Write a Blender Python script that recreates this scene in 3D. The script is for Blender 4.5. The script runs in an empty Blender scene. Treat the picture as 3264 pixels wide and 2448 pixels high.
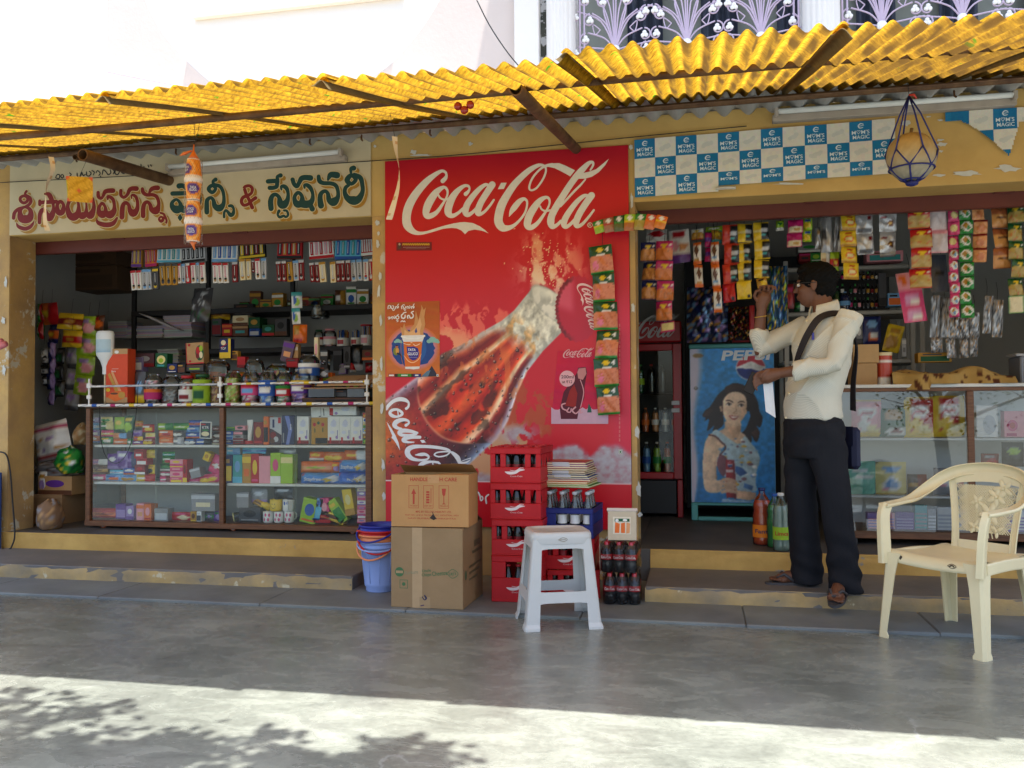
import bpy, math, random
import numpy as np
from mathutils import Vector, Matrix, Euler
random.seed(7); RNG = np.random.default_rng(5)
S = bpy.context.scene; C = S.collection
PI = math.pi; rad = math.radians
# ---------------------------------------------------------------- camera model (photo pixels -> rays)
FPX, CX, CY, D, HC = 2800., 1632., 1224., 5.6, 1.1
PITCH, YAW, ROLL = 0.02793, 0.20774, -0.00646
_cy, _sy, _cp, _sp, _cr, _sr = math.cos(YAW), math.sin(YAW), math.cos(PITCH), math.sin(PITCH), math.cos(ROLL), math.sin(ROLL)
_f0 = Vector((-_sy, _cy, 0)); _r0 = Vector((_cy, _sy, 0)); _u0 = Vector((0, 0, 1))
FW = _f0*_cp + _u0*_sp; _u1 = _u0*_cp - _f0*_sp
RT = _r0*_cr + _u1*_sr; UP = _u1*_cr - _r0*_sr
CAM = Vector((0, -D, HC))
def ray(x, y): return FW + RT*((x-CX)/FPX) - UP*((y-CY)/FPX)
def Y(x, y, wy=0.):
    d = ray(x, y); return CAM + d*((wy+D)/d.y)
def Z(x, y, z=0.):
    d = ray(x, y); return CAM + d*((z-HC)/d.z)
def lin1(c):
    c /= 255.; return c/12.92 if c <= .04045 else ((c+.055)/1.055)**2.4
def lin(c): return (lin1(c[0]), lin1(c[1]), lin1(c[2]), 1.)
# ---------------------------------------------------------------- materials
MATS = {}
def nd(nt, t, **k):
    n = nt.nodes.new(t)
    for a, b in k.items():
        if a in n.inputs: n.inputs[a].default_value = b
        else: setattr(n, a, b)
    return n
def M(name, col=(128,128,128), rough=.5, metal=0., spec=.5, var=0., vs=6., col2=None, bump=0., bs=60., attr=False, coat=0., trans=0., ior=1.45, patch=None, ps=5., pt=.6, stretch=(1,1,1), dirt=0.):
    """procedural Principled: base colour with noise variation, worn patches, dirt and bump"""
    m = bpy.data.materials.new(name); m.use_nodes = True; nt = m.node_tree; L = nt.links.new
    b = nt.nodes['Principled BSDF']
    b.inputs['Roughness'].default_value = rough; b.inputs['Metallic'].default_value = metal
    b.inputs['Specular IOR Level'].default_value = spec; b.inputs['IOR'].default_value = ior
    if coat: b.inputs['Coat Weight'].default_value = coat; b.inputs['Coat Roughness'].default_value = .12
    if trans: b.inputs['Transmission Weight'].default_value = trans
    tc = nd(nt, 'ShaderNodeTexCoord'); mp = nd(nt, 'ShaderNodeMapping'); mp.inputs['Scale'].default_value = stretch
    L(tc.outputs['Object'], mp.inputs['Vector'])
    if attr:
        a = nd(nt, 'ShaderNodeAttribute', attribute_name='Col'); out = a.outputs['Color']
    else:
        r = nd(nt, 'ShaderNodeRGB'); r.outputs[0].default_value = lin(col); out = r.outputs[0]
    def mix(fac, c1, c2, mode='MIX'):
        x = nd(nt, 'ShaderNodeMix', data_type='RGBA', blend_type=mode)
        if isinstance(fac, float): x.inputs[0].default_value = fac
        else: L(fac, x.inputs[0])
        L(c1, x.inputs[6])
        if isinstance(c2, tuple): x.inputs[7].default_value = c2
        else: L(c2, x.inputs[7])
        return x.outputs[2]
    def noise(scale, det=6., ro=.6, off=0.):
        n = nd(nt, 'ShaderNodeTexNoise', Scale=scale, Detail=det, Roughness=ro)
        L(mp.outputs[0], n.inputs['Vector']); return n.outputs['Fac']
    def ramp(f, a, b2):
        q = nd(nt, 'ShaderNodeMapRange'); q.inputs[1].default_value = a; q.inputs[2].default_value = b2; L(f, q.inputs[0]); return q.outputs[0]
    if col2: out = mix(ramp(noise(vs*.7), .35, .65), out, lin(col2))
    if var:
        f = ramp(noise(vs), .25, .75)
        h = nd(nt, 'ShaderNodeMapRange'); L(f, h.inputs[0]); h.inputs[3].default_value = 1-var; h.inputs[4].default_value = 1+var
        x = nd(nt, 'ShaderNodeVectorMath', operation='SCALE'); L(out, x.inputs[0]); L(h.outputs[0], x.inputs['Scale']); out = x.outputs[0]
    if dirt:
        out = mix(ramp(noise(vs*.35, 8., .7), .5, .8), out, (.09, .075, .055, 1)) if dirt >= 1 else mix(ramp(noise(vs*.35, 8., .7), .55, 1.2/ max(dirt, .2)), out, (.09, .075, .055, 1))
    if patch:
        out = mix(ramp(noise(ps, 8., .65), pt, pt+.03), out, lin(patch))
    L(out, b.inputs['Base Color'])
    if bump:
        bp = nd(nt, 'ShaderNodeBump', Strength=bump, Distance=.01); L(noise(bs, 4.), bp.inputs['Height']); L(bp.outputs[0], b.inputs['Normal'])
    MATS[name] = m; return m
def clear_mat(name, tint=(255,255,255), gl=1., rough=.02, base=.0, bcol=(255,255,255)):
    """thin clear plastic / glass: transparent + fresnel gloss (+ a little milky diffuse)"""
    m = bpy.data.materials.new(name); m.use_nodes = True; nt = m.node_tree; nt.nodes.clear(); L = nt.links.new
    o = nd(nt, 'ShaderNodeOutputMaterial'); t = nd(nt, 'ShaderNodeBsdfTransparent', Color=lin(tint)); g = nd(nt, 'ShaderNodeBsdfGlossy', Roughness=rough)
    fr = nd(nt, 'ShaderNodeFresnel', IOR=1.5); mu = nd(nt, 'ShaderNodeMath', operation='MULTIPLY'); mu.inputs[1].default_value = gl; L(fr.outputs[0], mu.inputs[0])
    src = t.outputs[0]
    if base:
        d = nd(nt, 'ShaderNodeBsdfDiffuse', Color=lin(bcol)); x = nd(nt, 'ShaderNodeMixShader'); x.inputs[0].default_value = base
        L(t.outputs[0], x.inputs[1]); L(d.outputs[0], x.inputs[2]); src = x.outputs[0]
    mx = nd(nt, 'ShaderNodeMixShader'); L(mu.outputs[0], mx.inputs[0]); L(src, mx.inputs[1]); L(g.outputs[0], mx.inputs[2]); L(mx.outputs[0], o.inputs[0])
    MATS[name] = m; return m
# ---------------------------------------------------------------- mesh builder
_GL = {}
def glyphs(s, bold=0.):
    k = (s, bold)
    if k not in _GL:
        cu = bpy.data.curves.new('lettering_source', 'FONT'); cu.body = s; cu.size = 1.; cu.offset = bold; cu.resolution_u = 3; cu.align_x = 'CENTER'; cu.align_y = 'CENTER'
        o = bpy.data.objects.new('lettering_source', cu); me = bpy.data.meshes.new_from_object(o)
        vs = [(v.co.x, v.co.y) for v in me.vertices]; fs = [tuple(p.vertices) for p in me.polygons]
        xs = [v[0] for v in vs] or [0]; ys = [v[1] for v in vs] or [0]
        ox, oy, w, h = (min(xs)+max(xs))/2, (min(ys)+max(ys))/2, max(xs)-min(xs), max(ys)-min(ys)
        vs = [(x-ox, y-oy) for x, y in vs]
        bpy.data.objects.remove(o); bpy.data.curves.remove(cu); bpy.data.meshes.remove(me); _GL[k] = (vs, fs, w, h)
    return _GL[k]
def smooth_path(pts, n=5, closed=False):
    P = [np.array(p, float) for p in pts]
    if len(P) < 3: return P
    out = []; m = len(P)
    for i in range(m if closed else m-1):
        if closed: a, b, c, d = P[(i-1) % m], P[i], P[(i+1) % m], P[(i+2) % m]
        else: a, b, c, d = P[max(i-1, 0)], P[i], P[i+1], P[min(i+2, m-1)]
        for k in range(n):
            t = k/n; out.append(.5*((2*b)+(c-a)*t+(2*a-5*b+4*c-d)*t*t+(3*b-a-3*c+d)*t**3))
    out.append(P[0] if closed else P[-1]); return out
class MB:
    def __init__(s, col=None): s.v = []; s.f = []; s.fc = []; s.fm = []; s.fs = []; s.c = col; s.m = 0; s.T = None; s.sm = False
    def add(s, vs, fs, col=None, sm=None):
        b = len(s.v)
        s.v += [tuple(s.T @ Vector(p)) for p in vs] if s.T is not None else [tuple(p) for p in vs]
        col = col if col is not None else s.c; sm = s.sm if sm is None else sm
        for i, f in enumerate(fs):
            s.f.append(tuple(b+k for k in f)); s.fm.append(s.m); s.fs.append(sm)
            c = col
            if callable(c): c = c(i)
            elif isinstance(c, list): c = [c[k] for k in f]     # per-vertex colours
            s.fc.append(c)
        return s
    def box(s, a, b, ch=0., col=None):
        x0, y0, z0 = (min(a[i], b[i]) for i in range(3)); x1, y1, z1 = (max(a[i], b[i]) for i in range(3))
        ch = min(ch, .45*min(x1-x0, y1-y0, z1-z0))
        if ch <= 0:
            vs = [(x, y, z) for z in (z0, z1) for y in (y0, y1) for x in (x0, x1)]
            return s.add(vs, [(0,2,3,1), (4,5,7,6), (0,1,5,4), (2,6,7,3), (0,4,6,2), (1,3,7,5)], col)
        vs = []; idx = {}
        for i, x in enumerate((x0, x1)):
            for j, y in enumerate((y0, y1)):
                for k, z in enumerate((z0, z1)):
                    dx, dy, dz = (ch, -ch)[i], (ch, -ch)[j], (ch, -ch)[k]
                    for ax in range(3):
                        idx[i, j, k, ax] = len(vs); vs.append((x+(dx if ax != 0 else 0), y+(dy if ax != 1 else 0), z+(dz if ax != 2 else 0)))
        F = []
        for i in (0, 1): F.append([idx[i,0,0,0], idx[i,1,0,0], idx[i,1,1,0], idx[i,0,1,0]])
        for j in (0, 1): F.append([idx[0,j,0,1], idx[1,j,0,1], idx[1,j,1,1], idx[0,j,1,1]])
        for k in (0, 1): F.append([idx[0,0,k,2], idx[1,0,k,2], idx[1,1,k,2], idx[0,1,k,2]])
        for p in (0, 1):
            for q in (0, 1):
                F.append([idx[p,q,0,0], idx[p,q,1,0], idx[p,q,1,1], idx[p,q,0,1]])
                F.append([idx[p,0,q,0], idx[p,1,q,0], idx[p,1,q,2], idx[p,0,q,2]])
                F.append([idx[0,p,q,1], idx[1,p,q,1], idx[1,p,q,2], idx[0,p,q,2]])
        for i in (0, 1):
            for j in (0, 1):
                for k in (0, 1): F.append([idx[i,j,k,0], idx[i,j,k,1], idx[i,j,k,2]])
        cen = np.array([(x0+x1)/2, (y0+y1)/2, (z0+z1)/2]); G = []
        for f in F:
            p = [np.array(vs[q]) for q in f]; n = np.cross(p[1]-p[0], p[2]-p[0])
            G.append(tuple(f) if n @ (sum(p)/len(p)-cen) > 0 else tuple(reversed(f)))
        return s.add(vs, G, col)
    def grid(s, fn, nu, nv, cf=None, sm=True, close=False):
        """fn(u,v) with u,v in 0..1 -> point; cf(u,v) -> colour per vertex"""
        vs = []; cs = []
        for j in range(nv+1):
            for i in range(nu if close else nu+1):
                u, v = i/nu, j/nv; vs.append(fn(u, v))
                if cf: cs.append(cf(u, v))
        w = nu if close else nu+1
        fs = [(j*w+i, j*w+(i+1) % w, (j+1)*w+(i+1) % w, (j+1)*w+i) for j in range(nv) for i in range(nu)]
        return s.add(vs, fs, cs if cf else None, sm)
    def lathe(s, prof, n=20, c=(0,0,0), col=None, sm=True, cap=True, sx=1., sy=1.):
        """prof: (r,z) or (r,z,colour) from bottom to top"""
        vs = []; cs = []; hasc = len(prof[0]) > 2
        for p in prof:
            for i in range(n):
                a = 2*PI*i/n; vs.append((c[0]+p[0]*math.cos(a)*sx, c[1]+p[0]*math.sin(a)*sy, c[2]+p[1]))
                if hasc: cs.append(p[2])
        fs = [(j*n+i, j*n+(i+1) % n, (j+1)*n+(i+1) % n, (j+1)*n+i) for j in range(len(prof)-1) for i in range(n)]
        s.add(vs, fs, cs if hasc else col, sm)
        if cap:
            for j, rev in ((0, 1), (len(prof)-1, 0)):
                if prof[j][0] > 1e-5:
                    ring = vs[j*n:(j+1)*n]; s.add(ring[::-1] if rev else ring, [tuple(range(n))], prof[j][2] if hasc else col, False)
        return s
    def tube(s, pts, r, n=8, col=None, cap=True, sm=True):
        P = [Vector(p) for p in pts]; R = r if isinstance(r, (list, tuple)) else [r]*len(P)
        t = (P[1]-P[0]).normalized(); up = Vector((0,0,1)) if abs(t.z) < .9 else Vector((1,0,0)); x = t.cross(up).normalized(); vs = []
        for i, p in enumerate(P):
            t = ((P[min(i+1, len(P)-1)]-P[max(i-1, 0)])).normalized(); x = (x - t*x.dot(t)).normalized(); y = t.cross(x)
            for k in range(n):
                a = 2*PI*k/n; vs.append(p+(x*math.cos(a)+y*math.sin(a))*R[i])
        m = len(P); fs = [(j*n+i, j*n+(i+1) % n, (j+1)*n+(i+1) % n, (j+1)*n+i) for j in range(m-1) for i in range(n)]
        if cap: fs += [tuple(range(n))[::-1], tuple(range((m-1)*n, m*n))]
        return s.add(vs, fs, col, sm)
    def ball(s, c, r, nu=14, nv=9, col=None, cf=None):
        rx, ry, rz = r if isinstance(r, (tuple, list)) else (r, r, r)
        return s.grid(lambda u, v: (c[0]+rx*math.sin(PI*v)*math.cos(2*PI*u), c[1]+ry*math.sin(PI*v)*math.sin(2*PI*u), c[2]-rz*math.cos(PI*v)), nu, nv, cf or ((lambda u, v: col) if col else None), True, True)
    # flat artwork on a surface: mp(x, y, lift) -> 3-D point
    def poly(s, pts, mp, lift=0., col=None): return s.add([mp(p[0], p[1], lift) for p in pts], [tuple(range(len(pts)))], col, False)
    def rect(s, x0, y0, x1, y1, mp, lift=0., col=None): return s.poly([(x0,y0), (x1,y0), (x1,y1), (x0,y1)], mp, lift, col)
    def disc(s, x, y, rx, ry, mp, lift=0., col=None, n=20): return s.poly([(x+rx*math.cos(2*PI*i/n), y+ry*math.sin(2*PI*i/n)) for i in range(n)], mp, lift, col)
    def stroke(s, pts, mp, lift=0., col=None, wk=1., wa=0., off=(0,0), n=5, cap=True, closed=False):
        Q = smooth_path(pts, n, closed); vs = []; m = len(Q); dl = 4e-6
        for i, p in enumerate(Q):
            a, b = Q[max(i-1, 0)], Q[min(i+1, m-1)]
            if closed: a, b = Q[i-1 if i > 0 else -2], Q[i+1 if i < m-1 else 1]
            t = b[:2]-a[:2]; l = np.hypot(*t) or 1.; nx, ny = -t[1]/l, t[0]/l; w = (max(p[2], 0)*wk+wa)/2
            for q in (1, -1): vs.append(mp(p[0]+off[0]+nx*w*q, p[1]+off[1]+ny*w*q, lift+dl*i))
        s.add(vs, [(2*i, 2*i+1, 2*i+3, 2*i+2) for i in range(m-1)], col, False)
        if cap and not closed:
            for p in (Q[0], Q[-1]):
                w = (p[2]*wk+wa)/2
                if w > 0: s.disc(p[0]+off[0], p[1]+off[1], w, w, mp, lift-2e-5, col, 12)
        return s
    def text(s, t, x, y, h, mp, lift=0., col=None, bold=0., ang=0., wx=1., fit=None, sl=0.):
        """text centred at x,y, capital height ~h; fit: total width; mp's y axis pointing up when h>0, down when h<0"""
        vs, fs, w, hh = glyphs(t, bold)
        k = h/.72; kx = abs(k)*wx
        if fit: kx = fit/max(w, 1e-6)
        ca, sa = math.cos(ang), math.sin(ang); out = []
        for a, b in vs:
            a2, b2 = a*kx + sl*b*abs(k), b*k; out.append(mp(x+a2*ca-b2*sa, y+a2*sa+b2*ca, lift))
        return s.add(out, fs, col, False)
    def build(s, name, mats, parent=None, loc=None, rot=None):
        me = bpy.data.meshes.new(name); me.from_pydata(s.v, [], s.f)
        mats = mats if isinstance(mats, (list, tuple)) else [mats]
        for m in mats: me.materials.append(MATS[m] if isinstance(m, str) else m)
        me.polygons.foreach_set('material_index', s.fm); me.polygons.foreach_set('use_smooth', s.fs)
        if any(c is not None for c in s.fc):
            at = me.color_attributes.new('Col', 'FLOAT_COLOR', 'CORNER'); buf = []
            cache = {}
            def L(c):
                c = tuple(c)
                if c not in cache: cache[c] = lin(c)
                return cache[c]
            for f, c in zip(s.f, s.fc):
                if c is None: buf += [.5,.5,.5,1]*len(f)
                elif isinstance(c, list):
                    for q in c: buf += L(q)
                else: buf += list(L(c))*len(f)
            at.data.foreach_set('color', buf)
        me.validate(); me.update()
        o = bpy.data.objects.new(name, me); C.objects.link(o)
        if parent: o.parent = parent
        if loc is not None: o.location = loc
        if rot is not None: o.rotation_euler = rot
        return o
def tag(o, label, cat, group=None):
    o['label'] = label; o['category'] = cat
    if group: o['group'] = group
    return o
def thing(name, label, cat, loc=(0,0,0), rz=0., group=None, rot=None):
    o = bpy.data.objects.new(name, None); C.objects.link(o); o.location = loc; o.empty_display_size = .1
    o.rotation_euler = rot if rot else (0, 0, rz); return tag(o, label, cat, group)
def struct(o): o['kind'] = 'structure'; return o
KIDS = {}
def dup(root, loc, rot=None, label=None, group=None, scale=None):
    def cp(o, par):
        c = o.copy(); C.objects.link(c)
        if par: c.parent = par
        for ch in [x for x in o.children]: cp(ch, c)
        return c
    c = cp(root, None); c.location = loc
    if rot is not None: c.rotation_euler = rot
    if label: c['label'] = label
    if group: c['group'] = group
    if scale: c.scale = scale
    return c
def plane(o, ex, ey):
    o, ex, ey = Vector(o), Vector(ex), Vector(ey); n = ex.cross(ey).normalized()
    return lambda x, y, l=0.: o+ex*x+ey*y+n*l
def wallp(ox, oy, sc, wy=0., base=.0):
    """traced artwork: zoom-crop coordinates -> photo pixel -> the wall plane"""
    def f(x, y, l=0.):
        p = Y(ox+x*sc, oy+y*sc, wy); return Vector((p.x, wy-base-l, p.z))
    return f
ORD = ['first','second','third','fourth','fifth','sixth','seventh','eighth','ninth','tenth','eleventh','twelfth','thirteenth','fourteenth','fifteenth','sixteenth','seventeenth','eighteenth','nineteenth','twentieth']
def ordn(i):
    if i < 20: return ORD[i]
    t = {2:'twenty',3:'thirty',4:'forty',5:'fifty'}[(i+1)//10]; r = (i+1) % 10
    return t+'-'+ORD[r-1] if r else {2:'twentieth',3:'thirtieth',4:'fortieth',5:'fiftieth'}[(i+1)//10]
def vnoise(x, y, seed=0):
    """smooth value noise on numpy arrays"""
    r = np.random.default_rng(seed); T = r.random((64, 64)); xi = np.floor(x).astype(int); yi = np.floor(y).astype(int); fx = x-xi; fy = y-yi
    fx = fx*fx*(3-2*fx); fy = fy*fy*(3-2*fy); g = lambda a, b: T[a % 64, b % 64]
    return (g(xi,yi)*(1-fx)+g(xi+1,yi)*fx)*(1-fy)+(g(xi,yi+1)*(1-fx)+g(xi+1,yi+1)*fx)*fy
def fbm(x, y, seed=0, o=4): return sum(vnoise(x*2**k, y*2**k, seed+k)/2**(k+1) for k in range(o))/(1-.5**o)
# shared materials
M('print_matte', attr=True, rough=.55, spec=.35, var=.06, vs=30.)
M('print_film', attr=True, rough=.28, spec=.5, bump=.25, bs=45., var=.05, vs=25.)
M('print_foil', attr=True, rough=.22, metal=.35, spec=.6, bump=.35, bs=40.)
M('print_panel', attr=True, rough=.33, spec=.45, var=.04, vs=3.)
M('plastic', attr=True, rough=.35, spec=.5, var=.04, vs=12.)
clear_mat('pane', (250,252,250), .45); clear_mat('pane_mirror', (236,240,242), 2.3, .01); clear_mat('clear_plastic', (236,240,238), 1.0, .06, .02, (230,232,230)); clear_mat('film', (246,247,248), .7, .1)
# ---------------------------------------------------------------- setting
M('concrete', (130,134,125), .42, spec=.5, var=.26, vs=1.7, col2=(112,116,108), bump=.1, bs=70., dirt=.0, patch=None)
M('pavement', (114,119,115), .55, var=.26, vs=3.2, col2=(106,110,112), bump=.2, bs=40.)
M('ochre', (200,168,104), .75, spec=.25, var=.1, vs=3., col2=(190,156,92), bump=.15, bs=30., patch=(196,199,190), ps=2.6, pt=.71)
M('ochre_worn', (196,160,98), .75, spec=.25, var=.12, vs=4., col2=(166,136,96), bump=.3, bs=40., patch=(196,190,172), ps=4.5, pt=.585)
M('riser_paint', (200,162,92), .7, spec=.25, var=.12, vs=4., col2=(178,140,76), bump=.25, bs=40., patch=(134,132,128), ps=3.4, pt=.66)
M('riser_worn', (178,150,100), .8, spec=.2, var=.24, vs=4.5, col2=(140,126,102), bump=.35, bs=35., patch=(192,180,150), ps=7., pt=.62)
M('step_top', (118,110,100), .6, var=.2, vs=3., col2=(100,97,94), bump=.25, bs=45.)
M('shop_floor', (92,88,82), .55, var=.25, vs=3., col2=(74,72,70), bump=.2)
M('cream_paint', (203,190,158), .65, spec=.25, var=.05, vs=3., col2=(192,180,150), bump=.1, bs=20., patch=(222,220,212), ps=2.2, pt=.74)
M('inner_wall', (168,168,164), .8, var=.08, vs=2.)
M('white_plaster', (230,226,220), .8, spec=.2, var=.03, vs=2., bump=.1, bs=30.)
M('pink_plaster', (206,194,186), .8, spec=.2, var=.04, vs=2., bump=.1, bs=30.)
M('shutter', (96,42,34), .5, var=.15, vs=5., patch=(120,96,70), ps=9., pt=.74, bump=.05)
M('cement_sheet', (172,172,170), .85, spec=.15, var=.12, vs=4., bump=.2)
M('rusty_steel', (112,84,56), .7, metal=.2, var=.25, vs=14., col2=(82,56,38), bump=.2, bs=80.)
M('mauve_iron', (196,178,198), .5, var=.08)
M('white_gloss', (240,238,234), .45)
M('dark_curtain', (52,58,74), .8, var=.3, vs=4., stretch=(14,14,.5))
M('door_grey', (126,130,124), .6, var=.08)
M('mould', (72,74,66), .9, var=.5, vs=18., patch=(190,188,186), ps=14., pt=.5)
# ground in one sheet to the horizon, pavement strip over it
g = MB(); xs = [-400,-60,-20,-8,-6,-4,-2,0,2,4,8,20,60,400]; ys = [-400,-80,-30,-12,-8,-6,-4,-2.5,-1,1,10,40,400]
g.add([(x, y, 0) for y in ys for x in xs], [(j*14+i, j*14+i+1, (j+1)*14+i+1, (j+1)*14+i) for j in range(12) for i in range(13)])
forecourt = struct(g.build('forecourt_ground', 'concrete'))
def concrete_nodes():
    m = MATS['concrete']; nt = m.node_tree; L = nt.links.new; b = nt.nodes['Principled BSDF']
    mp = [n for n in nt.nodes if n.type == 'MAPPING'][0]; src = b.inputs['Base Color'].links[0].from_socket
    # trowel streaks, stains, hairline cracks and pale scuffs of the polished cement floor
    mp2 = nd(nt, 'ShaderNodeMapping'); mp2.inputs['Scale'].default_value = (1.9, 3.6, 1.); mp2.inputs['Rotation'].default_value = (0, 0, .35)
    tc = [n for n in nt.nodes if n.type == 'TEX_COORD'][0]; L(tc.outputs['Object'], mp2.inputs[0])
    n1 = nd(nt, 'ShaderNodeTexNoise', Scale=2.2, Detail=9., Roughness=.68, Distortion=.8); L(mp2.outputs[0], n1.inputs['Vector'])
    r1 = nd(nt, 'ShaderNodeMapRange'); r1.inputs[1].default_value = .3; r1.inputs[2].default_value = .72; r1.inputs[3].default_value = .66; r1.inputs[4].default_value = 1.26; L(n1.outputs['Fac'], r1.inputs[0])
    v1 = nd(nt, 'ShaderNodeVectorMath', operation='SCALE'); L(src, v1.inputs[0]); L(r1.outputs[0], v1.inputs['Scale'])
    n2 = nd(nt, 'ShaderNodeTexNoise', Scale=.9, Detail=5., Roughness=.55); L(tc.outputs['Object'], n2.inputs['Vector'])
    r2 = nd(nt, 'ShaderNodeMapRange'); r2.inputs[1].default_value = .52; r2.inputs[2].default_value = .68; L(n2.outputs['Fac'], r2.inputs[0])
    x2 = nd(nt, 'ShaderNodeMix', data_type='RGBA'); L(r2.outputs[0], x2.inputs[0]); n5 = nd(nt, 'ShaderNodeTexNoise', Scale=42., Detail=5., Roughness=.7); L(tc.outputs['Object'], n5.inputs['Vector']); r5 = nd(nt, 'ShaderNodeMapRange'); r5.inputs[1].default_value = .3; r5.inputs[2].default_value = .7; r5.inputs[3].default_value = .84; r5.inputs[4].default_value = 1.14; L(n5.outputs['Fac'], r5.inputs[0]); v5 = nd(nt, 'ShaderNodeVectorMath', operation='SCALE'); L(v1.outputs[0], v5.inputs[0]); L(r5.outputs[0], v5.inputs['Scale'])
    L(v5.outputs[0], x2.inputs[6]); x2.inputs[7].default_value = lin((104,102,100))
    sc2 = nd(nt, 'ShaderNodeMath', operation='MULTIPLY'); sc2.inputs[1].default_value = .55; L(r2.outputs[0], sc2.inputs[0]); L(sc2.outputs[0], x2.inputs[0])
    # pale scratches
    vo = nd(nt, 'ShaderNodeTexVoronoi', feature='DISTANCE_TO_EDGE', Scale=.55); n3 = nd(nt, 'ShaderNodeTexNoise', Scale=2.5, Detail=6.); L(tc.outputs['Object'], n3.inputs['Vector'])
    ad = nd(nt, 'ShaderNodeVectorMath', operation='MULTIPLY_ADD'); L(n3.outputs['Color'], ad.inputs[0]); ad.inputs[1].default_value = (.6,.6,0); L(tc.outputs['Object'], ad.inputs[2]); L(ad.outputs[0], vo.inputs['Vector'])
    r3 = nd(nt, 'ShaderNodeMapRange'); r3.inputs[1].default_value = .0008; r3.inputs[2].default_value = .0035; r3.inputs[3].default_value = .22; r3.inputs[4].default_value = 0.; L(vo.outputs['Distance'], r3.inputs[0])
    n4 = nd(nt, 'ShaderNodeTexNoise', Scale=1.1, Detail=2.); L(tc.outputs['Object'], n4.inputs['Vector']); r4 = nd(nt, 'ShaderNodeMapRange'); r4.inputs[1].default_value = .5; r4.inputs[2].default_value = .62; L(n4.outputs['Fac'], r4.inputs[0])
    mm = nd(nt, 'ShaderNodeMath', operation='MULTIPLY'); L(r3.outputs[0], mm.inputs[0]); L(r4.outputs[0], mm.inputs[1])
    x3 = nd(nt, 'ShaderNodeMix', data_type='RGBA'); L(mm.outputs[0], x3.inputs[0]); L(x2.outputs[2], x3.inputs[6]); x3.inputs[7].default_value = lin((196,198,198)); L(x3.outputs[2], b.inputs['Base Color'])
    rr = nd(nt, 'ShaderNodeMapRange'); rr.inputs[1].default_value = .3; rr.inputs[2].default_value = .7; rr.inputs[3].default_value = .16; rr.inputs[4].default_value = .36; L(n1.outputs['Fac'], rr.inputs[0]); L(rr.outputs[0], b.inputs['Roughness'])
concrete_nodes()
p = MB(); r = random.Random(3); x = -7.
while x < 5:
    w = .82+r.random()*.25; p.box((x+.0012, -1.04+r.uniform(-.006,.006), -.05), (x+w-.0012, 0, .014+r.uniform(-.002,.002)), .006); x += w
struct(p.build('pavement_strip', 'pavement'))
# ---------------------------------------------------------------- the building
B = thing('shop_building', 'ochre painted two-shop building with a white upper storey behind the awning', 'building', (0,0,0))
def bpart(name, mat, *boxes, ch=.004, par=None):
    m = MB()
    for a, b in boxes: m.box(a, b, ch)
    return m.build(name, mat, par or B)
LX0, LX1, RX0, RX1, TOP, TH = -5.0, -2.142, -.375, 3.1, 2.41, .27
def rough_box(name, mat, a, b, nx, nz, amp=.004, par=None, seed=1):
    """front face as a slightly uneven plastered sheet, other faces plain"""
    m = MB(); m.box((a[0], a[1]+.012, a[2]), (b[0], b[1], b[2]), .003); q = np.random.default_rng(seed)
    h = q.normal(0, amp, (nz+1, nx+1))
    def fn(u, v):
        i, j = round(u*nx), round(v*nz); e = .0 if 0 < i < nx and 0 < j < nz else 1.
        return (a[0]+(b[0]-a[0])*u, a[1]+.0+abs(h[j, i])*(1-e)+(.004 if e else 0), a[2]+(b[2]-a[2])*v)
    m.grid(fn, nx, nz, None, True); return m.build(name, mat, par or B)
rough_box('pillar', 'ochre_worn', (-6.2,0,0), (LX0,TH,2.955), 8, 26, seed=2)
rough_box('pillar', 'ochre_worn', (LX1,0,0), (-2.047,TH,TOP-.002), 3, 30, .003, seed=3)
bpart('pillar', 'ochre_worn', ((-2.047,.02,0), (-.41,TH,TOP-.002)))
rough_box('pillar', 'ochre_worn', (-.41,-.004,0), (RX0,TH,TOP-.002), 2, 30, .003, seed=4)
bpart('pillar', 'ochre_worn', ((RX1,0,0), (RX1+.6,TH,2.955)))
rough_box('lintel', 'ochre', (LX0,.0,TOP), (LX1,TH,2.955), 30, 8, .002, seed=5)
rough_box('lintel', 'ochre', (LX1,.0,TOP), (RX0,TH,2.955), 20, 8, .003, seed=6)
rough_box('lintel', 'ochre', (RX0,.0,TOP), (RX1,TH,2.955), 34, 8, .003, seed=7)
for x0, x1 in ((-5.3, -2.12), (-.36, 3.12)):
    m = MB(); m.box((x0, TH+.004, 2.318), (x1, TH+.05, TOP+.1), .004)
    for xx in (x0+.62*(x1-x0), x0+.3*(x1-x0)): m.box((xx, TH-.012, 2.40), (xx+.12, TH+.006, 2.414), .002)
    m.tube([(x0, TH+.17, 2.6), (x1, TH+.17, 2.6)], .15, 14); m.build('roller_shutter', 'shutter', B)
bpart('back_wall', 'inner_wall', ((-6.2,1.95,.2), (-1.2,2.1,2.9)))
bpart('back_wall', 'inner_wall', ((-1.0,2.75,.2), (3.7,2.9,2.9)))
bpart('side_wall', 'inner_wall', ((-5.75,TH,.2), (-5.6,1.95,2.9)))
bpart('side_wall', 'inner_wall', ((-1.2,TH,.2), (-1.0,2.9,2.9)))
bpart('side_wall', 'inner_wall', ((3.1,TH,.2), (3.25,2.75,2.9)))
bpart('ceiling', 'inner_wall', ((-6.2,TH+.002,2.9), (3.7,2.9,3.05)))
bpart('floor_slab', 'shop_floor', ((-6.2,.004,0), (-2.142,2.1,.2135)), ((-.375,.004,0), (3.7,2.9,.2135)), ((-1.1,.3,0), (-.375,2.9,.2135)))
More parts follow.
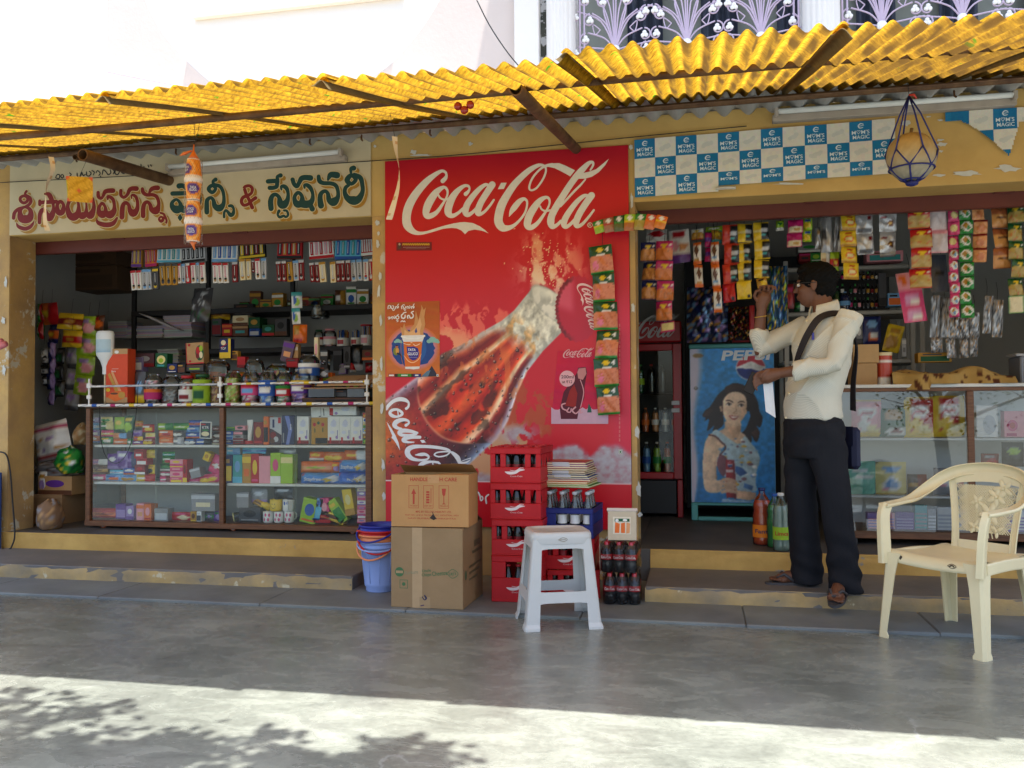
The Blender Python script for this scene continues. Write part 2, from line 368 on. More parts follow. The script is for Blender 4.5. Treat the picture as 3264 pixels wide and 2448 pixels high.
def step_part(x0, x1, seed):
    def front(name, mat, y, z0, z1, s2):
        nx = int((x1-x0)*14); q = np.random.default_rng(s2); h = q.normal(0, .004, (5, nx+1)); m = MB()
        m.grid(lambda u, v: (x0+(x1-x0)*u, y+h[round(v*4), round(u*nx)]*(1 if .1 < v < .9 else .6)+(.008 if v > .9 else 0), z0+(z1-z0)*v-(abs(h[2, round(u*nx)]) if v > .9 else 0)), nx, 4, None, True)
        return m.build(name, mat, B)
    front('riser', 'riser_paint', -.004, .09, .214, seed); front('riser', 'riser_worn', -.604, -.01, .1, seed+9)
    m = MB(); m.box((x0, -.6, -.02), (x1, -.002, .0985), .006); m.build('step', 'step_top', B)
    m = MB(); m.box((x0, -.002, .09), (x1, .01, .2130), .003); m.build('riser', 'riser_paint', B)
step_part(-7., -2.045, 11); step_part(-.3, 4.2, 12)
# loose corrugated cement sheet over the wall head
m = MB(); nw = 74*8
m.grid(lambda u, v: (-6.2+10.*u, .05-.75*v, 2.945-.05*v+.027*math.sin(2*PI*(10.*u)/.146)), nw, 4, None, True)
m.grid(lambda u, v: (-6.2+10.*u, .05-.75*v, 2.954-.05*v+.027*math.sin(2*PI*(10.*u)/.146)), nw, 4, None, True); m.build('eave_sheet', 'cement_sheet', B)
# upper storey
UY = .3
bpart('upper_wall', 'white_plaster', ((-9,UY,2.995), (-1.2,UY+.3,6.2)))
bpart('upper_wall', 'white_plaster', ((-1.2,UY-.06,2.995), (-1.03,UY+.3,6.2)))
bpart('upper_wall', 'mould', ((-1.03,UY+.02,2.995), (-.985,UY+.3,6.2)))
bpart('upper_wall', 'door_grey', ((-.99,2.0,2.995), (4.2,2.15,6.2)))
bpart('balcony_floor', 'white_plaster', ((-.99,UY+.3,3.06), (4.2,2.0,3.2)))
bpart('balcony_roof', 'white_plaster', ((-.99,-.55,5.75), (4.2,2.0,5.95)))
for k in range(6):
    m = MB(); x0 = -.55+k*.62; m.grid(lambda u, v: (x0+.3*u, 1.93+.03*math.sin(u*22+k), 3.22+2.2*v), 30, 2, None, True); m.build('curtain', 'dark_curtain', B)
for x0, x1 in ((-.985, -.79), (.70, .93), (2.4, 2.62)):      # fluted pilasters
    m = MB(); n = 48
    m.grid(lambda u, v: (x0+(x1-x0)*u, UY-.1*math.sin(PI*u)**.5-.008*abs(math.sin(u*PI*7)), 2.995+3.2*v), n, 1, None, True); m.box((x0, UY+.001, 2.995), (x1, UY+.2, 6.2)); m.build('pilaster', 'white_plaster', B)
bpart('window_sill', 'white_plaster', ((-3.66,UY-.05,4.03), (-2.0,UY-.001,4.065)))
# paler arched field of the plaster between two pink-grey spandrels
def spandrel(pts):
    m = MB(); W = [Y(x, y, UY-.004) for x, y in pts]; m.add([(p.x, UY-.004, p.z) for p in W], [tuple(range(len(W)))]); m.build('pink_spandrel', 'pink_plaster', B)
def arcpts(pts): return [tuple(q) for q in smooth_path([(a, b) for a, b in pts], 6)]
spandrel([(343,-60), (343,420), (800,420)]+arcpts([(790,330), (700,285), (600,200), (520,110), (470,20), (440,-60)]))
spandrel([(1645,-60), (1645,300), (1150,400)]+arcpts([(1180,250), (1250,200), (1330,110), (1390,20), (1430,-60)]))
# wrought iron balcony railings with white leaves
def railing(x0, x1):
    R = thing('balcony_railing', '', 'railing', (0,0,0)); I = MB(); Wt = MB(); y = UY+.05; w = x1-x0; z0 = 3.42
    def cu(pts, r=.006): I.tube([(a, y, b) for a, b in [tuple(q) for q in smooth_path(pts, 5)]], r, 6)
    def scroll(cx, cz, r, a0, turns, r0=.25):
        n = 16; return [(cx+r*(1-(1-r0)*k/n)*math.cos(a0+turns*2*PI*k/n), cz+r*(1-(1-r0)*k/n)*math.sin(a0+turns*2*PI*k/n)) for k in range(n+1)]
    for x in (x0, x0+.03, x1-.03, x1): I.tube([(x, y, z0-.3), (x, y, z0+.75)], .007, 6)
    I.tube([(x0, y, z0+.62), (x1, y, z0+.62)], .008, 6); I.tube([(x0, y, z0-.28), (x1, y, z0-.28)], .008, 6); I.tube([(x0, y, z0+.75), (x1, y, z0+.75)], .012, 6)
    q = random.Random(4)
    def leaf(cx, cz, r):
        for a in (90, 210, 330): Wt.ball((cx+.55*r*math.cos(rad(a)), y-.008, cz+.55*r*math.sin(rad(a))), (r*.62, .007, r*.62), 8, 5)
    m = 3
    for k in range(m):
        bx = x0+w*(k+.5)/m; bz = z0+.06*(k-.8)
        bz = z0+.12
        Wt.ball((bx, y-.01, bz), (.034, .015, .034), 10, 6)
        for sgn in (-1, 1):
            for (dx, dz, r, b2) in ((.2, .09, .047, 0), (.17, .22, .05, 1), (.08, .34, .046, 2), (.11, -.09, .042, 3), (.2,.36,.048,4), (.27,.0,.043,5), (.03,.5,.044,6), (.27,.25,.042,7), (.19,-.22,.042,8)):
                ex, ez = bx+sgn*dx, bz+dz
                cu([(bx, bz), (bx+sgn*dx*.35, bz+dz*.75+.02), (ex-sgn*r*.3, ez+r*1.0)], .0055)
                I.tube([(a, y, b) for a, b in scroll(ex, ez, r, PI/2 if sgn > 0 else PI/2, -.95*sgn)], .0055, 6); leaf(ex, ez, .024)
            cu([(bx, bz), (bx+sgn*.05, bz+.18), (bx+sgn*.075, bz+.3), (bx+sgn*.02, bz+.42)], .006); cu([(bx, bz-.02), (bx+sgn*.1, bz-.2), (bx+sgn*.25, bz-.38)], .007)
            cu([(bx+sgn*.1, bz+.15), (bx+sgn*.15, bz+.19), (bx+sgn*.135, bz+.12), (bx+sgn*.1, bz+.15)], .004)
    I.build('iron_scrollwork', 'mauve_iron', R); Wt.build('white_leaves', 'white_gloss', R); return R
r1 = railing(-.76, .68); r1['label'] = 'mauve wrought iron balcony railing with white leaf scrolls, between the two white pilasters'
r2 = railing(.95, 2.38); r2['label'] = 'mauve wrought iron railing with white leaves right of the second pilaster'
# ---------------------------------------------------------------- awning
def awning_mat():
    m = bpy.data.materials.new('yellow_sheet'); m.use_nodes = True; nt = m.node_tree; nt.nodes.clear(); L = nt.links.new
    o = nd(nt, 'ShaderNodeOutputMaterial'); tc = nd(nt, 'ShaderNodeTexCoord'); n = nd(nt, 'ShaderNodeTexNoise', Scale=34., Detail=5., Roughness=.7); L(tc.outputs['Object'], n.inputs['Vector'])
    cr = nd(nt, 'ShaderNodeValToRGB'); L(n.outputs['Fac'], cr.inputs[0]); e = cr.color_ramp.elements; e[0].position = .33; e[0].color = lin((138,98,30)); e[1].position = .62; e[1].color = lin((226,176,48))
    n2 = nd(nt, 'ShaderNodeTexNoise', Scale=9., Detail=2.); mp = nd(nt, 'ShaderNodeMapping'); mp.inputs['Scale'].default_value = (2.2, .8, 1.); L(tc.outputs['Object'], mp.inputs[0]); L(mp.outputs[0], n2.inputs['Vector'])
    r2 = nd(nt, 'ShaderNodeMapRange'); r2.inputs[1].default_value = .69; r2.inputs[2].default_value = .72; L(n2.outputs['Fac'], r2.inputs[0])
    x = nd(nt, 'ShaderNodeMix', data_type='RGBA'); L(r2.outputs[0], x.inputs[0]); L(cr.outputs[0], x.inputs[6]); x.inputs[7].default_value = lin((74,150,30))
    n3 = nd(nt, 'ShaderNodeTexNoise', Scale=1.6, Detail=6., Roughness=.65); L(tc.outputs['Object'], n3.inputs['Vector']); r3 = nd(nt, 'ShaderNodeMapRange'); r3.inputs[1].default_value = .45; r3.inputs[2].default_value = .75; r3.inputs[3].default_value = 1.; r3.inputs[4].default_value = .55; L(n3.outputs['Fac'], r3.inputs[0])
    v0 = nd(nt, 'ShaderNodeVectorMath', operation='SCALE'); L(x.outputs[2], v0.inputs[0]); L(r3.outputs[0], v0.inputs['Scale'])
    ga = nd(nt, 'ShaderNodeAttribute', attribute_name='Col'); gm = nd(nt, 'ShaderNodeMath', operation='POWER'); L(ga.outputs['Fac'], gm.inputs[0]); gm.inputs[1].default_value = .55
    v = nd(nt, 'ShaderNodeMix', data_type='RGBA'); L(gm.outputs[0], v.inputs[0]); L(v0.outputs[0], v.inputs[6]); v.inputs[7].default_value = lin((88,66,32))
    t = nd(nt, 'ShaderNodeBsdfTranslucent'); d = nd(nt, 'ShaderNodeBsdfDiffuse'); L(v.outputs[2], t.inputs[0]); L(v.outputs[2], d.inputs[0])
    bp = nd(nt, 'ShaderNodeBump', Strength=.6, Distance=.01); L(n.outputs['Fac'], bp.inputs['Height']); L(bp.outputs[0], t.inputs['Normal']); L(bp.outputs[0], d.inputs['Normal'])
    mx = nd(nt, 'ShaderNodeMixShader'); mx.inputs[0].default_value = .46; L(t.outputs[0], mx.inputs[1]); L(d.outputs[0], mx.inputs[2]); L(mx.outputs[0], o.inputs[0]); MATS['yellow_sheet'] = m
awning_mat()
gs = MATS['yellow_sheet'].copy(); MATS['grimy_sheet'] = gs
for n in gs.node_tree.nodes:
    if n.type == 'VALTORGB': n.color_ramp.elements[0].color = lin((104,88,60)); n.color_ramp.elements[1].color = lin((146,124,82))
    if n.type == 'MIX' and not n.inputs[7].is_linked: n.inputs[7].default_value = lin((112,98,70))
A = thing('awning', 'yellow translucent corrugated awning on rusty steel pipes over the shop fronts', 'awning', (0,0,0))
def az(y): return 2.895+(y+.4)*(2.895-2.325)/2.2       # sheet height falls towards the street
for k in range(10):
    x0 = -5.0+.91*k; lift = .012*(k % 2); dip = random.Random(k).uniform(-.012, .012); per = .076
    def sh(x, y, l=0.): return (x, y, az(y)+l+dip*(-.4-y)/2.2+.0145*math.sin(2*PI*(x-x0)/per)+.006*math.sin(x*3.1+y*2))
    m = MB()
    def rib_shade(u, v):      # sun shading of the ribs painted in as darker, mottled troughs
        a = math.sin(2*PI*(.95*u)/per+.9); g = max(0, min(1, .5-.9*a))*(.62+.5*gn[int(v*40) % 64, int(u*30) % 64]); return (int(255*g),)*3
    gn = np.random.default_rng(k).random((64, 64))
    m.grid(lambda u, v: sh(x0+.95*u, -2.6+2.24*v+.012*math.sin(k*2.), lift), 110, 16, rib_shade, True)
    m.m = 1; m.grid(lambda u, v: (lambda p: (p[0], p[1], p[2]-.006-.02*(1-v)*u))(sh(x0-.02+.07*u, -2.615+2.24*v, lift)), 14, 8, None, True)
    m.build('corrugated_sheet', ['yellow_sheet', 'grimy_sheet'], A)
m = MB(); m.tube([(-5.2,-1.75,2.515), (-3.,-1.75,2.515), (-.77,-1.75,2.535), (-.74,-1.75,2.54)], .019, 8); m.tube([(-.85,-1.71,2.56), (4.2,-1.71,2.58)], .018, 8); m.build('purlin', 'rusty_steel', A)
m = MB(); m.tube([(-5.2,-.42,2.85), (4.2,-.42,2.87)], .02, 8); m.build('purlin', 'rusty_steel', A)
def hollow(a, b, r):
    a, b = Vector(a), Vector(b); m = MB(); m.tube([a, b], r, 14, cap=False); m.tube([b, a+(b-a)*.5], r*.8, 14, cap=False)
    d = (b-a).normalized(); m2 = MB(); n = 14; x = d.cross(Vector((0,0,1))).normalized(); y = d.cross(x)
    ring = [b+(x*math.cos(2*PI*i/n)+y*math.sin(2*PI*i/n))*q for q in (r, r*.8) for i in range(n)]; m.add(ring, [(i, (i+1) % n, n+(i+1) % n, n+i) for i in range(n)]); return m
hollow((-.745,.02,2.775), (-.77,-1.83,2.515), .032).build('bracket_pipe', 'rusty_steel', A)
hollow((-3.669,.02,2.745), (-3.71,-.86,2.69), .038).build('bracket_pipe', 'rusty_steel', A)
hollow((-4.05,-.3,2.83), (-4.05,-.5,2.80), .02).build('bracket_pipe', 'rusty_steel', A)
for x in (-4.1, -3.35, -2.4, -1.6, 1.4, -2.05):
    m = MB(); m.tube([(x,-.42,2.83), (x,-.425,2.80), (x+.01,-.43,2.79)], .006, 5); m.build('hook_bolt', 'rusty_steel', A)

# bare plaster where the ochre paint has flaked off
M('bare_plaster', (196,198,192), .85, var=.08, vs=30.)
q = random.Random(9)
for px, py, rx, ry in ((2886,393,20,11),(2959,373,8,3),(2998,384,10,4),(2995,447,13,5),(3001,461,18,8),(2998,483,7,4),(2992,559,24,5),(3082,553,52,9),(3212,538,42,12),(1318,485,13,8),(1343,495,38,4),(1500,460,8,7),(1196,467,5,5),(1204,711,8,10),(1207,745,5,9),(1205,775,7,14),(1212,880,5,16),(1208,930,6,22),(1214,1020,5,18),(1216,1160,6,26),(1218,1300,6,20),(1222,1480,7,24),(1224,1580,6,16),(2275,596,46,4),(2520,586,60,4),(2012,470,6,10),(2014,640,5,24),(2018,980,6,20),(2030,1380,8,22),(2036,1560,9,26),(2040,1640,8,12),(12,1020,7,14),(20,900,5,20),(14,1180,6,18)):
    n = 14; m = MB(); W = []
    for k in range(n): a = 2*PI*k/n; e = q.uniform(.55, 1.15); p = Y(px+rx*e*math.cos(a), py+ry*e*math.sin(a)); W.append((p.x, -.0062, p.z))
    m.add(W, [tuple(range(n))]); m.build('flaked_patch', 'bare_plaster', B)
# ---------------------------------------------------------------- hand painted shop sign (Telugu), traced stroke by stroke
def ST(s):      # "x,y,w x,y,w | ..." -> strokes
    return [[tuple(float(a) for a in p.split(',')) for p in q.split()] for q in s.split('|')]
def put(mb, strokes, mp, col, lift, **k):
    for i, q in enumerate(strokes):
        cl = q[0] == q[-1]; mb.stroke(q[:-1] if cl else q, mp, lift+i*2e-4, col, closed=cl, **k)
SG = thing('shop_sign', 'cream signboard hand painted with maroon and green Telugu lettering above the left shop', 'sign', (-3.57, 0, 2.41))
SGP = Vector((-3.57, 0, 2.41))
def sgp(f): return lambda x, y, l=0.: f(x, y, l)-SGP
m = MB(); m.box((-4.995+3.57, -.008, .003), (-2.148+3.57, -.0005, .538), .002); m.build('board', 'cream_paint', SG)
RED, GRN, TAN, CRM = (124,34,36), (24,66,64), (164,122,46), (214,198,150)
SIGN = [
 (30,560,.13562,RED,'''430,375,62 398,425,56 420,480,70|370,485,72 450,520,75 452,600,75 370,650,75 292,600,75 290,525,75 370,485,72|430,480,80 510,530,78 535,610,78 500,680,75 430,725,70|400,745,70 500,790,90 535,890,125 500,1000,185 405,1035,200 310,1000,185 278,890,110 310,790,80 400,745,70|380,750,65 240,795,80 150,885,85 130,1005,85|195,1110,15 245,1205,80 400,1255,98 540,1190,85 618,1060,15
|745,605,78 745,690,78|800,640,95 1050,625,95 1130,620,95|1225,620,90 1300,690,78 1285,840,125 1225,885,140 1165,840,125 1158,700,80 1225,620,90|870,440,55 955,450,110 1010,540,110 1045,620,95|740,1110,88 745,950,100 790,830,100 860,790,75 905,900,110 965,1000,180 1045,900,130 1068,760,72 1050,640,75
|1440,600,90 1400,740,90 1440,920,150 1540,980,190 1640,900,150 1660,740,80 1640,620,70|1660,900,90 1745,950,180 1830,880,110 1842,740,55 1835,630,55|1840,900,80 1930,945,180 2000,830,120 2018,700,80 1990,550,70|1440,610,80 1540,560,80 1650,610,60'''),
 (300,560,.13562,RED,'''120,405,80 130,500,90 190,545,70 240,480,75 280,395,100 350,365,110 470,362,115|215,655,75 285,745,75 290,860,125 225,915,190 150,870,130 142,760,85 215,655,75|290,890,120 400,925,190 490,840,130 502,720,80 480,590,85 420,520,85 350,500,75 345,560,50|85,1010,15 125,1115,95 300,1165,118 470,1130,110 565,1000,50
|655,360,80 660,470,80 730,520,75 810,450,80 860,345,100 930,312,110 1020,315,120|680,985,118 685,830,120 710,700,105 770,645,90 840,700,85 870,820,120 945,890,185 1030,810,115 1050,670,82 1020,530,80 960,470,75 905,475,50 908,540,40
|1160,320,80 1180,400,95 1260,460,88 1400,460,88 1490,500,88 1540,610,82 1540,720,95 1480,830,185 1380,800,130 1340,690,90 1275,625,80 1205,680,100 1180,800,110 1180,955,112|1320,415,50 1370,335,100 1440,302,112 1520,298,120|1600,975,52 1655,1020,62 1605,1080,80 1550,1030,52 1600,975,52|1590,885,52 1660,910,56 1690,970,60 1730,1055,52 1722,1115,52'''),
 (540,540,.13562,GRN,'''250,400,130 340,395,110 430,470,90|95,578,108 700,560,108|185,715,70 268,790,80 285,900,150 195,950,200 100,890,135 88,790,88 185,715,70|280,930,150 400,950,180 520,890,150 580,760,90 560,610,90|640,580,90 720,620,90 742,740,90 700,850,80 620,900,80|280,1055,8 275,1120,95 275,1155,108 275,1195,50
|1110,250,100 1050,290,72 1060,350,80|1030,388,88 1110,465,80 1030,552,88 945,470,95 1030,388,88|1100,375,85 1210,410,90 1280,520,82 1305,680,82 1290,830,105 1200,920,170 1095,870,130 1060,740,90 1000,675,80 915,730,100 902,860,112 905,1015,115|1430,870,70 1490,870,78 1535,945,62 1520,1050,90 1460,1080,100 1400,1010,72 1350,970,60 1312,1030,60 1310,1130,62'''),
 (540,540,.13562,RED,'''1745,445,15 1800,412,70 1900,395,72 1965,455,78 1950,560,70 1870,620,80 1750,670,82 1715,770,82 1770,850,78 1880,820,78 1960,740,80 2045,680,88|1790,480,80 1830,600,80 1900,740,80 1968,905,92'''),
 (840,520,.1537,GRN,'''110,388,98 290,378,92 320,400,60|370,265,95 300,290,62 310,350,78|300,400,85 290,490,88 220,520,88 145,522,92|175,950,112 165,800,112 200,690,92 270,660,82 340,720,85 372,850,150 440,868,170 510,780,105 528,650,72 500,540,88 440,490,88 385,500,60 390,560,40|340,1000,70 312,1070,52 350,1128,60 410,1110,58 440,1100,52 480,1126,52 528,1080,52 500,1000,52 445,990,50
|620,350,92 650,440,90 710,490,88 760,410,90 805,330,110 880,308,110 990,318,122|740,620,78 815,700,82 805,830,135 720,860,150 665,780,100 668,690,80 740,620,78|800,850,160 930,860,160 1020,790,110 1038,660,72 1000,540,88 930,470,88 865,465,55 870,520,48|990,870,95 1025,950,110 1028,960,112
|1160,285,80 1180,380,98 1260,425,88 1420,432,88 1520,480,88 1562,600,80 1555,720,100 1470,810,185 1380,770,120 1350,640,82 1290,590,80 1212,640,92 1190,750,112 1210,890,130|1355,355,50 1400,265,115 1460,250,128 1540,262,138
|1885,115,112 1832,130,80 1830,200,60|1840,262,92 1930,350,90 1840,440,82 1750,365,115 1840,262,92|1900,252,86 2020,310,102 2062,440,92 2070,600,92 1990,750,150 1880,785,190 1760,735,130 1702,620,92 1720,520,82 1780,470,70''')]
m = MB(); 
for ox, oy, sc, col, d in SIGN:
    mp = sgp(wallp(ox, oy, sc, 0., .0092)); q = ST(d); off = (62*.13562/sc, 62*.13562/sc)
    put(m, q, mp, TAN, 0., off=off, wa=10)
    put(m, q, mp, CRM, .0016, wa=30)
    put(m, q, mp, col, .0032)
m.build('telugu_lettering', 'print_matte', SG)
# invocation line above: thin black script
m = MB(); mp = sgp(wallp(0, 0, .49727, 0., .0092)); BLK = (40,44,52)
put(m, ST('''362,1140,6 372,1122,7 388,1124,7 384,1146,7 366,1144,6|404,1120,6 414,1132,7 404,1144,7 396,1132,6 404,1120,6|452,1110,6 462,1122,7 450,1132,6|500,1112,6 502,1134,7 514,1140,7 524,1126,7 526,1108,6|530,1106,7 540,1128,7 552,1120,6|560,1104,6 562,1126,7 578,1130,7 590,1112,7 578,1100,6|596,1096,7 610,1106,7 604,1124,6|622,1110,6 632,1096,7 648,1112,7 640,1126,6|650,1132,7 652,1136,7|662,1120,6 668,1092,7 684,1102,7 700,1122,7 716,1110,7 712,1090,6|722,1086,7 738,1098,7 732,1118,6|748,1090,6 742,1112,7 760,1122,7 772,1100,7 760,1084,6|764,1080,6 772,1068,6|790,1086,6 786,1108,7 804,1114,7 816,1096,7 806,1078,7 822,1072,6|836,1080,6 832,1102,7 848,1104,7 858,1086,7|876,1060,6 872,1084,7 890,1086,7 896,1066,6|910,1056,6 914,1078,7 930,1072,7|956,1062,7 960,1074,7|972,1060,7 978,1068,7'''), mp, BLK, 0.)
m.build('small_script_line', 'print_matte', SG)
# ---------------------------------------------------------------- big red drink panel
LOGO = (1270,480,.18080, '''790,545,78 838,495,66 855,440,42 835,388,46 770,370,55 660,430,80 520,540,112 380,690,130 258,860,142 180,1030,150 152,1200,150 175,1330,150 260,1425,105 370,1465,62 500,1450,46 640,1410,46 800,1362,50 950,1335,72 1010,1325,80|810,655,55 868,700,42 874,780,35 838,870,36 770,980,50 690,1090,72 600,1150,92 520,1165,98 495,1100,118 530,970,138 610,830,132 700,720,102 810,655,55|712,790,34 745,840,34 810,872,34 880,862,36 960,800,70|1195,775,72 1240,730,52 1262,680,35 1240,635,45 1170,632,58 1060,710,90 960,840,122 895,1000,134 892,1110,125 960,1158,80 1060,1110,56 1150,1030,50|1590,620,50 1540,612,60 1440,682,84 1320,815,100 1222,960,112 1190,1085,112 1230,1140,85 1310,1100,60 1400,1010,58 1500,860,58 1590,700,66|1662,610,120 1560,765,112 1460,930,112 1408,1075,112 1430,1130,75 1520,1090,50 1620,980,44 1690,878,36''')
LOGO2 = (1570,480,.18081, '''300,1170,10 345,1075,80 400,1000,105 480,905,92 560,860,58 612,900,40 610,1000,35 570,1120,40 480,1240,46 380,1330,62 280,1372,92 180,1365,135 115,1270,150 120,1140,150 168,970,148 260,800,132 380,622,122 520,472,108 660,352,96 790,278,70 870,264,48 930,292,40 948,360,35 920,460,35 860,570,35 780,670,35 700,708,35 655,680,36 668,590,36 720,480,36 800,382,36 880,312,40 960,276,50 1060,262,66|950,832,55 1002,862,42 1010,940,35 970,1040,36 900,1150,50 800,1285,70 700,1358,90 635,1355,100 620,1290,128 660,1150,132 750,1000,122 850,882,92 950,832,55|845,990,32 870,1040,32 930,1072,36 1020,1062,36|1730,350,32 1776,270,38 1768,215,46 1700,232,70 1600,332,104 1500,442,112 1380,602,112 1250,802,114 1140,980,122 1052,1150,122 1032,1270,128 1060,1350,88 1140,1320,60 1210,1250,50|1200,985,50 1300,885,40 1450,722,40 1560,612,35 1640,518,28|1680,802,50 1610,812,68 1500,902,86 1390,1040,98 1300,1180,108 1262,1290,110 1290,1350,80 1360,1320,60 1470,1210,60 1580,1050,60 1670,900,68|1750,800,120 1640,955,116 1540,1115,116 1482,1255,112 1490,1340,78 1580,1310,56 1690,1190,46 1790,1058,38|1722,1275,9 1767,1320,9 1722,1365,9 1677,1320,9 1722,1275,9''')
LPOLY = [(LOGO, ((900,1316),(1000,1290),(1090,1274),(1180,1268),(1320,1285),(1440,1340),(1530,1405),(1600,1468),(1540,1440),(1480,1420),(1350,1400),(1240,1425),(1185,1482),(1120,1415),(1040,1380),(950,1372),(880,1375))), (LOGO, ((1820,578),(1918,575),(1868,685),(1760,690))),
 (LOGO2, ((960,276),(1060,235),(1180,232),(1300,280),(1460,358),(1375,465),(1260,400),(1100,320),(1000,300))), (LOGO2, ((1600,405),(1700,385),(1830,340),(1940,250),(2055,155),(1990,270),(1880,390),(1760,470),(1640,505),(1520,508)))]
def script_logo(mb, place, col, lift=0., reg=True):
    """place(px, py, lift): photo-pixel position of the big logo -> 3-D point"""
    for ox, oy, sc, d in (LOGO, LOGO2):
        q = ST(d)
        if not reg: q = q[:7] if len(q) > 7 else q
        put(mb, q, lambda x, y, l=0.: place(ox+x*sc, oy+y*sc, l), col, lift)
    for i, ((ox, oy, sc, d), pts) in enumerate(LPOLY): mb.poly(pts, lambda x, y, l=0.: place(ox+x*sc, oy+y*sc, l), lift+.0018+i*1e-4, col)
PX0, PX1, PZ0, PZ1 = -2.045, -.412, .33, 2.774
PN = thing('advertising_panel', 'tall glossy red cola advertising panel between the two shop openings', 'advertisement', (-1.2285, 0, PZ0)); PNP = Vector((-1.2285, 0, PZ0))
m = MB(); m.box((PX0+1.2285, -.011, 0), (PX1+1.2285, .018, PZ1-PZ0), .001, (150,16,30)); m.build('backing_sheet', 'print_panel', PN)
def panel_picture():
    nx, nz = 300, 440; gx, gz = np.meshgrid(np.linspace(PX0, PX1, nx+1), np.linspace(PZ0, PZ1, nz+1))
    P = np.stack([gx-CAM.x, np.full_like(gx, -CAM.y-.012), gz-CAM.z], -1); f = P @ np.array(FW); px = CX+FPX*(P @ np.array(RT))/f; py = CY-FPX*(P @ np.array(UP))/f
    X, Yq = (px-1200)/.48213, (py-700)/.48213
    col = np.zeros(gx.shape+(3,)); 
    def c(*a): return np.array(a, float)
    def over(mask, k): 
        nonlocal col; mask = np.clip(mask, 0, 1)[..., None]; col = col*(1-mask)+k*mask
    ss = lambda a, b, x: (lambda t: t*t*(3-2*t))(np.clip((x-a)/(b-a), 0, 1))
    col[:] = c(198,16,36); over(ss(-150, -480, Yq)*.55, c(150,18,48)); over(ss(1480, 1640, X)*ss(300, 700, Yq)*.5, c(214,44,92))  # red print; darker top, partly light, and pink edge reflection painted into it
    n1 = fbm(X/60, Yq/60, 3); n2 = fbm(X/24, Yq/24, 9); n3 = fbm(X/130, Yq/130, 21)
    # wisps, splashes
    wf = fbm(X/44+2.4*n3, Yq/80+1.5*n1, 31, 5)
    def wisp(cx, cy, rx, ry, k, th=.52, amt=.8): over(ss(th, th+.2, wf)*np.exp(-(((X-cx)/rx)**2+((Yq-cy)/ry)**2)*1.3)*amt*1.4, k)
    wisp(1130, 350, 170, 130, c(240,206,172), .42, 1.1); wisp(1080, 190, 110, 110, c(232,150,110), .44, 1.); wisp(1210, 250, 130, 150, c(234,150,116), .46, .9); wisp(1290, 300, 90, 90, c(226,110,90), .46, .8)
    q = np.random.default_rng(8)
    for k in range(150): bx, by, r_ = q.normal(1130, 90), q.normal(300, 90), q.uniform(1.5, 5); col[np.hypot(X-bx, Yq-by) < r_] = c(240,196,150); wisp(560, 690, 240, 70, c(230,96,80), .5, .5); wisp(990, 1270, 120, 100, c(176,66,30), .48, .7); wisp(760, 1520, 160, 120, c(200,150,110), .45, .8); wisp(470, 800, 90, 60, c(236,150,110), .44, .7)
    # bottle
    t = (X-1130)*-.668+(Yq-590)*.743; d = (X-1130)*-.743+(Yq-590)*-.668
    hl = np.interp(t, [-60,154,260,399,559,683,909,1140,1400], [168,157,172,219,263,320,340,388,420]); hr = np.interp(t, [-60,45,228,392,550,724,859,978,1175,1400], [150,174,165,177,225,301,327,312,296,330])
    s = np.where(d > 0, d/hl, d/hr); ins = ss(1.03, .97, np.abs(s))*ss(-75, -45, t+25*(1-s*s)*0)
    body = np.zeros_like(col); xs = [-1,-.93,-.84,-.72,-.64,-.58,-.5,-.36,-.24,-.1,.02,.14,.26,.36,.43,.5,.58,.7,.82,.92,1]
    pal = np.array([(206,214,226),(150,150,170),(86,26,34),(130,30,26),(236,206,170),(232,190,150),(206,70,30),(190,46,24),(140,24,18),(206,84,40),(216,90,46),(178,50,26),(150,30,18),(206,96,50),(238,210,176),(226,170,120),(130,26,18),(110,20,18),(176,90,60),(214,190,176),(226,214,206)], float)
    sw = s+.05*(n1-.5)+np.where(t < 700, .12*(s)*(700-t)/700, 0)
    for k in range(3): body[..., k] = np.interp(sw, xs, pal[:, k])
    stn = fbm(sw*6+9, t/170+3, 13, 4); body = np.clip(body*(.5+.62*stn[..., None]+.38*n1[..., None])+np.array([14,-6,-8])*ss(380, 700, t)[..., None], 0, 255); cr = ss(.56, .64, fbm(X/34+1.2*n3, Yq/90, 63, 5))*ss(330, 420, t)*ss(1000, 600, t); body = body*(1-.55*cr[..., None])+c(222,120,54)*.55*cr[..., None]
    dk = ss(.52, .64, fbm(sw*5+2, t/120, 55))*ss(400, 700, t); body = body*(1-.5*dk[..., None])
    neck = ss(380, 250, t+60*(n1-.5)); am = c(214,140,50)*(.5+.9*n2[..., None]); gl = c(218,216,200)*(.5+.85*fbm(X/26+2*n3, Yq/40, 41, 5)[..., None]); mixk = ss(.45, .62, fbm(X/40, Yq/60, 77))[..., None]
    nk = gl*(1-mixk*.55*ss(120, 230, t)[..., None])+am*(mixk*.55*ss(120, 230, t)[..., None]); edge = ss(.78, .95, np.abs(s))[..., None]; nk = nk*(1-edge*.45)+c(150,160,160)*edge*.45
    body = body*(1-neck[..., None])+nk*neck[..., None]
    bd = 1098-200*s*s+0*t; lab = ss(bd-6, bd+6, t); lb = np.zeros_like(col)
    for k in range(3): lb[..., k] = np.interp(s, [-1,-.9,-.7,-.3,.1,.5,.8,.93,1], np.array([(170,196,222),(96,104,130),(60,26,36),(104,22,34),(150,30,34),(160,34,32),(120,30,40),(150,120,140),(206,190,204)], float)[:, k])
    og = ss(260, 20, np.hypot((X-60)*.9, (Yq-1420)*.8)); lb = lb*(1-.75*og[..., None])+c(208,112,34)*.75*og[..., None]; lb *= (.8+.4*n2[..., None])
